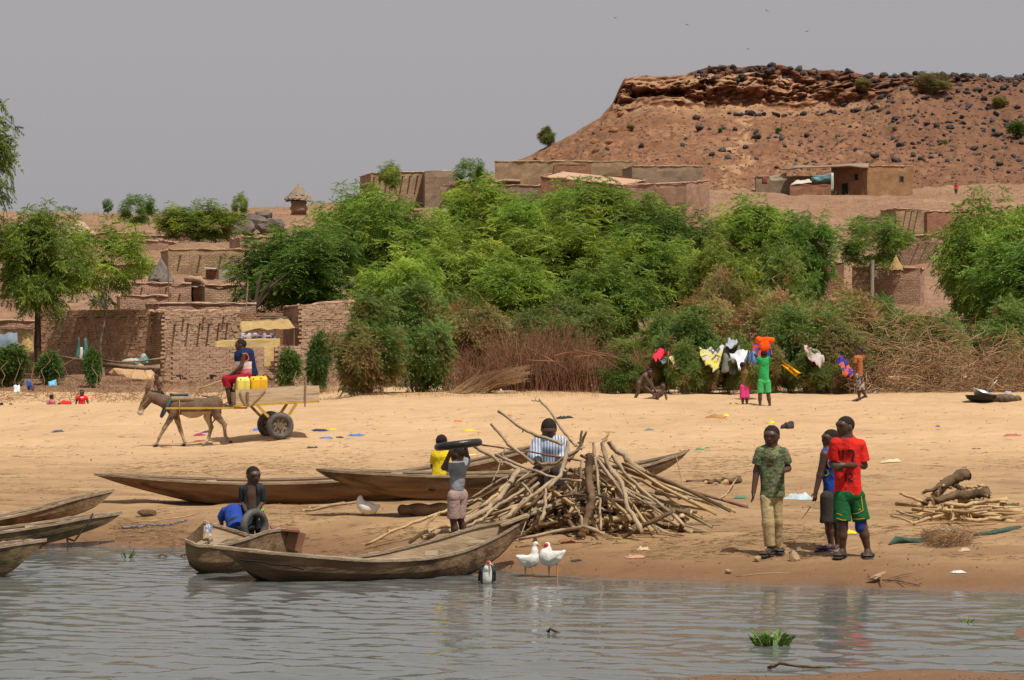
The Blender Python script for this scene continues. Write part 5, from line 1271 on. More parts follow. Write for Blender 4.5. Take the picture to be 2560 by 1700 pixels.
bC = boat('canoe', 'beached canoe with a hole in its side, propped on a log behind the woodpile',
 [(790,1173,30.2),(840,1178,29.9),(979,1186,29.7),(1120,1191,29.8),(1250,1189,29.9),(1400,1184,30.1),(1500,1178,30.3),(1596,1167,30.5),(1660,1150,30.7),(1700,1136,30.85),(1723,1125,30.95)],
 [(791,1172,30.3),(840,1173,30.6),(979,1177,30.8),(1120,1181,30.9),(1250,1179,30.95),(1400,1174,31),(1500,1167,31),(1596,1155,31),(1660,1141,31),(1700,1132,31),(1724,1124,31)],
 [(796,1178,30.25),(845,1203,30.3),(979,1240,30.3),(1120,1252,30.3),(1250,1254,30.4),(1400,1248,30.5),(1500,1232,30.6),(1596,1205,30.7),(1660,1177,30.8),(1700,1150,30.9),(1720,1128,30.97)],
 m_hull, thwarts=[(.22, .14, .03), (.62, .14, .03)])
t = bC[0]
V, Q = sdf_mesh([ell((0, 0, 0), (.045, .03, .022))], .008); o = mk('plank_hole', V, Q, m_dark, t, True); o.location = P(1080, 1223, 29.82) - t.location
V, Q = sdf_mesh([cap((-.25, 0, 0), (.28, 0, 0), .07, .08, .03)], .02, disp=lambda X, Y, Z: .012 * np.sin(X * 23 + Y * 30))
o = mk('log', V, Q, pm('roller_log', (.16, .10, .055), (.26, .17, .1), 5, .95, .6, 15), None, True); o.location = GP(1060, 30.1) + Vector((0, 0, .07)); props(o, 'short thick log propping up the canoe with a hole', 'log')
bL1 = boat('canoe', 'uppermost of the three canoe bows entering at the left edge',
 [(-260,1335,29.2),(-120,1318,29.4),(0,1297,29.6),(90,1277,29.9),(179,1251,30.2),(240,1236,30.5),(285,1226,30.7)],
 [(-260,1326,30.2),(-120,1308,30.3),(0,1287,30.4),(90,1268,30.5),(179,1245,30.6),(240,1232,30.7),(286,1225,30.75)],
 [(-260,1370,29.7),(-120,1350,29.8),(0,1322,29.9),(90,1308,30.1),(170,1294,30.3),(240,1266,30.5),(283,1229,30.7)], m_hull, thwarts=[(.3, .14, .03)])
bL2 = boat('canoe', 'middle canoe bow at the left edge with a rope tied round it',
 [(-260,1362,27.6),(-120,1347,27.8),(0,1331,28.0),(125,1312,28.2),(214,1295,28.5),(270,1288,28.7),(304,1282,28.8)],
 [(-260,1350,28.5),(-120,1336,28.6),(0,1320,28.7),(125,1302,28.75),(214,1288,28.8),(270,1284,28.82),(305,1281,28.83)],
 [(-260,1400,28.1),(-120,1392,28.2),(0,1384,28.3),(107,1362,28.4),(180,1338,28.6),(260,1312,28.7),(302,1285,28.8)], m_hull3, thwarts=[(.45, .2, .03)])
bL3 = boat('canoe', 'nearest canoe bow at the left edge, dark hull standing in the water',
 [(-300,1405,24.3),(-160,1392,24.4),(-60,1379,24.5),(23,1363,24.6),(70,1356,24.8),(116,1350,24.9)],
 [(-300,1394,25.1),(-160,1380,25.1),(-60,1367,25.1),(23,1355,25.05),(70,1351,25),(117,1349,24.95)],
 [(-300,1470,24.7),(-160,1468,24.7),(-60,1462,24.7),(0,1444,24.75),(60,1402,24.8),(114,1353,24.92)], m_hull3)
def rope(name, label, pts, r_, m, cat='rope'):
    a = Vector(pts[0]); b_ = [Vector(p) for p in pts]; c_ = []
    for i in range(len(b_) - 1):
        for k in range(5): c_.append(b_[i].lerp(b_[i + 1], k / 5))
    c_.append(b_[-1]); o = MB().tube(c_, r_, 5).build(name, m, None, True); return props(o, label, cat)
rope('mooring_rope', 'dark mooring rope running from the middle left bow down to the water edge', [P(232, 1284, 28.4), P(222, 1306, 28.3), P(206, 1326, 28.25), P(186, 1352, 28.2), GP(168, 29.1) + Vector((0, 0, .01))], .012, m_blackrope)
rope('mooring_rope', 'thin rope hanging from the right tip of the propped canoe', [P(1690, 1138, 30.8), P(1697, 1170, 30.75), P(1704, 1198, 30.7), P(1706, 1212, 30.4)], .007, m_rope)
rope('bow_rope', 'thin rope line hanging off the right bow of the front canoe', [P(1318, 1294, 25.5), P(1312, 1312, 25.4), P(1302, 1340, 25.3)], .006, m_rope)

# ------------------------------------------------------------------ firewood
m_log = pm('grey_tan_bark', (.29, .21, .13), (.44, .335, .215), 4, .9, .6, 16, stretch=(1, 1, 1), c3=(.15, .098, .056), s3=3, t3=(.55, .7), spec=.15)
m_logd = pm('dark_bark_log', (.12, .075, .042), (.22, .145, .085), 4, .95, .7, 14, c3=(.07, .045, .027), s3=3, spec=.1)
m_logy = pm('pale_peeled_wood', (.42, .28, .135), (.55, .39, .2), 4, .85, .4, 16, c3=(.3, .19, .095), s3=3, spec=.2)
m_cut = pm('fresh_cut_wood', (.55, .36, .17), (.63, .44, .23), 8, .85)
m_pole = pm('reddish_pole', (.16, .075, .05), (.23, .115, .08), 4, .7, .3, 12)
rl = np.random.RandomState(5)
def log_(pts, r0, r1, label, mat_=None, group=None, name='log', knots=2, nseg=4, cat='firewood', jit=.35):
    pts = [Vector(p) for p in pts]; C_ = []
    for i in range(len(pts) - 1):
        for k in range(nseg): C_.append(pts[i].lerp(pts[i + 1], k / nseg))
    C_.append(pts[-1]); n_ = len(C_)
    jit = .1 if r0 > .045 else jit
    for i in range(1, n_ - 1): C_[i] = C_[i] + Vector(rl.normal(0, 1, 3)) * r0 * jit
    rad = [(r0 + (r1 - r0) * i / (n_ - 1)) * (1 + .1 * rl.normal()) for i in range(n_)]
    mb = MB(); org = C_[0].copy(); C_ = [c_ - org for c_ in C_]
    N_ = 8; mb.tube(C_, rad, N_); nf = len(mb.F); midx = [0] * (nf - 2) + [1, 1]
    for q in range(knots):
        i = rl.randint(1, n_ - 1); dr = Vector(rl.normal(0, 1, 3)).normalized(); s_ = C_[i]; mb.tube([s_, s_ + dr * (rad[i] * 1.3 + rl.uniform(.01, .06))], [rad[i] * .5, rad[i] * .3], 5); midx += [0] * 5 + [1, 1]
    o = link(name, meshdata(name, mb.V, mb.F, [mat_ or m_log, m_cut], True, midx)); o.location = org
    return props(o, label, cat, group)
Z7 = lambda x, y, d: P(1200 + x * .3443, 960 + y * .3443, d)
Z6 = lambda x, y, d: P(800 + x * .3443, 960 + y * .3443, d)
def zl(Z, pts, d0, d1): 
    n_ = len(pts) - 1; return [Z(x, y, d0 + (d1 - d0) * i / n_) for i, (x, y) in enumerate(pts)]
px_m = 27.6 / F * .3443
LOGS = [
 (Z7, [(800,525),(790,640),(800,740),(815,830),(780,960),(742,1090)], 27.5, 26.9, 36, 38, 'thickest upright trunk at the front middle of the big woodpile', m_logd),
 (Z7, [(825,430),(850,640),(865,850),(880,1060)], 27.6, 26.9, 14, 12, 'thin upright branch just right of the thick trunk in the big woodpile', None),
 (Z7, [(890,430),(940,620),(1030,720),(1080,900),(1180,1075)], 27.6, 26.7, 20, 22, 'bent leaning branch with splintered foot right of the thick trunk', None),
 (Z7, [(960,520),(1080,680),(1200,790),(1340,900),(1490,1030)], 27.7, 26.9, 14, 16, 'leaning branch with pale cut foot, longest on the front right of the woodpile', None),
 (Z7, [(935,415),(1060,560),(1200,660),(1420,780),(1565,835)], 28.0, 27.9, 26, 40, 'thick straight log leaning down the right side of the big woodpile', None),
 (Z7, [(1250,720),(1500,800),(1660,850),(1790,875)], 28.6, 28.4, 34, 32, 'thick log lying on the sand behind the right side of the woodpile', None),
 (Z7, [(0,440),(500,512),(1000,612),(1250,680),(1700,830),(1950,892)], 28.4, 27.6, 8, 15, 'very long thin reddish pole running across the whole woodpile', m_pole),
 (Z7, [(1210,790),(1400,870),(1540,932)], 27.9, 27.6, 15, 18, 'short branch beside the pale-footed one at the right of the woodpile', None),
 (Z7, [(905,985),(1100,962),(1280,955)], 27.3, 27.4, 28, 26, 'pale horizontal log at the front right foot of the woodpile', m_logy),
 (Z7, [(1180,930),(1250,860)], 27.4, 27.5, 24, 18, 'stub branch sticking up from the pale horizontal log', m_logy),
 (Z7, [(280,1130),(550,1070),(750,1040),(905,1085)], 26.6, 26.7, 15, 17, 'knobbly branch lying along the ground in front of the woodpile', None),
 (Z7, [(130,195),(320,330),(430,380),(600,440)], 28.4, 28.2, 13, 17, 'branch sticking far out to the upper left past the seated man', None),
 (Z7, [(430,110),(520,220),(620,360),(700,450)], 28.6, 28.3, 9, 15, 'branch sticking up behind the seated man at the top of the woodpile', None),
 (Z7, [(375,118),(430,128)], 28.6, 28.6, 5, 8, 'thin twig at the tip of the highest branch of the woodpile', None),
 (Z7, [(80,290),(210,440),(390,575)], 28.2, 28.0, 13, 16, 'branch rising to the left beside the reddish pole', None),
 (Z6, [(1120,450),(1300,560),(1450,620)], 28.2, 27.9, 16, 16, 'branch pointing left toward the boy carrying a tyre', None),
 (Z6, [(1275,515),(1500,610),(1700,680),(1900,700)], 27.6, 27.3, 13, 11, 'long crooked branch lying across the left shoulder of the woodpile', None),
 (Z6, [(330,1170),(560,1050),(780,970),(940,905)], 27.3, 28.0, 13, 15, 'leftmost long branch of the woodpile lying on the sand', m_logy),
 (Z6, [(740,1120),(790,1000),(870,930)], 27.1, 27.8, 11, 12, 'forked branch lying next to the leftmost long branch', m_logy),
 (Z6, [(650,1150),(800,1055),(1000,1020),(1250,830),(1400,690)], 26.9, 27.9, 18, 20, 'long pale branch leaning left beside the barefoot boy', m_logy),
 (Z6, [(760,1120),(950,1060),(1180,930),(1330,800),(1440,620)], 26.8, 27.8, 23, 24, 'thick pale log leaning left, longest on that side of the woodpile', None),
 (Z6, [(1070,1040),(1200,960),(1300,880),(1480,760)], 26.7, 27.4, 13, 14, 'branch leaning left just above the canoe bow', None),
 (Z6, [(1340,990),(1500,850),(1690,700)], 26.7, 27.4, 18, 20, 'stout branch leaning left right behind the canoe bow', None),
 (Z6, [(1080,840),(1250,730),(1400,660)], 28.0, 28.0, 11, 12, 'slim branch in front of the propped canoe', None),
 (Z6, [(1245,720),(1300,600),(1350,460)], 27.9, 28.0, 7, 8, 'thin upright twig left of the woodpile against the canoe', None),
 (Z6, [(1060,855),(1140,845),(1235,850)], 27.8, 27.8, 13, 14, 'short branch end poking out behind the boy with the tyre', None),
 (Z7, [(470,1012),(600,1005),(720,1000)], 27.5, 27.5, 46, 44, 'big dark log at the very bottom middle of the woodpile', m_logd),
 (Z7, [(540,920),(660,925),(770,935)], 27.6, 27.6, 40, 38, 'second big dark log at the bottom of the woodpile', m_logd),
 (Z7, [(930,905),(1020,890),(1120,880)], 27.7, 27.7, 44, 40, 'big dark log at the bottom right of the thick trunk', m_logd),
 (Z7, [(740,340),(732,400),(725,470)], 28.0, 27.9, 9, 12, 'dark stub standing at the peak of the woodpile', m_logd),
 (Z7, [(772,350),(745,420),(700,490),(640,560)], 27.9, 27.7, 9, 18, 'forked dark branch at the peak of the woodpile', m_logd),
 (Z7, [(940,345),(915,400),(885,440)], 27.8, 27.7, 7, 13, 'pale splintered tip at the peak right of the dark fork', m_logy),
 (Z7, [(470,760),(472,880),(440,1000)], 27.2, 26.9, 16, 17, 'short stout branch standing left of the thick trunk', None),
 (Z7, [(690,890),(735,960),(750,1060)], 26.9, 26.8, 13, 12, 'crooked stub at the left foot of the thick trunk', None),
 (Z7, [(640,420),(600,640),(500,760)], 27.7, 27.2, 18, 20, 'branch slanting from the peak down to the left middle', None),
 (Z7, [(760,450),(560,570),(430,580)], 27.6, 27.8, 14, 16, 'branch slanting across beneath the seated man', None),
 (Z7, [(300,720),(380,800),(220,960),(180,1000)], 27.0, 26.8, 14, 15, 'bent branch low on the left front of the woodpile', None),
]
for Z, pts, d0, d1, r0, r1, lab, mm_ in LOGS: log_(zl(Z, pts, d0, d1), r0 * px_m * .88, r1 * px_m * .88, lab, mm_)
cxp = (1470 - 1280) / F * 28.0
for q in range(95):
    an = rl.uniform(-.2, math.pi + .2) if q < 60 else rl.uniform(0, 6.28); rr = rl.uniform(.55, 1.35) * (1.15 if abs(math.cos(an)) > .6 else .75)
    g = Vector((cxp + rr * math.cos(an) * 1.1, 27.9 - rr * .85 * math.sin(an), 0)); g.z = G(g.x, g.y) + rl.uniform(0, .3)
    top = Vector((cxp + rl.normal(-.05, .2), 27.9 + rl.normal(0, .15), G(cxp, 27.9) + rl.uniform(.35, .98)))
    k = rl.uniform(.35, 1.0); top = g.lerp(top, k)
    log_([g, g.lerp(top, .5) + Vector(rl.normal(0, .05, 3)), top], rl.uniform(.011, .03), rl.uniform(.009, .024), 'grey-brown branch stacked among many others in the big woodpile', [None, None, m_logd, m_logy][rl.randint(4)], 'branches in the big woodpile', nseg=2)
for q in range(40):
    c_ = Vector((cxp + rl.normal(-.1, .5), 27.75 + rl.normal(0, .28), 0)); c_.z = G(c_.x, c_.y) + rl.uniform(.05, .55) * max(.15, 1 - abs(c_.x - cxp) / 1.1); an = rl.normal(0, .7); L_ = rl.uniform(.2, .55)
    dv = Vector((math.cos(an) * L_, math.sin(an) * L_ * .5, rl.normal(0, .15))); log_([c_ - dv, c_, c_ + dv], rl.uniform(.013, .036), rl.uniform(.011, .032), 'short piece of firewood filling the inside of the big woodpile', [m_logd, None, m_logd, m_logy][rl.randint(4)], 'short wood inside the big woodpile', nseg=2)
for q in range(60):
    px = rl.uniform(1080, 1760); d = rl.uniform(26.6, 28.2); g = GP(px, d) + Vector((0, 0, .012)); an = rl.uniform(0, 6.28); L_ = rl.uniform(.08, .25)
    log_([g, g + Vector((math.cos(an) * L_, math.sin(an) * L_, .01))], .008, .005, 'small broken twig on the sand around the big woodpile', [None, m_logy][rl.randint(2)], 'twigs around the big woodpile', 'twig', 0, 2, 'twig')
ZR = lambda x, y, d: P(2200 + x * .1658, 1140 + y * .1658, d)
prm = 29.2 / F * .1658
LR = [
 ([(820,620),(950,430),(1200,300),(1320,280)], 29.3, 29.5, 84, 96, 'thick grey stump topmost on the small woodpile at right', m_logd),
 ([(640,560),(860,470),(1060,340)], 29.2, 29.4, 30, 26, 'grey split branch leaning along the thick stump', m_logd),
 ([(800,690),(1100,600),(1400,590),(1620,540)], 28.9, 29.1, 68, 76, 'big brown log with a white scar across the small woodpile', m_logd),
 ([(1100,430),(1200,480),(1300,540)], 29.4, 29.3, 36, 40, 'short brown stub between the stump and the scarred log', m_logd),
 ([(590,740),(680,690),(760,650)], 28.9, 29.0, 40, 36, 'dark knob end at the left of the scarred log', m_logd),
 ([(950,740),(1300,730),(1600,690),(1920,640)], 28.7, 28.9, 32, 34, 'long pale log under the scarred log on the small woodpile', m_logy),
 ([(500,900),(800,820),(1000,780)], 28.7, 28.9, 34, 34, 'pale log slanting at the left front of the small woodpile', m_logy),
 ([(300,560),(450,620),(640,680)], 29.1, 29.2, 22, 26, 'pale branch poking out to the left at mid height', m_logy),
 ([(250,825),(500,900),(800,970)], 28.6, 28.4, 13, 14, 'thin grey branch slanting across the front left', None),
 ([(160,905),(340,940),(500,1020)], 28.5, 28.3, 14, 22, 'lowest pale branch reaching out to the left', m_logy),
 ([(500,1030),(700,960),(900,900),(1030,840)], 28.3, 28.5, 26, 22, 'pale branch on the ground at the left front', m_logy),
 ([(1080,760),(1100,880),(1080,980)], 28.5, 28.3, 30, 26, 'short upright stub at the front middle of the small woodpile', m_logy),
 ([(1130,860),(1250,940),(1300,970)], 28.5, 28.3, 18, 18, 'short slanting stick right of the upright stub', m_logy),
 ([(1180,860),(1400,850),(1620,840)], 28.5, 28.6, 24, 22, 'pale stick lying flat at the right front middle', m_logy),
 ([(1280,950),(1500,960),(1800,930)], 28.3, 28.4, 30, 30, 'pale thick branch lowest at the right front', m_logy),
 ([(1280,820),(1600,740),(1940,800)], 28.6, 28.7, 20, 16, 'forked pale branch on the right half of the small woodpile', m_logy),
 ([(1640,750),(1900,850),(2171,830)], 28.8, 28.9, 30, 26, 'grey-pale branch running off to the right edge', None),
 ([(1820,740),(1960,760),(2080,740)], 28.9, 29.0, 38, 34, 'weathered grey chunk at the right end of the small woodpile', m_logd),
 ([(1560,480),(1680,540)], 29.2, 29.1, 26, 20, 'broken pale chunk at the right of the scarred log', m_logy),
 ([(1560,590),(1700,640)], 29.2, 29.1, 26, 24, 'pale stub behind the right end of the scarred log', m_logy),
 ([(1300,480),(1420,470),(1560,440)], 29.4, 29.4, 28, 26, 'splintered pale chunk behind the short brown stub', m_logy),
]
def drop(pts, r):
    return [Vector((p.x, p.y, max(p.z, G(p.x, p.y) + r * .8))) for p in pts]
for pts, d0, d1, r0, r1, lab, mm_ in LR: log_(drop(zl(ZR, pts, d0, d1), r0 * prm), r0 * prm, r1 * prm, lab, mm_)
for q in range(26):
    px = rl.uniform(2290, 2500); d = rl.uniform(28.4, 29.5); g = GP(px, d) + Vector((0, 0, rl.uniform(.02, .2))); an = rl.normal(0, .5); L_ = rl.uniform(.15, .45)
    log_([g - Vector((math.cos(an) * L_, math.sin(an) * L_, 0)), g + Vector((math.cos(an) * L_, math.sin(an) * L_, rl.normal(0, .04)))], rl.uniform(.01, .03), rl.uniform(.01, .025), 'pale stick among others in the small woodpile at right', m_logy, 'sticks in the small woodpile', nseg=2)
# ------------------------------------------------------------------ people
m_skin = pm('dark_brown_skin', (.066, .033, .02), (.095, .049, .03), 9, .5, .12, 60, spec=.4)
m_skin2 = pm('dusty_brown_skin', (.075, .042, .028), (.115, .07, .047), 7, .6, .12, 50, spec=.35)
m_hair = pm('black_hair', (.016, .011, .009), (.03, .022, .018), 60, .9, .5, 90, spec=.2)
m_eye = flat('eye_white', (.10, .075, .06), .3)
def A3(v): return np.array([v[0], v[1], v[2]], float)
def nrmz(v): return v / max(np.linalg.norm(v), 1e-9)
def wrinkle(amp, seed):
    r_ = np.random.RandomState(seed); ks = [(r_.normal(0, 1, 3) * np.array([24, 20, 15]), r_.uniform(0, 6.28)) for _ in range(5)]
    def f(X, Y, Z):
        s = 0; w = .35 * np.sin(9 * X + 7 * Z + seed)
        for k, p in ks: s = s + np.sin(k[0] * X + k[1] * Y + k[2] * Z + p + w)
        return amp * s / 3
    return f
def pieces_mesh(pieces, vox):
    Vs, Qs, n_ = [], [], 0
    for pr, cuts, subs, dsp in pieces:
        V, Q = sdf_mesh(pr, vox, cuts, subs, dsp)
        if len(Q): Vs.append(V); Qs.append(Q + n_); n_ += len(V)
    return np.concatenate(Vs), np.concatenate(Qs)
def hand(pr, w, tip, lat, curl=.5):
    L_ = np.linalg.norm(tip - w); dr = nrmz(tip - w); lat = nrmz(lat - dr * (lat @ dr)); nn = np.cross(dr, lat)
    pr.append(cap(w, w + dr * .25 * L_, .12 * L_, .14 * L_, .015)); pr.append(cap(w + dr * .25 * L_, w + dr * .5 * L_, .2 * L_, .22 * L_, .012, (nn, .5)))
    for i, ln in zip((-1.5, -.5, .5, 1.5), (.78, .92, 1.0, .9)):
        b = w + dr * .52 * L_ + lat * i * .125 * L_; m_ = b + (dr * math.cos(curl * .4) + nn * math.sin(curl * .4)) * .25 * L_ * ln; e = m_ + (dr * math.cos(curl) + nn * math.sin(curl)) * .24 * L_ * ln
        pr.append(cap(b, m_, .068 * L_, .06 * L_, .004)); pr.append(cap(m_, e, .06 * L_, .045 * L_, .006))
    b = w + dr * .15 * L_ + lat * .16 * L_; m_ = b + (dr * .22 + lat * .17 + nn * .08) * L_; pr.append(cap(b, m_, .08 * L_, .065 * L_, .008)); pr.append(cap(m_, m_ + (dr * .17 + lat * .02 + nn * .06) * L_, .062 * L_, .05 * L_, .006))
def person(label, d0, Z, J, head, yaw, H, pitch=0, roll=0, byaw=None, shirt=None, pants=None, feet=True, sandal=None, vox=.0075, skin=None, name='person', hands=True, lat=None, hair=True, extra=None, girth=1.0, eyes=True, group=None, ears=True):
    ox, oy, sc = Z
    W = {k: A3(P(ox + v[0] * sc, oy + v[1] * sc, d0 + (v[2] if len(v) > 2 else 0))) for k, v in J.items()}
    org = np.array([W['pel'][0], W['pel'][1], min([W[k][2] for k in W]) - .02])
    W = {k: v - org for k, v in W.items()}
    t = thing(name, label, 'person', Vector(org), 0, group)
    skin = skin or m_skin
    s = sc * d0 / F
    byaw = yaw if byaw is None else byaw
    bf = np.array([math.sin(R(byaw)), -math.cos(R(byaw)), 0.0])
    g = H * girth
    # head frame
    hh = head[2] * s; hc = A3(P(ox + head[0] * sc, oy + head[1] * sc, d0 + (head[3] if len(head) > 3 else 0))) - org
    M = Matrix.Rotation(R(roll), 3, 'Y') @ Matrix.Rotation(R(yaw), 3, 'Z') @ Matrix.Rotation(R(pitch), 3, 'X')
    f = np.array(M @ Vector((0, -1, 0))); u = np.array(M @ Vector((0, 0, 1))); r = np.array(M @ Vector((1, 0, 0)))
    E = np.stack([r, f, u], 1)
    hp = lambda a, b, c: hc + (r * a + f * b + u * c) * hh
    pr = [ell(hp(0, -.05, .09), (.365 * hh, .45 * hh, .40 * hh), E, .03), ell(hp(0, .08, -.17), (.275 * hh, .29 * hh, .31 * hh), E, .05),
          ell(hp(0, .27, -.36), (.12 * hh, .09 * hh, .09 * hh), E, .03), cap(hp(0, .375, .03), hp(0, .43, -.09), .035 * hh, .06 * hh, .02), ell(hp(0, .39, -.10), (.095 * hh, .06 * hh, .05 * hh), E, .012),
          ell(hp(0, .355, -.215), (.135 * hh, .065 * hh, .04 * hh), E, .01), ell(hp(0, .345, -.275), (.12 * hh, .06 * hh, .04 * hh), E, .01), ell(hp(0, .36, .13), (.2 * hh, .05 * hh, .04 * hh), E, .04)]
    if ears: pr += [ell(hp(sx * .365, -.03, -.03), (.035 * hh, .085 * hh, .12 * hh), E, .01) for sx in (-1, 1)]
    pr.append(cap(hp(0, -.1, -.25), W['neck'], .034 * g, .04 * g, .03))
    tf = .62 if shirt and not shirt.get('open') else .95
    pr.append(cap(W['neck'], W['chest'], .042 * g, .075 * g * tf, .05, (bf, .7)))
    pr.append(cap(W['chest'], W['pel'], .082 * g * tf, .078 * g * tf, .05, (bf, .68)))
    pr.append(cap(W['neck'] * .6 + W['sl'] * .4, W['neck'] * .6 + W['sr'] * .4, .028 * g, .028 * g, .04))
    for q in 'lr':
        if 's' + q in W and 'e' + q in W:
            pr.append(cap(W['neck'] * .5 + W['s' + q] * .5, W['s' + q], .03 * g, (.026 if shirt else .034) * g, .03))
            sb = .8 if shirt and shirt.get('sleeve', .6) > 0 else 1.0; pr.append(cap(W['s' + q], W['e' + q], .033 * g * sb, .026 * g, .02)); pr.append(cap(W['e' + q], W['w' + q], .027 * g, .0185 * g, .02))
            if hands and 'f' + q in W: hand(pr, W['w' + q], W['f' + q], np.array((lat or {}).get(q, bf), float))
            elif 'f' + q in W: pr.append(cap(W['w' + q], W['f' + q], .02 * g, .022 * g, .01))
        if 'h' + q in W and 'k' + q in W:
            th = .62 if pants else 1.0; pr.append(cap(W['h' + q], W['k' + q], .055 * g * th, .036 * g * (.85 if pants else 1), .03)); pr.append(cap(W['k' + q], W['k' + q] * .6 + W['a' + q] * .4, .034 * g, .034 * g, .02)); pr.append(cap(W['k' + q] * .6 + W['a' + q] * .4, W['a' + q], .033 * g, .021 * g, .02))
            if feet and 't' + q in W:
                a, b = W['a' + q].copy(), W['t' + q].copy(); dn = np.array([0, 0, -.012 * H]); b[2] = min(b[2], a[2] - .018 * H)
                pr.append(cap(a + dn, a - nrmz((b - a) * np.array([1, 1, 0])) * .02 * H + dn * 2, .024 * H, .022 * H, .015)); pr.append(cap(a + dn, b, .024 * H, .017 * H, .015))
                fd = nrmz((b - a) * np.array([1, 1, 0])); sd = np.cross(fd, [0, 0, 1])
                for i, ln in zip((-2, -1, 0, 1, 2), (.012, .018, .022, .024, .022)): pr.append(cap(b + sd * i * .011 * H, b + sd * i * .013 * H + fd * ln * H, .0085 * H, .0075 * H, .003))
                if sandal:
                    V, Q = sdf_mesh([cap(a - fd * .02 * H + np.array([0, 0, -.04 * H]), b + fd * .02 * H + np.array([0, 0, -.022 * H]), .034 * H, .036 * H, .01, ((0, 0, 1), .3)), cap(b - fd * .03 * H + sd * .03 * H, b - fd * .03 * H - sd * .03 * H, .02 * H, .02 * H, .01, (fd, 1.3))], vox)
                    mk('sandal', V, Q, sandal, t, True)
    V, Q = sdf_mesh(pr, vox); mk('body', V, Q, skin, t, True)
    if hair:
        V, Q = sdf_mesh([ell(hp(0, -.055, .10), (.376 * hh, .458 * hh, .408 * hh), E, .02)], min(vox, hh / 22), cuts=[(hp(0, .33, .28), f * .66 - u * .75)], disp=lambda X, Y, Z_: .004 * np.sin(160 * X) * np.sin(150 * Y) * np.sin(170 * Z_))
        mk('hair', V, Q, m_hair, t, True)
    if eyes:
        for sx in (-1, 1):
            V, Q = sdf_mesh([ell(hp(sx * .145, .345, .045), (.06 * hh, .04 * hh, .035 * hh), E, .003)], .012 * hh / .2); mk('eye', V, Q, m_eye, t, True)
    sh_bvh = {}
    if shirt:
        k = dict(sleeve=.6, top=.09 * H, bot=.09 * H, flat=.62, amp=.010, loose=.012); k.update(shirt)
        hem = A3(P(ox + k['hem'][0] * sc, oy + k['hem'][1] * sc, d0 + (k['hem'][2] if len(k['hem']) > 2 else 0))) - org
        tp, bt = k['top'] * (s if k['top'] > 1 else 1), k['bot'] * (s if k['bot'] > 1 else 1)
        dn = nrmz(hem - W['neck'])
        a = W['neck'] + dn * tp * .75; ax_ = nrmz(bf - dn * (bf @ dn))
        sl_, sr_ = W['sl'], W['sr']
        pc = [([cap(a, hem + dn * bt * .5, tp, bt, .05, (ax_, k['flat'])), cap(sl_ * .92 + sr_ * .08, sr_ * .92 + sl_ * .08, .036 * g + k['loose'] * .35, .036 * g + k['loose'] * .35, .07), cap(W['neck'] + dn * .02, a, .05 * g, .07 * g, .05)],
               [(hem, dn)] + k.get('cuts', []), [cap(hp(0, -.05, -.3), W['neck'] - dn * .012 + bf * .012, .046 * g, .047 * g)] + ([ell(np.array(c_[0]) * 0 + A3(P(ox + c_[0][0] * sc, oy + c_[0][1] * sc, d0 + c_[0][2])) - org, c_[1], None) for c_ in k.get('open', [])]), wrinkle(k['amp'], len(label)))]
        if k['sleeve'] > 0:
            for q in 'lr':
                if 'e' + q not in W: continue
                e_ = W['s' + q] + (W['e' + q] - W['s' + q]) * min(k['sleeve'], 1); dd = nrmz(e_ - W['s' + q])
                pp = [cap(W['s' + q] - dd * .005, e_ + dd * .05, .034 * g + k['loose'] * .55, .036 * g + k['loose'], .02)]
                cuts = [(e_, dd)]
                if k['sleeve'] > 1:
                    w_ = W['e' + q] + (W['w' + q] - W['e' + q]) * (k['sleeve'] - 1); dd = nrmz(w_ - W['e' + q]); pp = [cap(W['s' + q], W['e' + q], .04 * g + k['loose'], .036 * g + k['loose'], .02), cap(W['e' + q], w_ + dd * .04, .034 * g + k['loose'], .03 * g + k['loose'], .02)]; cuts = [(w_, dd)]
                pc.append((pp, cuts, (), wrinkle(k['amp'] * .7, len(label) + 3)))
        V, Q = pieces_mesh(pc, vox)
        midx = None
        if 'zone' in k:
            c_ = V[Q].mean(1) + org; px = 1280 + c_[:, 0] * F / c_[:, 1]; py = YH - (c_[:, 2] - CH) * F / c_[:, 1]; midx = k['zone']((px - ox) / sc, (py - oy) / sc, c_[:, 1] - d0)
        mk(k.get('name', 'shirt'), V, Q, k['mat'], t, True, midx); sh_bvh['shirt'] = BVHTree.FromPolygons([Vector(v + org) for v in V], Q.tolist())
    if pants:
        k = dict(r=.066 * H, r2=.05 * H, end=1.0, amp=.006, flat=.85); k.update(pants)
        pc = [([cap(W['hl'], W['hr'], k['r'] * .96, k['r'] * .96, .05, (bf, .85)), cap(W['pel'], W['pel'] + np.array([0, 0, .03]), .066 * g, .06 * g, .05, (bf, .8))], [], (), wrinkle(k['amp'], 5))]
        for q in 'lr':
            e = k['end']; path = [W['h' + q], W['k' + q]]
            if e <= 1: en = W['h' + q] + (W['k' + q] - W['h' + q]) * e; dd = nrmz(en - W['h' + q]); pp = [cap(W['h' + q], en + dd * .04, k['r'] * .9, k['r2'], .03, (bf, .9))]
            else: en = W['k' + q] + (W['a' + q] - W['k' + q]) * (e - 1); dd = nrmz(en - W['k' + q]); pp = [cap(W['h' + q], W['k' + q], k['r'] * .92, (k['r'] + k['r2']) / 2, .02), cap(W['k' + q], en + dd * .03, (k['r'] + k['r2']) / 2, k['r2'], .02)]
            pc.append((pp, [(en, dd)], (), wrinkle(k['amp'], 7)))
        V, Q = pieces_mesh(pc, vox); midx = None
        if 'zone' in k:
            c_ = V[Q].mean(1) + org; px = 1280 + c_[:, 0] * F / c_[:, 1]; py = YH - (c_[:, 2] - CH) * F / c_[:, 1]; midx = k['zone']((px - ox) / sc, (py - oy) / sc, c_[:, 1] - d0)
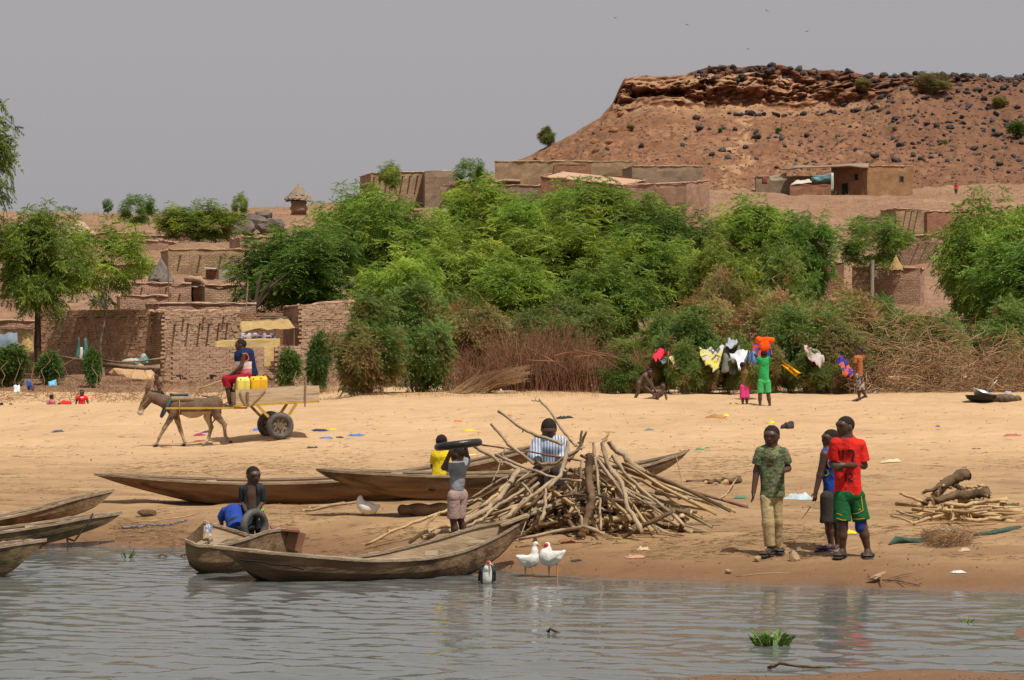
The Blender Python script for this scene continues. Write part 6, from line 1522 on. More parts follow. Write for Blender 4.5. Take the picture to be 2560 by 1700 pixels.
        mk(k.get('name', 'trousers'), V, Q, k['mat'], t, True, midx); sh_bvh['pants'] = BVHTree.FromPolygons([Vector(v + org) for v in V], Q.tolist())
    t['_z'] = [ox, oy, sc, d0]
    return t, sh_bvh
def stroke(t, bvh, pts, w, m, name='print', off=.004):
    """printed line on a garment: follows its surface"""
    ox, oy, sc, d0 = t['_z']; S = []
    for i in range(len(pts) - 1):
        for k in range(6): S.append((pts[i][0] + (pts[i + 1][0] - pts[i][0]) * k / 6, pts[i][1] + (pts[i + 1][1] - pts[i][1]) * k / 6))
    S.append(pts[-1]); V, Q = [], []; last = None
    for i, p in enumerate(S):
        a, b = S[max(i - 1, 0)], S[min(i + 1, len(S) - 1)]; dx, dy = b[0] - a[0], b[1] - a[1]; l = math.hypot(dx, dy) or 1; nx, ny = -dy / l * w / 2, dx / l * w / 2
        for sg in (-1, 0, 1):
            q = P(ox + (p[0] + nx * sg) * sc, oy + (p[1] + ny * sg) * sc, d0); o_ = Vector((0, 0, CH)); dr = (q - o_).normalized(); h = bvh.ray_cast(o_, dr)
            if h[0] is not None: q = h[0] - dr * off; last = q.y
            elif last is not None: q = o_ + dr * (last - o_.y) / dr.y
            V.append(q - t.location)
    for i in range(len(S) - 1):
        for c_ in (0, 1): a = i * 3 + c_; Q.append((a, a + 1, a + 4, a + 3))
    return mk(name, V, Q, m, t)
def cloth(name, c1, c2=None, sc=14, **k): return pm(name, c1, c2 or tuple(min(1, x * 1.2) for x in c1), sc, .9, .7, 16, spec=.15, bdist=.03, **k)

# camouflage boy
mcam, n, L, b = rampmat('camouflage_cloth'); tc = n.new('ShaderNodeTexCoord')
z1 = noise_n(n, L, tc.outputs['Object'], 15, 3, .6, (1, 1, 2.2)); rc = ramp(n, [(.38, (.045, .075, .03)), (.46, (.10, .13, .055)), (.53, (.22, .21, .10)), (.60, (.10, .075, .04)), (.66, (.27, .25, .14))]); rc.color_ramp.interpolation = 'CONSTANT'; L.new(z1, rc.inputs[0])
L.new(rc.outputs[0], b.inputs['Base Color']); b.inputs['Roughness'].default_value = .9
m_sand = flat('dark_sandal', (.03, .028, .027), .7); m_khaki = pm('khaki_cotton', (.36, .265, .13), (.47, .36, .195), 7, .9, .8, 14, spec=.1, bdist=.03)
Z4 = (1840, 1020, .2551)
pcam, bv = person('barefaced boy in camouflage t-shirt and khaki trousers walking on the wet sand at right', GY(1914, 1391).y + .08, Z4,
 dict(neck=(345,392,0), chest=(345,480,0), pel=(350,850,0), sl=(238,432,0), el=(203,615,.03), wl=(172,825,-.02), fl=(163,930,-.04), sr=(462,438,0), er=(508,592,.06), wr=(484,612,-.13), fr=(462,628,-.23),
      hl=(302,880,0), kl=(316,1130,-.05), al=(335,1372,-.05), tl=(272,1425,-.17), hr=(398,880,.02), kr=(405,1110,.05), ar=(392,1362,.13), tr=(432,1395,.02)),
 (348,273,205), -24, 1.34, pitch=8, byaw=-6, shirt=dict(mat=mcam, hem=(350,872), top=118, bot=124, sleeve=.66, loose=.02, flat=.6), pants=dict(mat=m_khaki, end=1.93, r=.074, r2=.056), sandal=m_sand, lat={'r': (0, 0, 1), 'l': (.2, -1, 0)})
# boy in blue
m_blue = cloth('royal_blue_cloth', (.02, .055, .26)); m_shorts = pm('dark_check_shorts', (.028, .022, .018), (.055, .045, .036), 30, .9); m_purple = flat('purple_sandal', (.05, .03, .12), .6)
pblue, bvb = person('boy in a blue sleeveless shirt and dark shorts, half hidden by the boy in red', GY(2064, 1377).y + .05, Z4,
 dict(neck=(915,402,0), chest=(925,480,0), pel=(935,850,0), sl=(868,455,-.08), el=(822,660,-.08), wl=(782,820,-.1), fl=(770,925,-.11), sr=(985,455,.1), er=(1000,620,.12), wr=(990,760,.05), fr=(985,840,.02),
      hl=(900,880,-.05), kl=(905,1110,-.05), al=(935,1345,-.03), tl=(822,1372,-.12), hr=(975,880,.06), kr=(985,1120,.08), ar=(1000,1352,.1), tr=(930,1385,.0)),
 (925,303,190), -72, 1.3, byaw=-60, shirt=dict(mat=m_blue, hem=(925,840), top=88, bot=84, sleeve=0, flat=.8), pants=dict(mat=m_shorts, end=1.02, r=.085, r2=.088, name='shorts'), sandal=m_purple)
stroke(pblue, bvb['shirt'], [(905,510),(930,512),(932,560),(915,575),(900,550),(905,510)], 10, flat('crest_white', (.7, .7, .7)), 'chest_crest'); stroke(pblue, bvb['shirt'], [(912,525),(925,528),(922,552)], 9, flat('crest_red', (.45, .03, .03)), 'chest_crest')
stroke(pblue, bvb['shirt'], [(870,600),(900,612),(908,640),(885,662),(862,655)], 14, flat('lime_print', (.30, .42, .03)), 'swirl_print')
# boy in red
m_red = cloth('scarlet_cloth', (.58, .018, .014), (.66, .03, .02)); m_green = cloth('green_sport_cloth', (.012, .085, .025), (.02, .12, .04)); m_under = flat('blue_under_shorts', (.02, .04, .2))
pred, bvr = person('tallest boy, in a red t-shirt with black numbers and green shorts, standing at right', GY(2130, 1396).y + .04, Z4,
 dict(neck=(1085,300,0), chest=(1100,400,0), pel=(1110,840,0), sl=(985,352,-.03), el=(948,545,.02), wl=(1000,598,-.15), fl=(1062,622,-.2), sr=(1215,362,.03), er=(1252,562,.05), wr=(1060,560,-.19), fr=(962,582,-.25),
      hl=(1042,870,0), kl=(1042,1150,-.03), al=(1045,1392,0), tl=(1002,1438,-.12), hr=(1178,870,0), kr=(1236,1140,0), ar=(1292,1395,0), tr=(1290,1445,-.12)),
 (1068,182,204), -58, 1.46, byaw=-12, shirt=dict(mat=m_red, hem=(1100,856), top=132, bot=140, sleeve=.8, loose=.026, flat=.58), pants=dict(mat=m_green, end=.86, r=.096, r2=.094, name='shorts'), sandal=m_sand, lat={'l': (0, 0, 1), 'r': (0, 0, 1)})
mbk = flat('black_print', (.03, .012, .012))
for pts, w in [([(1035,430),(1050,415),(1052,500)], 16), ([(1095,425),(1125,412),(1150,425),(1155,460),(1140,500),(1150,525)], 20), ([(1000,420),(1012,425),(1010,460)], 10), ([(1078,640),(1075,715)], 14), ([(1110,640),(1140,648),(1138,672),(1105,700),(1105,715),(1150,712)], 14), ([(1000,690),(1010,715)], 14), ([(1075,775),(1068,795),(1085,800)], 6), ([(1105,375),(1102,390)], 7)]: stroke(pred, bvr['shirt'], pts, w, mbk, 'number_print')
my = flat('yellow_trim', (.55, .36, .02))
for pts in ([(1228,865),(1240,960),(1246,1005)], [(1246,1005),(1190,1032),(1135,1040)], [(985,1030),(1040,1052)], [(1080,1100),(1040,1098),(985,1078)], [(1130,1088),(1200,1090),(1262,1080)]): stroke(pred, bvr['pants'], pts, 7, my, 'yellow_trim')
stroke(pred, bvr['pants'], [(1203,1003),(1215,985),(1226,1003)], 7, my, 'shorts_emblem')
V, Q = sdf_mesh([cap((0, 0, 0), (0, 0, -.13), .062, .06)], .01)
for X, Y in ((1042, 1060), (1222, 1052)):
    o = mk('under_shorts', V, Q, m_under, pred, True); o.location = P(1840 + X * .2551, 1020 + Y * .2551, pred['_z'][3]) - pred.location
# stick held by the boy in blue
zb_ = pblue['_z'][3]; a = P(1840 + 768 * .2551, 1020 + 915 * .2551, zb_ - .1); b_ = P(1840 + 645 * .2551, 1020 + 1085 * .2551, zb_ - .3); log_([a, b_], .006, .004, 'thin stick held by the boy in blue', m_log, None, 'stick', 0, 3, 'stick')

# boy with a tyre on his head
m_tyre = pm('black_rubber', (.012, .012, .013), (.025, .024, .024), 12, .35, .25, 40, spec=.5)
m_tyred = pm('dusty_rubber', (.045, .042, .038), (.12, .11, .095), 6, .6, .3, 40, spec=.35)
Z3 = (1040, 1000, .2296)
m_greyshirt = cloth('grey_cotton', (.23, .235, .25)); m_pinkp = cloth('faded_pink_cotton', (.35, .24, .21))
ptyr, _ = person('small boy in a grey shirt and faded pink trousers carrying a tyre on his head', 26.45, Z3,
 dict(neck=(462,690,0), chest=(455,760,0), pel=(452,1010,0), sl=(385,725,-.07), el=(305,735,-.12), wl=(383,545,-.12), fl=(428,468,-.13), sr=(515,725,.09), er=(560,640,.22), wr=(545,540,.16), fr=(520,470,.1),
      hl=(415,1045,-.04), kl=(405,1295,-.02), al=(440,1560,.02), tl=(400,1590,-.05), hr=(495,1045,.05), kr=(480,1290,.06), ar=(560,1540,.14), tr=(520,1570,.05)),
 (452,592,172), -112, 1.12, byaw=-140, shirt=dict(mat=m_greyshirt, hem=(450,1035), top=88, bot=92, sleeve=.7, flat=.75), pants=dict(mat=m_pinkp, end=.98, r=.082, r2=.07), lat={'l': (1, 0, .3), 'r': (1, 0, .3)})
def torus(R_, r_, n1=40, n2=14, fl=1.0):
    V, Q = [], []
    for i in range(n1):
        for j in range(n2):
            a, c_ = 2 * math.pi * i / n1, 2 * math.pi * j / n2; x = R_ + r_ * math.cos(c_); V.append((x * math.cos(a), x * math.sin(a), r_ * fl * math.sin(c_)))
    for i in range(n1):
        for j in range(n2): Q.append((i * n2 + j, ((i + 1) % n1) * n2 + j, ((i + 1) % n1) * n2 + (j + 1) % n2, i * n2 + (j + 1) % n2))
    return V, Q
V, Q = torus(.222, .042); o = mk('tyre', V, Q, m_tyre, None, True); o.location = P(1040 + 460 * .2296, 1000 + 487 * .2296, 26.45); o.rotation_euler = (R(-3), R(-7), 0); props(o, 'thin black tyre carried flat on the small boy\'s head', 'tyre')
# boy in the open dark shirt
Z2 = (440, 1120, .2168); m_blk = pm('black_nylon', (.012, .016, .017), (.02, .025, .026), 10, .7, .2, 40)
pdk, bvd = person('little boy in an open black shirt and neon-striped trousers behind the boats', 27.2, Z2,
 dict(neck=(882,425,0), chest=(882,520,0), pel=(888,715,0), sl=(775,478,0), el=(768,610,.03), wl=(805,725,-.13), fl=(858,768,-.18), sr=(990,478,0), er=(1008,615,.03), wr=(925,735,-.13), fr=(872,768,-.17),
      hl=(845,740,0), kl=(845,920,-.04), al=(835,1110,0), tl=(815,1140,-.1), hr=(945,740,0), kr=(975,930,0), ar=(990,1110,.03), tr=(1000,1140,-.08)),
 (893,316,210), 32, 1.02, pitch=8, byaw=8, shirt=dict(mat=m_blk, hem=(888,745), top=112, bot=108, sleeve=.9, loose=.016, flat=.62, open=[((865,580,-.12), (.075, .12, .19)), ((868,470,-.1), (.06, .1, .09))]), pants=dict(mat=m_blk, end=1.85, r=.072, r2=.052), lat={'l': (0, -1, .6), 'r': (0, -1, .6)})
mneon = flat('neon_green', (.30, .75, .03))
for dx in (-9, 9): stroke(pdk, bvd['pants'], [(1000 + dx, 695), (985 + dx, 740), (968 + dx, 830)], 9, mneon, 'neon_stripe')
V, Q = torus(.155, .042); o = mk('tyre', V, Q, m_tyred, None, True); o.location = P(440 + 905 * .2168, 1120 + 900 * .2168, 26.95); o.rotation_euler = (R(90), 0, R(48)); props(o, 'small black tyre held upright by the boy in the open shirt', 'tyre')
# boy bending over
pbe, _ = person('boy in a blue shirt bent over behind the broad open boat, back to the water', 27.0, Z2,
 dict(neck=(655,700,.30), chest=(640,730,.2), pel=(688,890,0), sl=(560,735,.26), el=(520,820,.3), wl=(530,900,.38), sr=(748,735,.26), er=(775,820,.3), wr=(760,900,.38), hl=(650,915,0), kl=(655,1050,.05), al=(655,1180,0), hr=(735,915,0), kr=(745,1050,.05), ar=(745,1180,0)),
 (672,735,160,.42), 180, 1.05, pitch=-60, byaw=180, shirt=dict(mat=m_blue, hem=(700,925,-.06), top=118, bot=100, sleeve=.9, flat=.8, loose=.02), pants=dict(mat=m_blk, end=1.9, r=.08, r2=.055), feet=False, hands=False, eyes=False)
# boy in yellow sitting in the canoe
m_yel = cloth('bright_yellow_cloth', (.72, .52, .015), (.8, .6, .03))
pyel, _ = person('boy in a bright yellow shirt sitting in the propped canoe, back to the water', 30.25, Z3,
 dict(neck=(272,552,0), chest=(265,620,0), pel=(258,850,0), sl=(205,598,0), el=(185,715,.05), wl=(215,810,.15), sr=(330,602,.02), er=(342,720,.05), wr=(345,815,-.02), fr=(348,860,-.04), hl=(225,870,.02), kl=(215,860,.3), al=(220,950,.35), hr=(300,870,.02), kr=(305,860,.3), ar=(305,950,.35)),
 (280,455,160), 165, 1.15, byaw=175, shirt=dict(mat=m_yel, hem=(258,845), top=80, bot=90, sleeve=.75, flat=.7, loose=.018), pants=dict(mat=m_shorts, end=1.0), feet=False, eyes=False, hands=False)
# man behind the woodpile
mst, n, L, b = rampmat('striped_blue_shirt'); tc = n.new('ShaderNodeTexCoord'); wv = n.new('ShaderNodeTexWave'); wv.inputs['Scale'].default_value = 9; wv.inputs['Distortion'].default_value = 1.2; L.new(tc.outputs['Object'], wv.inputs[0])
rc = ramp(n, [(.3, (.17, .22, .33)), (.6, (.50, .54, .60))]); L.new(wv.outputs[1], rc.inputs[0]); L.new(rc.outputs[0], b.inputs['Base Color']); b.inputs['Roughness'].default_value = .9
Z7t = (1200, 960, .3443)
pman, _ = person('man in a pale blue striped shirt looking down, sitting behind the big woodpile', 29.2, Z7t,
 dict(neck=(502,388,0), chest=(502,440,-.02), pel=(505,610,.02), sl=(428,425,0), el=(395,520,-.08), wl=(425,575,-.25), fl=(450,600,-.3), sr=(582,428,0), er=(618,525,-.06), wr=(565,580,-.25), fr=(535,605,-.3), hl=(465,620,0), kl=(440,640,-.4), al=(450,760,-.4), hr=(545,620,0), kr=(570,640,-.4), ar=(560,760,-.4)),
 (500,328,150,-.03), 4, 1.75, pitch=32, byaw=0, shirt=dict(mat=mst, hem=(505,620), top=86, bot=84, sleeve=1.7, flat=.68, loose=.02), pants=dict(mat=m_shorts, end=1.8), feet=False, girth=.95)
o = MB().box(GP(1374, 29.25) + Vector((0, 0, .12)), (.45, .3, .3), None, .03).build('wood_block', m_logd); props(o, 'block of wood the man in the striped shirt sits on', 'block')

# cart driver
Z1 = (320, 820, .2118); m_mar = cloth('maroon_cloth', (.30, .012, .03)); m_navy = cloth('navy_jersey', (.012, .02, .055)); m_wht = cloth('white_jersey', (.6, .5, .52)); m_or = flat('orange_binding', (.6, .10, .03)); m_pk = cloth('pink_red_jersey', (.45, .14, .16)); m_yc = flat('yellow_cuff', (.65, .45, .04))
zone = lambda x, y, d: np.where((x < 1462 - (y - 390) * .02) & (y > 395) & (d < .12), np.where(y > 480, 2, 1), 0)
pdr, bvd = person('man in a navy sleeveless jersey and red shorts riding on the front of the cart', 55.0, Z1,
 dict(neck=(1352,262,0), chest=(1395,370,0), pel=(1432,560,0), sl=(1372,322,-.17), el=(1335,455,-.2), wl=(1205,558,-.16), fl=(1150,590,-.14), sr=(1385,318,.18), er=(1345,455,.22), wr=(1215,560,.16), fr=(1160,592,.14),
      hl=(1420,570,-.1), kl=(1162,605,-.12), al=(1195,872,-.12), tl=(1140,905,-.14), hr=(1425,570,.12), kr=(1180,612,.15), ar=(1232,872,.15), tr=(1180,905,.13)),
 (1328,200,142), -82, 1.72, byaw=-80, shirt=dict(mat=[m_navy, m_wht, m_pk], zone=zone, hem=(1425,585), top=92, bot=85, sleeve=0, flat=1.35, name='jersey'), pants=dict(mat=[m_mar, m_yc], end=1.36, r=.11, r2=.085, name='shorts', zone=lambda x, y, d: np.where((y > 695) & (y < 712), 1, 0)), sandal=flat('grey_sandal', (.25, .22, .18)), vox=.012)
stroke(pdr, bvd['shirt'], [(1350,300),(1400,300),(1425,340),(1420,375),(1385,395)], 12, m_or, 'orange_binding', .01)
b_ = P(320 + 1135 * .2118, 820 + 605 * .2118, 54.9); a = P(320 + 840 * .2118, 820 + 718 * .2118, 54.6); log_([a, b_], .016, .014, 'pale wooden goad held by the cart driver', m_logy, None, 'stick', 0, 3, 'stick', .1)

# ---- smaller figures, standing pose laid out from the head
def kid(label, px, ytop, d, hpx, yaw, shirt=None, pants=None, heads=5.6, pose=None, skin=None, byaw=None, vox=.014, group=None, sleeve=.6, end=.95, long=0.0):
    Hpx = hpx * heads; c_ = lambda x, y, z=0: (x, y, z); s = math.cos(R(byaw if byaw is not None else yaw)); w = .115 * Hpx * (.35 + .65 * abs(s)); w2 = .05 * Hpx * (.3 + .7 * abs(s)); y0 = ytop
    dz = .115 * Hpx * d / F * (1 - abs(s))
    J = dict(neck=c_(px, y0 + hpx * 1.05), chest=c_(px, y0 + hpx * 1.6), pel=c_(px, y0 + Hpx * .53), sl=c_(px - w, y0 + hpx * 1.28, -dz), el=c_(px - w * 1.25, y0 + Hpx * .40, -dz), wl=c_(px - w * 1.2, y0 + Hpx * .53, -dz - .04), fl=c_(px - w * 1.2, y0 + Hpx * .6, -dz - .05),
             sr=c_(px + w, y0 + hpx * 1.28, dz), er=c_(px + w * 1.25, y0 + Hpx * .40, dz), wr=c_(px + w * 1.2, y0 + Hpx * .53, dz - .04), fr=c_(px + w * 1.2, y0 + Hpx * .6, dz - .05),
             hl=c_(px - w2, y0 + Hpx * .55, -dz * .5), kl=c_(px - w2, y0 + Hpx * .76, -dz * .5), al=c_(px - w2, y0 + Hpx * .96, -dz * .5), tl=c_(px - w2 + math.sin(R(yaw)) * .07 * Hpx, y0 + Hpx * .99, -dz * .5 - .1 * s), hr=c_(px + w2, y0 + Hpx * .55, dz * .5), kr=c_(px + w2, y0 + Hpx * .76, dz * .5), ar=c_(px + w2, y0 + Hpx * .96, dz * .5), tr=c_(px + w2 + math.sin(R(yaw)) * .07 * Hpx, y0 + Hpx * .99, dz * .5 - .1 * s))
    J.update(pose or {})
    hd = J.pop('head', (px, y0 + hpx * .5, hpx))
    H = Hpx * d / F
    sh = dict(mat=shirt, hem=(J['pel'][0], J['pel'][1] + .02 * Hpx + long * Hpx, J['pel'][2] if len(J['pel']) > 2 else 0), top=.085 * H, bot=.09 * H + long * .1, sleeve=sleeve, flat=.7) if shirt else None
    pt = dict(mat=pants, end=end, r=.068 * H, r2=.06 * H, name='shorts') if pants else None
    return person(label, d, (0, 0, 1.0), J, hd, yaw, H, byaw=byaw, shirt=sh, pants=pt, vox=vox, skin=skin, hands=False, eyes=False, group=group)
ZB = lambda X, Y, dz=0: (1540 + X * .288, 820 + Y * .288, dz)
m_olive = cloth('olive_brown_cloth', (.17, .11, .035)); m_hot = cloth('hot_pink_cloth', (.62, .05, .20)); m_kg = cloth('kelly_green_cloth', (.03, .33, .09)); m_kg2 = cloth('light_green_cloth', (.06, .38, .12))
mos, n, L, b = rampmat('orange_striped_cloth'); tc = n.new('ShaderNodeTexCoord'); wv = n.new('ShaderNodeTexWave'); wv.bands_direction = 'Z'; wv.inputs['Scale'].default_value = 8; L.new(tc.outputs['Object'], wv.inputs[0]); rc = ramp(n, [(.4, (.50, .18, .05)), (.6, (.20, .06, .02))]); L.new(wv.outputs[1], rc.inputs[0]); L.new(rc.outputs[0], b.inputs['Base Color']); b.inputs['Roughness'].default_value = .9
m_patt = pm('patterned_shorts_cloth', (.05, .04, .05), (.40, .33, .26), 14, .9, lo=.46, hi=.54)
kid('child in green shirt and shorts seen from behind, balancing an orange bundle overhead', 1910, 875, 62, 22, 180, m_kg, m_kg2, 6.6, dict(sl=ZB(1235,268), el=ZB(1212,235,-.05), wl=ZB(1228,195,0), fl=ZB(1240,180,.02), sr=ZB(1335,270), er=ZB(1352,235,-.05), wr=ZB(1346,195,0), fr=ZB(1340,180,.02), al=ZB(1250,672), kl=ZB(1250,580), hl=ZB(1262,470), kr=ZB(1322,580), ar=ZB(1336,670), hr=ZB(1312,470)), sleeve=.5, end=.85)
kid('girl in an olive top and hot pink trousers reaching up to the hanging cloths', 1862, 905, 62.3, 19, 150, m_olive, m_hot, 6.0, dict(sl=ZB(1108,345), el=ZB(1125,280,.1), wl=ZB(1145,225,.2), fl=ZB(1150,205,.22), sr=ZB(1160,350,.1), er=ZB(1180,290,.2), wr=ZB(1180,235,.25), fr=ZB(1182,215,.28), head=ZB(1100,328)[:2] + (19,)), sleeve=.3, end=1.15)
kid('child in orange striped shirt and patterned shorts, arm raised to the head', 2147, 868, 63.5, 21, -80, mos, m_patt, 6.4, dict(er=ZB(2165,205,.1), wr=ZB(2150,200,.05), fr=ZB(2135,205,.02), al=ZB(2112,605), ar=ZB(2165,585), kr=ZB(2140,540), kl=ZB(2108,540)), sleeve=.5, end=1.0, byaw=-70)
person('naked child bending forward over the one lying on the sand', 65.3, (1540, 820, .288), dict(neck=(262,402,0), chest=(245,425,0), pel=(205,470,0), sl=(255,418,-.1), el=(292,480,-.12), wl=(325,528,-.1), fl=(340,545,-.1), sr=(262,412,.12), er=(305,470,.12), wr=(335,530,.1), fr=(345,548,.1), hl=(198,478,-.07), kl=(192,560,-.07), al=(152,632,-.07), tl=(135,645,-.1), hr=(215,480,.1), kr=(285,540,.1), ar=(330,580,.12), tr=(338,600,.05)), (290,380,66), 20, 1.2, pitch=20, byaw=70, skin=m_skin2, vox=.014, hands=False, eyes=False)
person('naked child lying on the sand propped on both arms', 65.0, (1540, 820, .288), dict(neck=(398,540,0), chest=(388,565,0), pel=(335,608,0), sl=(372,555,-.05), el=(362,600,-.08), wl=(368,638,-.08), fl=(372,645,-.1), sr=(422,555,.08), er=(435,600,.08), wr=(438,632,.06), fr=(442,640,.04), hl=(325,612,-.05), kl=(260,620,-.08), al=(150,645,-.08), tl=(135,640,-.1), hr=(325,615,.08), kr=(255,635,.05), ar=(175,648,.05), tr=(160,645,0)), (405,505,62), 5, 1.1, byaw=25, skin=m_skin2, vox=.014, hands=False, eyes=False)
person('naked toddler standing beyond the donkey\'s head', 64.0, Z1, dict(neck=(345,612,0), chest=(352,650,0), pel=(372,740,0), sl=(318,632,0), el=(308,690,0), wl=(325,745,-.05), fl=(330,765,-.06), sr=(388,640,0), er=(408,690,.02), wr=(375,705,-.08), fr=(360,712,-.1), hl=(362,755,0), kl=(360,830,0), al=(362,905,0), tl=(355,915,-.08), hr=(388,755,0), kr=(392,830,0), ar=(392,905,0), tr=(390,915,-.08)), (338,572,78), -15, .75, skin=m_skin, vox=.011, hands=False, eyes=False)
m_rd2 = cloth('tomato_red_cloth', (.55, .03, .03)); m_pk2 = cloth('pink_print_cloth', (.45, .14, .18), (.6, .3, .32)); m_dks = flat('dark_shorts', (.03, .025, .03))
k, kb = kid('child in a red t-shirt with white tick, visible to the waist beyond the crest', 205, 974, 76, 15.5, 10, m_rd2, m_dks, 6.2, dict(el=(192, 1002, 0), wl=(188, 1015, 0), fl=(187, 1022, 0), er=(218, 1002, 0), wr=(222, 1014, 0), fr=(223, 1022, 0)))
k['_z'] = [0, 0, 1.0, 76]; stroke(k, kb['shirt'], [(201.5, 993.5), (204, 994.5), (209, 992.3)], 1.6, flat('white_print', (.8, .8, .8)), 'tick_print', .01)
kid('child in a pink top, seen to the chest beyond the sand crest', 129, 986, 77, 13, 160, m_pk2, m_dks, 6.0)
kid('child\'s dark head just showing over the sand crest near the left edge', 27, 1008, 78, 10.5, 170, m_dks, m_dks, 6.0)
kid('child\'s dark head at the very left edge showing over the sand crest', 4, 1006, 77.5, 11, 170, m_mar, m_dks, 6.0)
person('child in red bent low beyond the sand crest, only the back showing', 76.3, (0, 820, .1694), dict(neck=(905,1120,0), chest=(935,1115,0), pel=(1010,1125,0), sl=(910,1125,-.1), el=(895,1170,-.1), wl=(885,1220,-.1), sr=(910,1125,.1), er=(895,1170,.1), wr=(885,1220,.1), hl=(1015,1150,-.08), kl=(985,1260,-.08), al=(1010,1380,-.08), hr=(1015,1150,.08), kr=(985,1260,.08), ar=(1010,1380,.08)), (880,1135,70), -90, 1.15, pitch=40, byaw=-90, shirt=dict(mat=m_rd2, hem=(1040,1150,0), top=.12, bot=.12, sleeve=.7, flat=1.2), vox=.014, hands=False, eyes=False, feet=False)
kid('tiny figure in red standing far off on the slope at right', 2390, 456, 226, 5.5, 0, m_rd2, m_dks, 6.0, vox=.03)
# ------------------------------------------------------------------ donkey and cart
k1 = .2118 * 54.3 / F; CR = R(15.7)
dl = GP(447, 54.4)
def dz(X, Y, w=0.0): return np.array([(X - 600) * k1 / math.cos(CR), w, (1398 - Y) * k1])
dk = thing('donkey', 'grey-brown donkey in harness walking left and pulling the cart', 'donkey', dl, CR)
m_dk = pm('donkey_coat', (.105, .066, .044), (.175, .118, .08), 5, .9, .5, 40, spec=.15)
m_dkw = pm('pale_belly_coat', (.36, .27, .17), (.45, .35, .24), 4, .9); m_dkd = pm('dark_mane', (.018, .013, .011), (.035, .026, .02), 6, .9); m_dkb = pm('brown_face_coat', (.10, .055, .033), (.15, .085, .052), 5, .85); m_muz = pm('pale_muzzle', (.42, .37, .31), (.5, .45, .39), 8, .8)
pr = [cap(dz(590,920), dz(990,915), .175, .165, .08), ell(dz(760,950), (.30, .20, .215), None, .08), ell(dz(1010,900), (.19, .18, .20), None, .08), ell(dz(545,930), (.17, .165, .215), None, .08),
      cap(dz(530,900), dz(350,830), .185, .125, .06, ((0, 1, 0), .62)), cap(dz(350,830), dz(275,800), .12, .105, .05, ((0, 1, 0), .7)),
      cap(dz(262,810), dz(212,890), .115, .092, .03, ((0, 1, 0), .72)), cap(dz(212,890), dz(162,980), .088, .06, .03, ((0, 1, 0), .78)), ell(dz(163,995), (.068, .055, .058), None, .02), ell(dz(245,850), (.09, .078, .085), None, .03)]
for s_ in (-1, 1): pr += [cap(dz(240 + 6 * s_,755,s_ * .05), dz(252 + 16 * s_,700,s_ * .085), .03, .042, .015, ((0, 1, 0), .6)), cap(dz(252 + 16 * s_,700,s_ * .085), dz(262 + 22 * s_,640,s_ * .1), .04, .01, .01, ((0, 1, 0), .6))]
legs = [(-.1, [(530,1000),(490,1080),(432,1175),(372,1290),(345,1365),(320,1398)], [.085,.062,.045,.03,.032,.036]), (.1, [(570,1010),(595,1100),(628,1210),(660,1310),(678,1350),(662,1385)], [.085,.06,.044,.03,.032,.036]),
        (-.1, [(1000,930),(1030,1040),(1112,1140),(1122,1260),(1150,1325),(1188,1345)], [.13,.088,.05,.032,.034,.037]), (.1, [(985,930),(935,1050),(978,1175),(952,1290),(925,1345),(888,1375)], [.13,.085,.05,.032,.034,.037])]
for w, pts, rd in legs:
    for i in range(len(pts) - 1): pr.append(cap(dz(*pts[i], w), dz(*pts[i + 1], w), rd[i], rd[i + 1], .03))
V, Q = sdf_mesh(pr, .013)
c_ = V[Q].mean(1); X_ = c_[:, 0] / k1 * math.cos(CR) + 600; Y_ = 1398 - c_[:, 2] / k1
mi = np.zeros(len(Q), int); mi[(Y_ > 985) & (X_ > 620) & (X_ < 960) & (np.abs(c_[:, 1]) < .2)] = 1; mi[(Y_ > 1075) & ((X_ * 7 + Y_ * 3) % 90 < 35)] = 1
mi[(X_ < 300) & (Y_ > 760) & (Y_ < 960)] = 2; mi[(Y_ > 955) & (X_ < 215)] = 3; mi[(Y_ > 1372) & (X_ < 700)] = 4; mi[(Y_ > 1335) & (X_ > 1160)] = 4
mk('body', V, Q, [m_dk, m_dkw, m_dkb, m_muz, m_dkd], dk, True, mi)
V, Q = sdf_mesh([cap(dz(285,745), dz(400,765), .03, .045, .03, ((0, 1, 0), .5)), cap(dz(400,765), dz(495,850), .045, .03, .03, ((0, 1, 0), .5))], .011, disp=lambda X, Y, Z_: .008 * np.sin(X * 120)); mk('mane', V, Q, m_dkd, dk, True)
V, Q = sdf_mesh([cap(dz(1085,880), dz(1075,1000), .022, .02, .02), cap(dz(1075,1000), dz(985,1120), .03, .012, .02)], .011); mk('tail', V, Q, m_dkd, dk, True)
for s_ in (-1, 1):
    V, Q = sdf_mesh([ell(dz(200,850,s_ * .062), (.013, .008, .012))], .005); mk('eye', V, Q, m_dkd, dk, True)
m_teal = pm('teal_harness', (.035, .075, .085), (.06, .11, .12), 8, .8); m_strap = pm('tan_strap', (.32, .22, .12), (.42, .3, .18), 8, .9)
hn = thing('harness', 'teal collar, tan straps and padded saddle strapped on the donkey', 'harness', dl, CR)
V, Q = [], []
def ring(c, ru, rv, n_=24, tilt=0.0):
    return [Vector(c) + Vector((math.sin(tilt) * rv * math.sin(6.283 * i / n_), ru * math.cos(6.283 * i / n_), math.cos(tilt) * rv * math.sin(6.283 * i / n_))) for i in range(n_ + 1)]
MB().tube(ring(dz(455,930), .17, .235, 26, .45), .036, 8, False).build('collar', m_teal, hn, True)
MB().tube(ring(dz(595,930), .2, .26, 26), .013, 6, False).build('girth_strap', m_strap, hn, True)
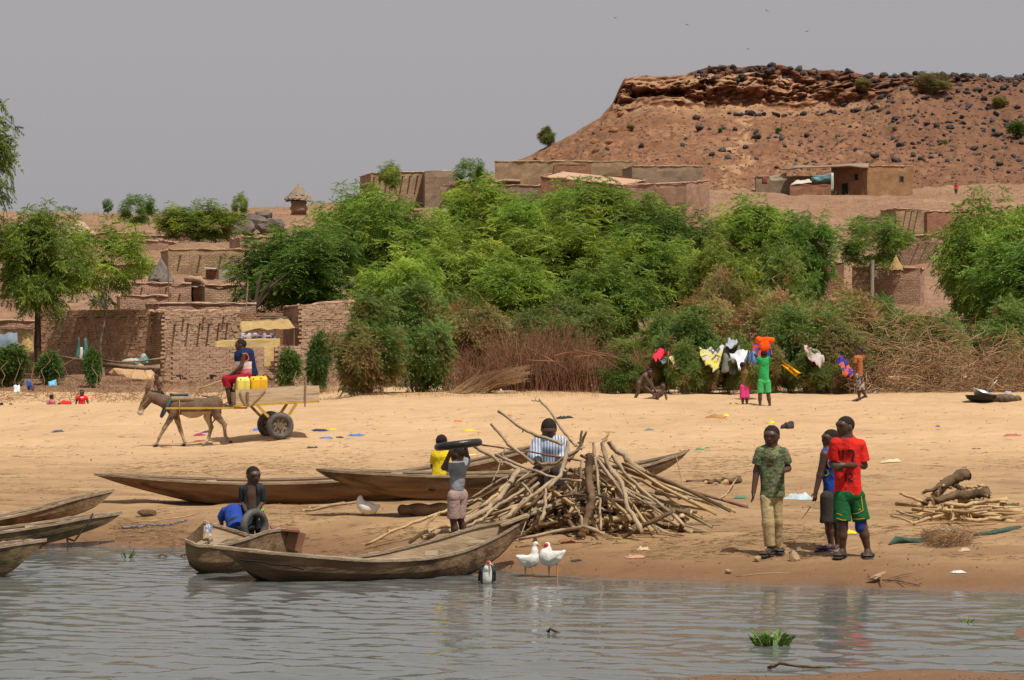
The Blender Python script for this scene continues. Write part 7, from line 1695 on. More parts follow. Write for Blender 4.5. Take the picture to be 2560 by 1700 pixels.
V, Q = sdf_mesh([cap(dz(520,835,-.12), dz(735,835,-.12), .06, .06, .03), cap(dz(520,835,.12), dz(735,835,.12), .06, .06, .03), cap(dz(540,810), dz(720,810), .075, .075, .03, ((0, 0, 1), .5))], .012); mk('saddle_pad', V, Q, pm('sacking', (.22, .15, .095), (.32, .235, .155), 6, .95, .4, 30), hn, True)
V, Q = sdf_mesh([cap(dz(515,785,-.1), dz(695,785,-.1), .025, .025, .01), cap(dz(515,785,.1), dz(695,785,.1), .025, .025, .01)] + [cap(dz(x,778,-.11), dz(x,778,.11), .022, .022, .01) for x in (520, 690)], .01); mk('saddle_frame', V, Q, m_teal, hn, True)
for s_ in (-1, 1):
    MB().tube([dz(255,815,s_ * .088), dz(150,945,s_ * .062)], .007, 5).build('bridle_strap', m_strap, hn)
MB().tube(ring(dz(172,945), .062, .064, 18, 1.1), .009, 5, False).build('noseband', flat('yellow_strap', (.5, .33, .04)), hn, True)
MB().tube([dz(860,800), dz(980,815,-.03), dz(1060,850,-.1), dz(1085,880,-.12)], .016, 6).build('back_strap', m_teal, hn, True)

ct = thing('donkey_cart', 'two-wheeled wooden cart with yellow metal frame and plank sides', 'cart', GY(688, 1096), CR)
xo = (1740 - 600) * k1 / math.cos(CR)
k2 = .2118 * 55.3 / F
def cz(X, Y, w=0.0): return Vector(((X - 1740) * k2 / math.cos(CR), w, (1302 - Y) * k2))
m_plank = pm('cart_plank', (.40, .29, .175), (.53, .41, .27), 2, .85, .35, 10, stretch=(.6, 3, 6), c3=(.28, .19, .11), s3=3, t3=(.56, .7)); m_yel2 = pm('worn_yellow_paint', (.42, .25, .035), (.5, .32, .05), 6, .6, c3=(.16, .10, .05), s3=7, t3=(.55, .68)); m_rust = pm('rusty_metal', (.12, .08, .05), (.2, .14, .09), 8, .7)
def bar(name, a, b, w, h, m, parent, roll=0):
    a, b = Vector(a), Vector(b); d_ = b - a; x = d_.normalized(); z = Vector((0, 0, 1)); y = z.cross(x)
    if y.length < .01: y = Vector((0, 1, 0))
    y.normalize(); z = x.cross(y); M = Matrix((x, y, z)).transposed(); return MB().box((a + b) / 2, (d_.length, w, h), M).build(name, m, parent)
for w in (-.55, .55):
    bar('side_plank', cz(1245,770,w), cz(2192,722,w), .035, 90 * k2, m_plank, ct); bar('side_plank', cz(1247,852,w + .004), cz(2190,812,w + .004), .035, 72 * k2, m_plank, ct)
    bar('frame_rail', cz(1240,908,w), cz(2190,862,w), .06, .05, m_yel2, ct); bar('shaft', cz(480,935,w * .62), cz(1380,935,w * .9), .045, .045, m_yel2, ct)
    bar('strut', cz(1490,905,w), cz(1615,1040,w), .05, .06, m_yel2, ct); bar('strut', cz(1930,890,w), cz(1850,1015,w), .05, .06, m_yel2, ct)
    bar('side_stake', cz(1375,750,w - .04), cz(1375,925,w - .04), .04, .05, m_rust, ct); bar('side_stake', cz(2035,560 if w < 0 else 690,w - .04), cz(2025,925,w - .04), .03, .035, m_wood, ct)
    bar('brace', cz(1290,735,w - .05), cz(1360,905,w - .05), .025, .025, m_strap, ct); bar('brace', cz(1580,715,w - .05), cz(1400,915,w - .05), .025, .025, m_strap, ct)
for q in range(7): bar('bed_board', cz(1250,890 - q * 0,-.5 + q * .166), cz(2180,846,-.5 + q * .166), .15, .025, m_plank, ct)
bar('tail_board', cz(2185,770,-.54), cz(2185,770,.54), .03, .22, m_plank, ct); bar('front_board', cz(1250,815,-.54), cz(1250,815,.54), .03, .22, m_plank, ct); bar('axle', cz(1740,1145,-.62), cz(1740,1145,.62), .06, .06, m_rust, ct)
Vt, Qt = torus(.235, .075, 44, 16, 1.15)
for w in (-.62, .62):
    c_ = cz(1740, 1145, w); wh = link('wheel', MB().tube([(0, 0, -.05), (0, 0, .05)], .07, 16).mesh('wheel_hub', m_rust), ct); wh.location = c_; wh.rotation_euler = (R(90), 0, 0)
    mk('tyre', Vt, Qt, m_tyred, wh, True)
    mb = MB(); n_ = 32; prof = [(.172, .055), (.165, .02), (.14, .03), (.12, .035), (.10, .015), (.06, .02), (.0, .03)]; V, Q = [], []
    for a_, z_ in prof:
        for i in range(n_): V.append((a_ * math.cos(6.283 * i / n_), a_ * math.sin(6.283 * i / n_), z_))
    for j in range(len(prof) - 1):
        for i in range(n_): Q.append((j * n_ + i, j * n_ + (i + 1) % n_, (j + 1) * n_ + (i + 1) % n_, (j + 1) * n_ + i))
    mk('rim', V, Q, pm('brown_rim', (.16, .125, .085), (.24, .19, .13), 7, .6, .2, 20), wh, True)
    mb = MB()
    for i in range(8): a_ = 6.283 * i / 8; mb.box((.132 * math.cos(a_), .132 * math.sin(a_), .034), (.035, .03, .01), rotm(0, 0, math.degrees(a_)))
    mb.build('vent_slots', m_dark, wh)['kind'] = 'stuff'
    mb = MB()
    for i in range(5): a_ = 6.283 * i / 5; mb.tube([(.05 * math.cos(a_), .05 * math.sin(a_), .015), (.05 * math.cos(a_), .05 * math.sin(a_), .04)], .011, 6)
    mb.build('lug_nuts', m_rust, wh)['kind'] = 'stuff'
def jerry(label, X0, X1, Y0, Y1, w, c):
    m = pm('jerry_%d' % X0, c, tuple(min(1, v * 1.12) for v in c), 6, .45, .15, 20, spec=.4)
    a, b = cz(X0, Y1, w), cz(X1, Y0, w); s_ = b - a; cc = (a + b) / 2; hx, hz = abs(s_.x) / 2, abs(s_.z) / 2
    t = thing('jerrycan', label, 'jerrycan', ct.location + Matrix.Rotation(CR, 3, 'Z') @ Vector((cc.x, w, a.z)), CR)
    V, Q = sdf_mesh([cap((x, y, .045), (x, y, hz * 2 - .06), .04, .04, .06) for x in (-hx + .045, hx - .045, -hx / 3, hx / 3) for y in (-.07, 0, .07)] + [cap((-hx * .6, 0, hz * 2 - .02), (hx * .6, 0, hz * 2 - .02), .05, .05, .03)], .011, subs=[cap((-hx * .45, -.2, hz * 2 - .03), (-hx * .45, .2, hz * 2 - .03), .018, .018)])
    mk('can', V, Q, m, t, True); MB().tube([(hx * .6, 0, hz * 2), (hx * .6, 0, hz * 2 + .05)], .025, 10).build('cap', flat('can_cap', (.6, .5, .3)), t); return t
bed = 700
jerry('pale yellow plastic jerrycan standing under the driver\'s seat on the cart', 1272, 1425, 592, 850, -.3, (.68, .55, .12)); jerry('orange-yellow plastic jerrycan behind the pale one on the cart', 1430, 1535, 585, 850, -.3, (.74, .42, .01)); jerry('rearmost orange-yellow plastic jerrycan on the cart', 1525, 1628, 582, 850, -.2, (.72, .40, .02))
jerry('pale yellow jerrycan on the far side of the cart bed', 1300, 1450, 596, 850, .25, (.66, .52, .1))

# ------------------------------------------------------------------ ducks
m_dw = pm('white_plumage', (.66, .63, .56), (.76, .73, .67), 12, .8, .3, 60); m_db = pm('black_plumage', (.015, .016, .018), (.03, .03, .032), 12, .6, .3, 60); m_do = flat('orange_bill', (.6, .25, .06)); m_dr = flat('red_caruncle', (.55, .03, .04)); m_dp = flat('pink_bill', (.55, .30, .27))
ZD = (1160, 1320, .1271)
def duck(label, d, Z, body, tail, neck, head, bill, legs, wing, hm=None, face=None, dark=None):
    f_ = lambda p: A3(P(Z[0] + p[0] * Z[2], Z[1] + p[1] * Z[2], d + (p[2] if len(p) > 2 else 0))); s = Z[2] * d / F; k_ = Z[2] / .1271; s0 = s; s = s / k_
    o_ = f_(body[0]); o_[2] -= 260 * s
    t = thing('duck', label, 'duck', Vector(o_)); pr = []
    c = f_(body[0]) - o_; pr.append(ell(c, (body[1] * s0, body[3] * s0, body[2] * s0), None, .03)); 
    for b_ in body[4:]: pr.append(ell(f_(b_[0]) - o_, (b_[1] * s0, b_[2] * s0, b_[2] * s0), None, .03))
    tl = [f_(p) - o_ for p in tail]; pr.append(cap(tl[0], tl[1], 85 * s, 35 * s, .03, ((0, 1, 0), .9)))
    nk = [f_(p) - o_ for p in neck]
    for i in range(len(nk) - 1): pr.append(cap(nk[i], nk[i + 1], (95 - 60 * i / max(1, len(nk) - 1)) * s, (95 - 60 * (i + 1) / max(1, len(nk) - 1)) * s, .02))
    hc = f_(head[0]) - o_; pr.append(ell(hc, (head[1] * s0, head[1] * .8 * s0, head[1] * .9 * s0), None, .012))
    V, Q = sdf_mesh(pr, .0065); mi = None
    if dark is not None:
        c_ = V[Q].mean(1) + o_; px = 1280 + c_[:, 0] * F / c_[:, 1]; py = YH - (c_[:, 2] - CH) * F / c_[:, 1]; mi = dark((px - Z[0]) / Z[2], (py - Z[1]) / Z[2], c_[:, 1] - d)
    mk('body', V, Q, [m_dw, m_db, m_dr], t, True, mi)
    a, b = f_(bill[0]) - o_, f_(bill[1]) - o_; V, Q = sdf_mesh([cap(a, b, 26 * s, 16 * s, .004, ((0, 0, 1), .6))], .003); mk('bill', V, Q, hm or m_do, t, True)
    if face is not None:
        V, Q = sdf_mesh([ell(f_(face) - o_, (head[1] * .8 * s0, head[1] * .86 * s0, head[1] * .72 * s0))], .004); mk('face', V, Q, m_dr, t, True)
    for (p, q) in legs:
        a, b = f_(p) - o_, f_(q) - o_; V, Q = sdf_mesh([cap(a, b, 22 * s, 11 * s, .005), cap(b, b + np.array([0, -.03, 0]), 11 * s, 16 * s, .004, ((0, 0, 1), .5))], .004); mk('leg', V, Q, m_do, t, True)
    for w in wing:
        a, b = f_(w[0]) - o_, f_(w[1]) - o_; V, Q = sdf_mesh([cap(a, b, w[2] * s0, w[2] * .35 * s0, .01, ((0, 1, 0), .35))], .006); mk('wing', V, Q, m_db if dark is not None else m_dw, t, True)
    return t
duck('white duck with an orange bill standing at the water edge, facing right', 24.75, ZD, [(1285,660), 175, 130, 120, ((1380,600), 90, 95)], [(1130,600), (1050,560)], [(1385,560), (1388,450), (1388,350)], [(1408,310), 52], [(1440,318), (1515,358)], [((1205,770,.03), (1212,905,.03)), ((1350,760,-.03), (1356,918,-.03))], [((1330,620,-.1), (1110,600,-.07), 85)])
duck('larger white duck with a red face facing left, right of the other white duck', 24.6, ZD, [(1690,600), 190, 155, 140, ((1580,560), 110, 130)], [(1860,560), (1970,460)], [(1600,480), (1650,420), (1655,350)], [(1640,330), 58], [(1600,350), (1570,378)], [((1670,760,.03), (1672,930,.03)), ((1840,720,-.03), (1832,990,-.03))], [((1640,560,-.12), (1920,480,-.08), 110)], m_dp, (1622,335,-.01))
duck('black and white duck with a red face swimming toward the camera', 23.95, ZD, [(455,990), 145, 150, 200, ((455,900,-.05), 95, 110)], [(455,930,.15), (455,880,.32)], [(458,870,-.05), (462,790,-.08), (468,720,-.09)], [(482,690,-.09), 50], [(515,705,-.12), (568,730,-.14)], [], [((370,860,.02), (300,1020,.1), 90), ((540,860,.02), (600,1020,.1), 90)], m_dp, (478,682,-.1), dark=lambda x, y, d: np.where((np.abs(x - 458) > 88) & (y > 820) | (d > .1), 1, 0))
ZK = (800, 972, .3443)
duck('greyish white duck sitting in the shade under the bow of the propped canoe, facing left', 29.95, ZK, [(345,865), 60, 48, 48, ((310,850), 36, 40)], [(390,875), (425,850)], [(300,840), (292,810), (292,795)], [(293,790), 18], [(285,792), (272,798)], [], [((330,860,-.05), (400,860,-.03), 32)])

# ------------------------------------------------------------------ birds in the sky
m_bird = flat('dark_bird', (.03, .028, .027))
for q, (x, y, a) in enumerate([(1419,41,5), (1584,57,-15), (1768,25,-30), (1861,72,15), (1725,113,12)]):
    c_ = P(x * 1.0843, y * 1.0843, 380); t = thing('bird', ['dark bird soaring leftmost of the five in the sky', 'dark bird with wings spread, second from left in the sky', 'highest dark bird in the sky, above the mesa', 'rightmost small dark bird in the sky', 'lowest dark bird, just above the mesa top'][q], 'bird', c_)
    w = .42; ca, sa = math.cos(R(a)), math.sin(R(a)); ro = lambda x_, z_: Vector((x_ * ca - z_ * sa, 0, x_ * sa + z_ * ca))
    V, Q = sdf_mesh([cap(ro(-.12, -.02) + Vector((0, -.1, 0)), ro(.1, 0) + Vector((0, .12, 0)), .045, .03)], .02); mk('body', V, Q, m_bird, t, True)
    for s_ in (-1, 1):
        V, Q = sdf_mesh([cap(ro(.02 * s_, 0), ro(.2 * s_, .07), .05, .045, .02, ((0, 0, 1), .4)), cap(ro(.2 * s_, .07), ro(w * s_, .03), .045, .012, .02, ((0, 0, 1), .4))], .02); mk('wing', V, Q, m_bird, t, True)

# ------------------------------------------------------------------ washing spread on the bushes
def hang(label, pts, d, m, amp=.08, seed=0, nu=10, nv=8):
    o = quad_sheet('hanging_cloth', [P(pts[0], pts[1], d + .35), P(pts[2], pts[3], d + .35), P(pts[4], pts[5], d + 1.1), P(pts[6], pts[7], d + 1.1)], nu, nv, m, None, amp * 1.3, seed, .008, 4); return props(o, label, 'cloth')
m_yg = pm('yellow_grey_print', (.09, .09, .12), (.58, .50, .10), 5, .9, lo=.46, hi=.5, c3=(.5, .48, .42), s3=6, t3=(.56, .58)); m_rf = pm('red_flower_print', (.42, .36, .32), (.5, .44, .4), 6, .9, c3=(.5, .03, .04), s3=9, t3=(.57, .6)); m_bo = pm('blue_orange_print', (.02, .03, .32), (.04, .06, .42), 5, .9, c3=(.65, .12, .03), s3=4, t3=(.47, .5)); m_gk = pm('grey_green_cloth', (.12, .11, .085), (.19, .18, .14), 4, .9); m_wc = pm('white_cotton', (.62, .62, .66), (.72, .72, .75), 5, .9, c3=(.04, .04, .05), s3=9, t3=(.66, .68))
hang('red cloth spread on the bush, leftmost of the washing', (1634, 904, 1655, 900, 1674, 877, 1640, 880), 67.6, cloth('crimson_cloth', (.60, .03, .06)), .1, 21)
hang('blue-grey rag hanging just below the red cloth', (1648, 908, 1668, 907, 1668, 893, 1648, 893), 67.5, flat('bluegrey_rag', (.16, .19, .28)), .06, 22)
hang('pale yellow twisted cloth right of the red cloth', (1668, 906, 1684, 904, 1712, 870, 1700, 866), 67.5, pm('pale_yellow_print', (.55, .55, .16), (.66, .66, .4), 6, .9), .1, 23)
hang('large yellow and grey printed cloth spread over the bush', (1760, 910, 1796, 923, 1808, 871, 1744, 874), 67.3, m_yg, .12, 24, 14, 10)
hang('dark grey-green cloth hanging between the printed cloth and the white shirt', (1804, 925, 1840, 935, 1852, 868, 1808, 866), 67.6, m_gk, .14, 25)
hang('light grey cloth bundled on top of the bush', (1814, 865, 1848, 862, 1842, 848, 1820, 849), 67.9, flat('lightgrey_cloth', (.33, .35, .38)), .12, 26)
hang('white t-shirt with dark lettering spread on the bush', (1846, 922, 1852, 922, 1876, 878, 1824, 880), 67.0, m_wc, .1, 27, 12, 9)
hang('orange-yellow cloth lying slantwise low on the bush', (1990, 945, 1998, 930, 1962, 906, 1955, 914), 67.2, cloth('saffron_cloth', (.75, .36, .01)), .08, 28)
hang('white cloth with red flowers spread on the bush', (2028, 912, 2060, 914, 2052, 880, 2004, 866), 67.3, m_rf, .12, 29, 12, 10)
hang('blue cloth with orange pattern spread on the bush, rightmost of the washing', (2112, 928, 2137, 943, 2118, 880, 2074, 874), 67.4, m_bo, .14, 30, 12, 10)
hang('dark blue and red patterned cloth behind the bundle carrier', (1878, 905, 1926, 905, 1928, 862, 1882, 858), 64.0, pm('dark_blue_red_print', (.03, .04, .2), (.05, .06, .28), 5, .9, c3=(.4, .03, .04), s3=6, t3=(.5, .53)), .12, 31)
V, Q = sdf_mesh([ell((0, 0, 0), (.13, .1, .17), None, .04), ell((.02, 0, .12), (.08, .08, .08), None, .04)], .016); o = mk('plastic_bag', V, Q, pm('blue_bag', (.03, .16, .55), (.1, .3, .7), 4, .4), None, True); o.location = P(1882, 897, 63.5); props(o, 'bright blue plastic bag held by the girl in the olive top', 'bag')
t = thing('bundle', 'bright orange bundle wrapped in cloth on the head of the child in green', 'bundle', P(1912, 876, 62)); m_og = cloth('bright_orange_cloth', (.80, .09, .01))
V, Q = sdf_mesh([cap((-.17, 0, .27), (.17, 0, .27), .09, .085, .05), ell((0, 0, .13), (.135, .13, .17), None, .03)], .012, disp=wrinkle(.02, 4)); mk('wrap', V, Q, m_og, t, True)
# left yard litter on the bank
for q, (x, y, w, h, c, lab) in enumerate([(42, 972, 16, 14, (.7, .7, .72), 'white plastic bag caught in the weeds at far left'), (45, 978, 8, 9, (.15, .5, .12), 'green plastic scrap hanging under the white bag'), (72, 960, 13, 14, (.03, .1, .4), 'blue plastic scrap hung on the weeds'), (78, 970, 18, 8, (.05, .03, .07), 'dark rag below the blue plastic scrap'), (131, 958, 20, 14, (.15, .42, .6), 'light blue plastic sheet caught on a stake')]):
    o = quad_sheet('plastic_scrap', [P(x - w / 2, y + h / 2, 84), P(x + w / 2, y + h / 2, 84), P(x + w / 2, y - h / 2, 84.2), P(x - w / 2, y - h / 2, 84.2)], 5, 4, flat('scrap%d' % q, c, .6), None, .08, q + 40, .006); props(o, lab, 'litter')

# ------------------------------------------------------------------ beach things
def rag(label, px, y, w, h, c, seed, name='rag', cat='cloth', c2=None, hgt=None, rough=.9):
    """crumpled cloth or plastic lying on the sand"""
    g = GY(px, y); s = g.y / F; W_ = w * s; D_ = max(W_ * .55, .08); Hh = (hgt or h) * s * .5
    nu, nv = 14, 9; V, Q = [], []
    r_ = np.random.RandomState(seed)
    for j in range(nv + 1):
        for i in range(nu + 1):
            u, v = i / nu * 2 - 1, j / nv * 2 - 1; e = max(0, 1 - (abs(u) ** 2.2 + abs(v) ** 2.2)); rr = 1 + .35 * float(vn(u * 2.3, v * 2.3, 0, seed))
            x, yv = u * W_ / 2 * rr, v * D_ / 2 * rr
            z = .006 + Hh * min(1, e * 1.6) * (.45 + .55 * abs(float(fbm(u * 2.2, v * 2.2, 0, 3, seed + 1))) * 1.8)
            V.append((x, yv, z + G(g.x + x, g.y + yv) - g.z))
    for j in range(nv):
        for i in range(nu): a = j * (nu + 1) + i; Q.append((a, a + 1, a + nu + 2, a + nu + 1))
    o = mk(name, V, Q, pm('rag%d' % seed, c, c2 or tuple(min(1, v * 1.25) for v in c), 9, rough, .3, 40), None, True); o.location = g; return props(o, label, cat)
rags = [(1997,1250,66,22,(.40,.48,.50),'crumpled pale blue-white cloth on the sand between the two groups of boys'),(2126,1343,26,14,(.75,.55,.03),'yellow snack packet on the sand behind the boy in red'),(2225,1158,50,15,(.52,.42,.24),'stiff cream-coloured cloth fragment on the sand at right'),(800,1075,40,6,(.03,.035,.05),'dark cloth with a yellow end on the sand right of the cart'),(828,1074,24,6,(.65,.42,.03),'yellow end of the dark cloth right of the cart'),(500,1088,30,10,(.30,.03,.09),'red and purple cloth lying behind the donkey\'s hind legs'),(518,1080,22,10,(.06,.04,.12),'dark purple cloth beside the red one behind the donkey'),(640,1075,14,10,(.06,.18,.5),'small blue scrap beside the cart wheel'),(145,1080,28,7,(.05,.07,.16),'dark blue rag on the sand left of the donkey'),(500,1106,30,4,(.55,.2,.06),'orange scrap by the donkey\'s hind hoof'),(415,1121,30,5,(.5,.08,.08),'red strip on the sand under the donkey'),(890,1087,38,7,(.05,.16,.4),'bright blue rag on the sand right of the cart'),(815,1097,30,6,(.07,.18,.38),'faded blue rag lower right of the cart'),(1172,1075,34,8,(.6,.45,.04),'mustard yellow cloth on the sand behind the boy in yellow'),(1180,1139,26,6,(.65,.6,.1),'yellow wrapper on the sand by the canoe gunwale'),(1145,1052,20,5,(.6,.16,.04),'orange scrap on the sand above the canoe'),(1272,1042,18,6,(.5,.06,.06),'red scrap on the sand left of the woodpile branches'),(1410,1046,40,7,(.03,.028,.03),'black rag on the sand behind the seated man'),(1790,1045,44,12,(.35,.18,.06),'brown and yellow rubbish clump on the upper sand'),(1815,1042,14,8,(.7,.55,.04),'yellow wrapper in the brown rubbish clump'),(1928,1058,14,10,(.75,.6,.03),'bright yellow scrap left of the black bundle on the sand'),(1623,1076,22,7,(.10,.15,.17),'dark teal rag on the sand right of the woodpile top'),(1750,1124,22,6,(.04,.24,.1),'green scrap beyond the right tip of the propped canoe'),(1768,1121,14,5,(.05,.28,.12),'smaller green scrap beside the first'),(1850,1248,34,8,(.06,.2,.12),'green cloth strip on the sand at the end of the reddish pole'),(850,1095,18,6,(.03,.03,.03),'black rag among the litter right of the cart'),(780,1120,34,8,(.05,.05,.045),'dark clump of rubbish below the cart wheel'),(1370,1245,10,5,(.4,.3,.2),'tan scrap by the pile'),(1610,1372,34,14,(.50,.36,.24),'crumpled tan paper on the wet sand right of the ducks'),(1588,1393,50,9,(.40,.22,.14),'flat brown shoe sole on the wet sand right of the ducks'),(1420,1357,34,8,(.22,.06,.03),'reddish-brown leaf on the sand above the ducks'),(1440,1404,26,5,(.05,.03,.025),'dark flat stick-like scrap right of the red-faced duck'),(2370,1323,26,9,(.5,.42,.36),'pale tissue scrap in front of the small woodpile'),(2410,1378,30,10,(.45,.32,.2),'tan paper scrap below the green net'),(2395,1431,34,8,(.5,.5,.48),'pale fish-like scrap on the wet sand at right'),(75,1345,22,10,(.10,.09,.085),'dark plastic bag at the water edge under the canoe bows'),(98,1366,14,8,(.55,.03,.08),'red scrap at the water line under the canoe bows'),(135,1348,34,16,(.16,.15,.145),'grey bag at the water line under the canoe bows'),(1660,985,36,6,(.28,.28,.26),'grey rubbish strip at the foot of the brush fence'),(1440,976,24,6,(.08,.08,.08),'dark rubbish at the foot of the brush fence'),(1253,975,8,8,(.6,.6,.42),'small white scrap at the foot of the brush bundle'),(1670,980,12,6,(.45,.05,.05),'red scrap behind the lying child'),(2070,985,30,5,(.4,.12,.06),'red-brown strip at the foot of the branch tangle'),(2190,975,16,8,(.55,.55,.58),'white plastic scrap at the foot of the branch tangle'),(2455,978,14,8,(.6,.6,.6),'white scrap right of the pots'),(2520,985,18,8,(.3,.33,.45),'pale blue scrap right of the pots'),(2530,1092,44,8,(.35,.1,.1),'reddish rubbish strip at the far right of the sand'),(2440,1124,30,6,(.12,.06,.03),'brown leaf scrap on the sand at right'),(2345,1068,12,6,(.1,.1,.25),'tiny blue scrap on the open sand at right')]
for q, r_ in enumerate(rags):
    nm = 'packet' if 'packet' in r_[5] or 'wrapper' in r_[5] else ('rag' if 'cloth' in r_[5] or 'rag' in r_[5] else 'litter_scrap'); rag(r_[5], r_[0], r_[1], r_[2], r_[3], r_[4], 200 + q, nm, 'cloth' if nm == 'rag' else 'litter')
for px, y, r_, lab in [(1985,1391,17,'largest tan stone on the wet sand in front of the boys'),(1894,1397,12,'smaller grey-tan stone left of the largest one'),(1821,1431,9,'small stone at the water edge left of the boys'),(2190,1443,22,'flat pale stone half sunk at the water edge at right'),(2300,1408,5,'pebble on the wet sand right of the boys')]:
    g = GY(px, y + r_ * .6); o = link('stone', TAN[px % 3]); s_ = r_ * g.y / F * 1.1; o.scale = (s_ * (1.5 if r_ == 22 else 1), s_, s_ * (.6 if r_ == 22 else 1.25)); o.rotation_euler = (.2, .3, px); o.location = g + Vector((0, 0, s_ * .55)); props(o, lab, 'stone')
g = GY(1971, 1070); V, Q = sdf_mesh([ell((0, 0, .05), (.14, .1, .09), None, .03), ell((.05, 0, .12), (.07, .07, .07), None, .02), ell((-.1, 0, .03), (.08, .07, .05), None, .02)], .012, disp=wrinkle(.02, 3)); o = mk('bundle', V, Q, pm('black_bundle', (.03, .026, .025), (.07, .06, .055), 8, .8, .4, 25), None, True); o.location = g; props(o, 'small black bundle sitting alone on the upper sand', 'bundle')
g = GY(366, 1287); o = link('charred_block', rock_mesh('charred_block', 77, m_logd, 2, (1.3, .8, .6))); o.scale = (.11, .1, .1); o.location = g + Vector((0, 0, .04)); props(o, 'dark block lying on the sand below the long canoe', 'block')
for pts, r_, lab, mm_ in [([(760,1279),(820,1272),(895,1262)], .022, 'long pale board on the sand under the propped canoe', m_deck), ([(775,1272),(860,1262)], .02, 'second pale board just behind the first under the canoe', m_deck), ([(1712,1208),(1790,1204),(1850,1200)], .025, 'dark weathered pole on the sand right of the woodpile', m_logd), ([(1815,1212),(1850,1207)], .05, 'knotted root on the sand right of the dark pole', m_logd), ([(1765,1214),(1800,1208)], .035, 'gnarled stump piece on the sand left of the root', m_logd), ([(1790,1252),(1815,1238),(1842,1216)], .012, 'slanting pale twig near the end of the reddish pole', m_logy), ([(2080,1198),(2130,1194)], .008, 'thin dry stalk on the sand at right of the boys', m_log), ([(330,1305),(420,1300),(490,1288)], .008, 'long pale reed on the sand left of the boys at the boats', m_logy), ([(1840,1443),(1900,1440),(1975,1436)], .006, 'long thin twig at the water edge below the stones', m_log), ([(2400,1352),(2440,1360)], .006, 'short twig right of the net bundle', m_log)]:
    P_ = [GY(*p) for p in pts]; P_ = [p + Vector((0, 0, r_ * .7)) for p in P_]
    if 'slanting' in lab: P_[-1].z += .1
    log_(P_, r_, r_ * .8, lab, mm_, None, 'board' if 'board' in lab else ('twig' if 'twig' in lab or 'stalk' in lab or 'reed' in lab else 'driftwood'), 0, 3, 'wood')
# checked blue rope-cloth strip on wet sand
P_ = [GY(x, y) + Vector((0, 0, .02)) for x, y in [(305,1324),(340,1322),(372,1314),(420,1315),(470,1304)]]; log_(P_, .017, .01, 'twisted blue and white checked cloth strip on the wet sand', pm('blue_check', (.05, .065, .12), (.22, .235, .27), 40, .9, lo=.47, hi=.53), None, 'rag', 0, 4, 'cloth')
# twig at water edge right
tw = thing('driftwood_branch', 'thin forked branch lying in the wet sand at lower right', 'branch', GY(2215, 1462))
for q, pts in enumerate([[(2170,1447),(2200,1456),(2240,1458),(2300,1468)], [(2220,1457),(2250,1446),(2280,1442)], [(2200,1456),(2205,1470)], [(2245,1458),(2265,1472)], [(2290,1468),(2310,1460)]]):
    MB().tube([GY(*p) + Vector((0, 0, .02 + .01 * q)) - tw.location for p in pts], .008, 5).build('twig', m_wood, tw)
# green net with straw
t = thing('fishing_net', 'strip of green netting tangled with straw on the sand at right', 'net', GY(2360, 1360)); m_net = pm('green_net', (.035, .07, .05), (.07, .125, .09), 20, .9, .4, 60)
for pts, rr in [([(2222,1364),(2240,1358),(2290,1360),(2330,1354)], [.01,.055,.035,.02]), ([(2420,1345),(2470,1338),(2520,1325),(2550,1318)], [.02,.03,.035,.02])]:
    MB().tube([GY(*p) + Vector((0, 0, r_ * .5)) - t.location for p, r_ in zip(pts, rr)], rr, 8).build('net_strip', m_net, t, True)
mb = MB()
for q in range(420):
    p = GY(rl.uniform(2310, 2430), rl.uniform(1342, 1368)) + Vector((0, 0, abs(rl.normal(0, .04)))); dv = Vector((rl.normal(0, .09), rl.normal(0, .05), rl.normal(.01, .03))); mb.tube([p - dv - t.location, p + dv + Vector((0, 0, .02)) - t.location], .003, 3, False)
mb.build('straw_clump', m_dry, t)['kind'] = 'stuff'
# pots
m_alu = pm('aluminium', (.42, .41, .40), (.55, .54, .52), 6, .4, .1, 30, metal=.7); m_soot = flat('sooty_iron', (.02, .018, .017), .6)
def bowl(label, px, y, r_, h, m, tilt=(0, 0, 0), lift=0.0, name='bowl'):
    g = GY(px, y); V, Q = [], []; n_ = 28; prof = [(.3, 0), (.62, .08), (.88, .45), (1, .95), (1.05, 1.0), (.98, .97), (.85, .5), (.6, .12), (.0, .06)]
    for a, z in prof:
        for i in range(n_): V.append((a * r_ * math.cos(6.283 * i / n_), a * r_ * math.sin(6.283 * i / n_), z * h))
    for j in range(len(prof) - 1):
        for i in range(n_): Q.append((j * n_ + i, j * n_ + (i + 1) % n_, (j + 1) * n_ + (i + 1) % n_, (j + 1) * n_ + i))
    o = mk(name, V, Q, m, None, True); o.location = g + Vector((0, 0, lift)); o.rotation_euler = [R(a) for a in tilt]; return props(o, label, 'pot')
bowl('wide black iron pan on the sand at the far right', 2452, 1003, .40, .17, m_soot, name='pan'); bowl('silvery aluminium bowl tilted in the black pan', 2452, 1003, .26, .2, m_alu, (8, 18, 0), .08)
V, Q = sdf_mesh([cap((-.3, 0, .08), (.35, 0, .06), .1, .08, .05), ell((0, 0, .08), (.25, .2, .12), None, .05)], .018, disp=wrinkle(.02, 9)); o = mk('net_heap', V, Q, pm('brown_net', (.09, .07, .045), (.17, .13, .085), 20, .95, .6, 40), None, True); o.location = GY(2512, 1003); props(o, 'brown netting heap beside the black pan', 'net')
log_([GY(2462, 1001) + Vector((0, 0, .15)), GY(2462, 1001) + Vector((.32, 0, .52))], .012, .01, 'ladle handle sticking up out of the pan', m_alu, None, 'ladle', 0, 2, 'ladle', .05)
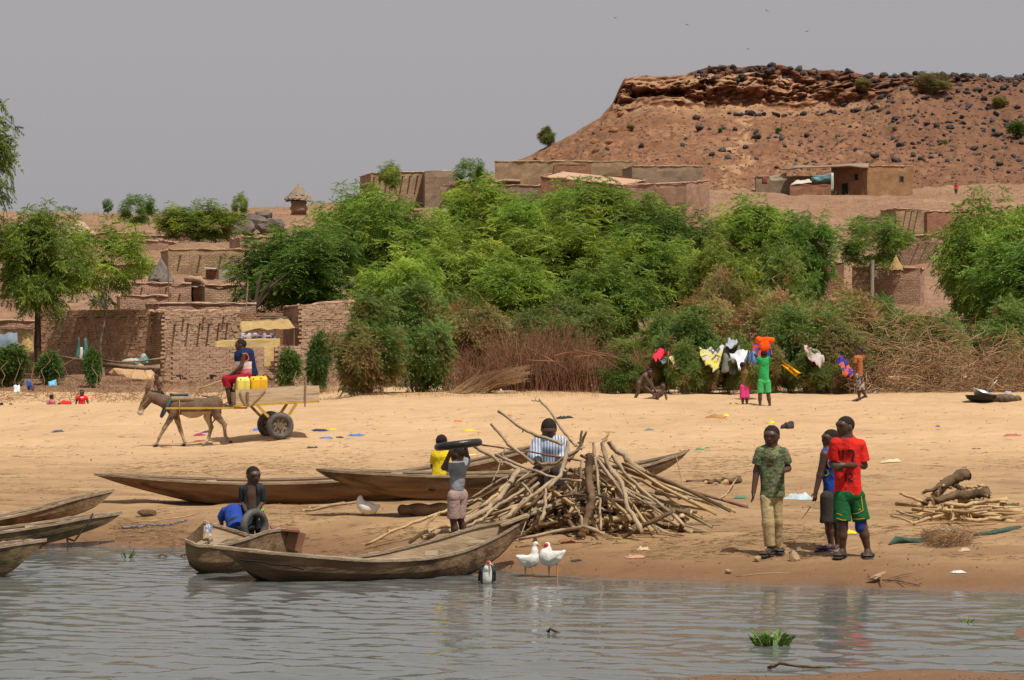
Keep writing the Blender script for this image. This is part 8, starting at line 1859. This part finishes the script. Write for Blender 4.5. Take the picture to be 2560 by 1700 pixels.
# rag in the broad boat, notch chip on bench
o = quad_sheet('rag', [P(510, 1335, 25.7), P(527, 1336, 25.7), P(533, 1308, 26.1), P(518, 1306, 26.1)], 6, 8, pm('boat_rag', (.12, .14, .25), (.6, .58, .56), 9, .9, lo=.45, hi=.55, c3=(.5, .12, .1), s3=7, t3=(.62, .65)), None, .05, 51, .01); props(o, 'blue and white patterned rag draped inside the broad open boat', 'cloth')
# water hyacinth and sprouts
def plant(label, px, y, n_, r_, h, seed, cup=True):
    d = CH * F / (y - YH); c_ = P(px, y, d); c_.z = 0; t = thing('water_hyacinth' if cup else 'water_sprout', label, 'plant', c_); r2 = np.random.RandomState(seed); lf = pm('hyacinth_leaf', (.06, .15, .015), (.16, .27, .03), 20, .5, spec=.4, trans=.25)
    for q in range(n_):
        an, rr = r2.uniform(0, 6.28), r_ * math.sqrt(r2.rand()); b_ = Vector((rr * math.cos(an), rr * math.sin(an) * .6, -.02)); tip = b_ + Vector((math.cos(an) * .05, math.sin(an) * .05, h * r2.uniform(.5, 1)))
        mb = MB(); mb.tube([b_, tip], [.008, .006], 5)
        s_ = .027 * r2.uniform(.7, 1.3) if cup else .012; o_ = Vector((math.cos(an), math.sin(an), .35)).normalized(); si = o_.cross(Vector((0, 0, 1))).normalized(); up = si.cross(o_)
        V = [tip, tip + o_ * s_ * .5 + si * s_ * .75 + up * s_ * .4, tip + o_ * s_ * 1.3 + si * s_ * .55 + up * s_ * .8, tip + o_ * s_ * 1.7 + up * s_ * .9, tip + o_ * s_ * 1.3 - si * s_ * .55 + up * s_ * .8, tip + o_ * s_ * .5 - si * s_ * .75 + up * s_ * .4, tip + o_ * s_ * .8 + up * s_ * .25]
        mb.add(V, [(0, 1, 6), (1, 2, 6), (2, 3, 6), (3, 4, 6), (4, 5, 6), (5, 0, 6)]); mb.build('leaf', lf, t)
    return t
plant('bright green water hyacinth floating in the foreground water at right', 1930, 1612, 60, .12, .085, 3); plant('few thin green sprouts in the water left of the front canoe', 318, 1395, 7, .04, .12, 4, False)
plant('small green sprout in the shallows at the far right', 2415, 1555, 5, .02, .05, 5, False)
for px, y, L_, lab in [(405,1392,.1,'dark stick end poking out of the water left of the boats'),(462,1391,.12,'short black stub poking out of the water beside the broad boat')]:
    d = CH * F / (y - YH); c_ = P(px, y, d); log_([c_ + Vector((-L_, 0, -.01)), c_ + Vector((0, 0, .03)), c_ + Vector((L_, 0, -.01))], .015, .012, lab, m_logd, None, 'stick', 1, 2, 'stick')
for px, y, L_, lab in [(2010,1672,.25,'waterlogged black stick at the edge of the near sand bar'),(1385,1582,.05,'tiny dark twig floating in the middle of the water')]:
    d = CH * F / (y - YH); c_ = P(px, y, d); log_([c_ + Vector((-L_, .05, .0)), c_ + Vector((-L_ * .7, 0, .03)), c_ + Vector((L_, 0, .0))], .014, .01, lab, m_logd, None, 'stick', 1, 3, 'stick')
# uncountable straw, twigs and specks over the beach
rs = np.random.RandomState(77)
def straw(name, label, n_, fy, m, ln, r0, flatz=.0):
    mb = MB()
    for q in range(n_):
        px, y = fy(); g = GY(px, y); l = rs.uniform(*ln); an = rs.normal(0, .5) if rs.rand() < .75 else rs.uniform(0, 6.28); dv = Vector((math.cos(an) * l / 2, math.sin(an) * l / 2, 0)); a, b = g - dv, g + dv; a.z = G(a.x, a.y) + r0; b.z = G(b.x, b.y) + r0 + rs.uniform(0, .012)
        mb.tube([a, (a + b) / 2 + Vector((0, rs.normal(0, .1) * l, rs.uniform(0, .008))), b], [r0, r0, r0 * .5], 3, False)
    return props(mb.build(name, m), label, 'straw', kind='stuff')
def band(): 
    while True:
        px, y = rs.uniform(-20, 2600), rs.choice([rs.uniform(1110, 1240), rs.uniform(1230, 1400), rs.normal(1170, 18), rs.normal(1335, 25)])
        if float(fbm(px * .006, y * .03, 0, 3, 14)) > .12 or rs.rand() < .12: return px, min(max(y, 1060), 1425)
straw('beach_straw', 'dark straw and twigs strewn over the lower beach', 5200, band, pm('grey_straw', (.20, .132, .07), (.34, .235, .13), .9, .9, coord='Pos'), (.03, .2), .0026)
straw('pale_straw', 'pale straw strewn over the lower beach', 1800, band, pm('pale_straw', (.42, .31, .17), (.55, .42, .25), .9, .9, coord='Pos'), (.03, .2), .0024)
straw('upper_twigs', 'fine dark twigs and specks on the upper beach', 260, lambda: (rs.uniform(-20, 2600), rs.uniform(1020, 1150)), pm('dark_twig', (.16, .10, .055), (.3, .2, .12), .9, .9, coord='Pos'), (.04, .22), .0045)
mb = MB()
for q in range(700):
    px, y = rs.uniform(-20, 2600), rs.choice([rs.uniform(1015, 1160), rs.uniform(1160, 1440)]); g = GY(px, y); pebble(mb, g + Vector((0, 0, .004)), rs.uniform(.004, .018) * (1.5 if y < 1150 else 1))
props(mb.build('beach_specks', pm('dung_speck', (.08, .05, .03), (.30, .2, .12), .8, .95, coord='Pos')), 'small dark specks and pebbles scattered on the beach', 'pebbles', kind='stuff')
mb = MB()
for q in range(420):
    px, d = rs.uniform(1420, 2600), rs.uniform(15.7, 16.9); x = (px - 1280) / F * d; z = G(x, d)
    if z > .005: pebble(mb, Vector((x, d, z)), rs.uniform(.004, .014))
props(mb.build('sandbar_specks', MT['dung_speck']), 'small specks on the near sand bar', 'pebbles', kind='stuff')
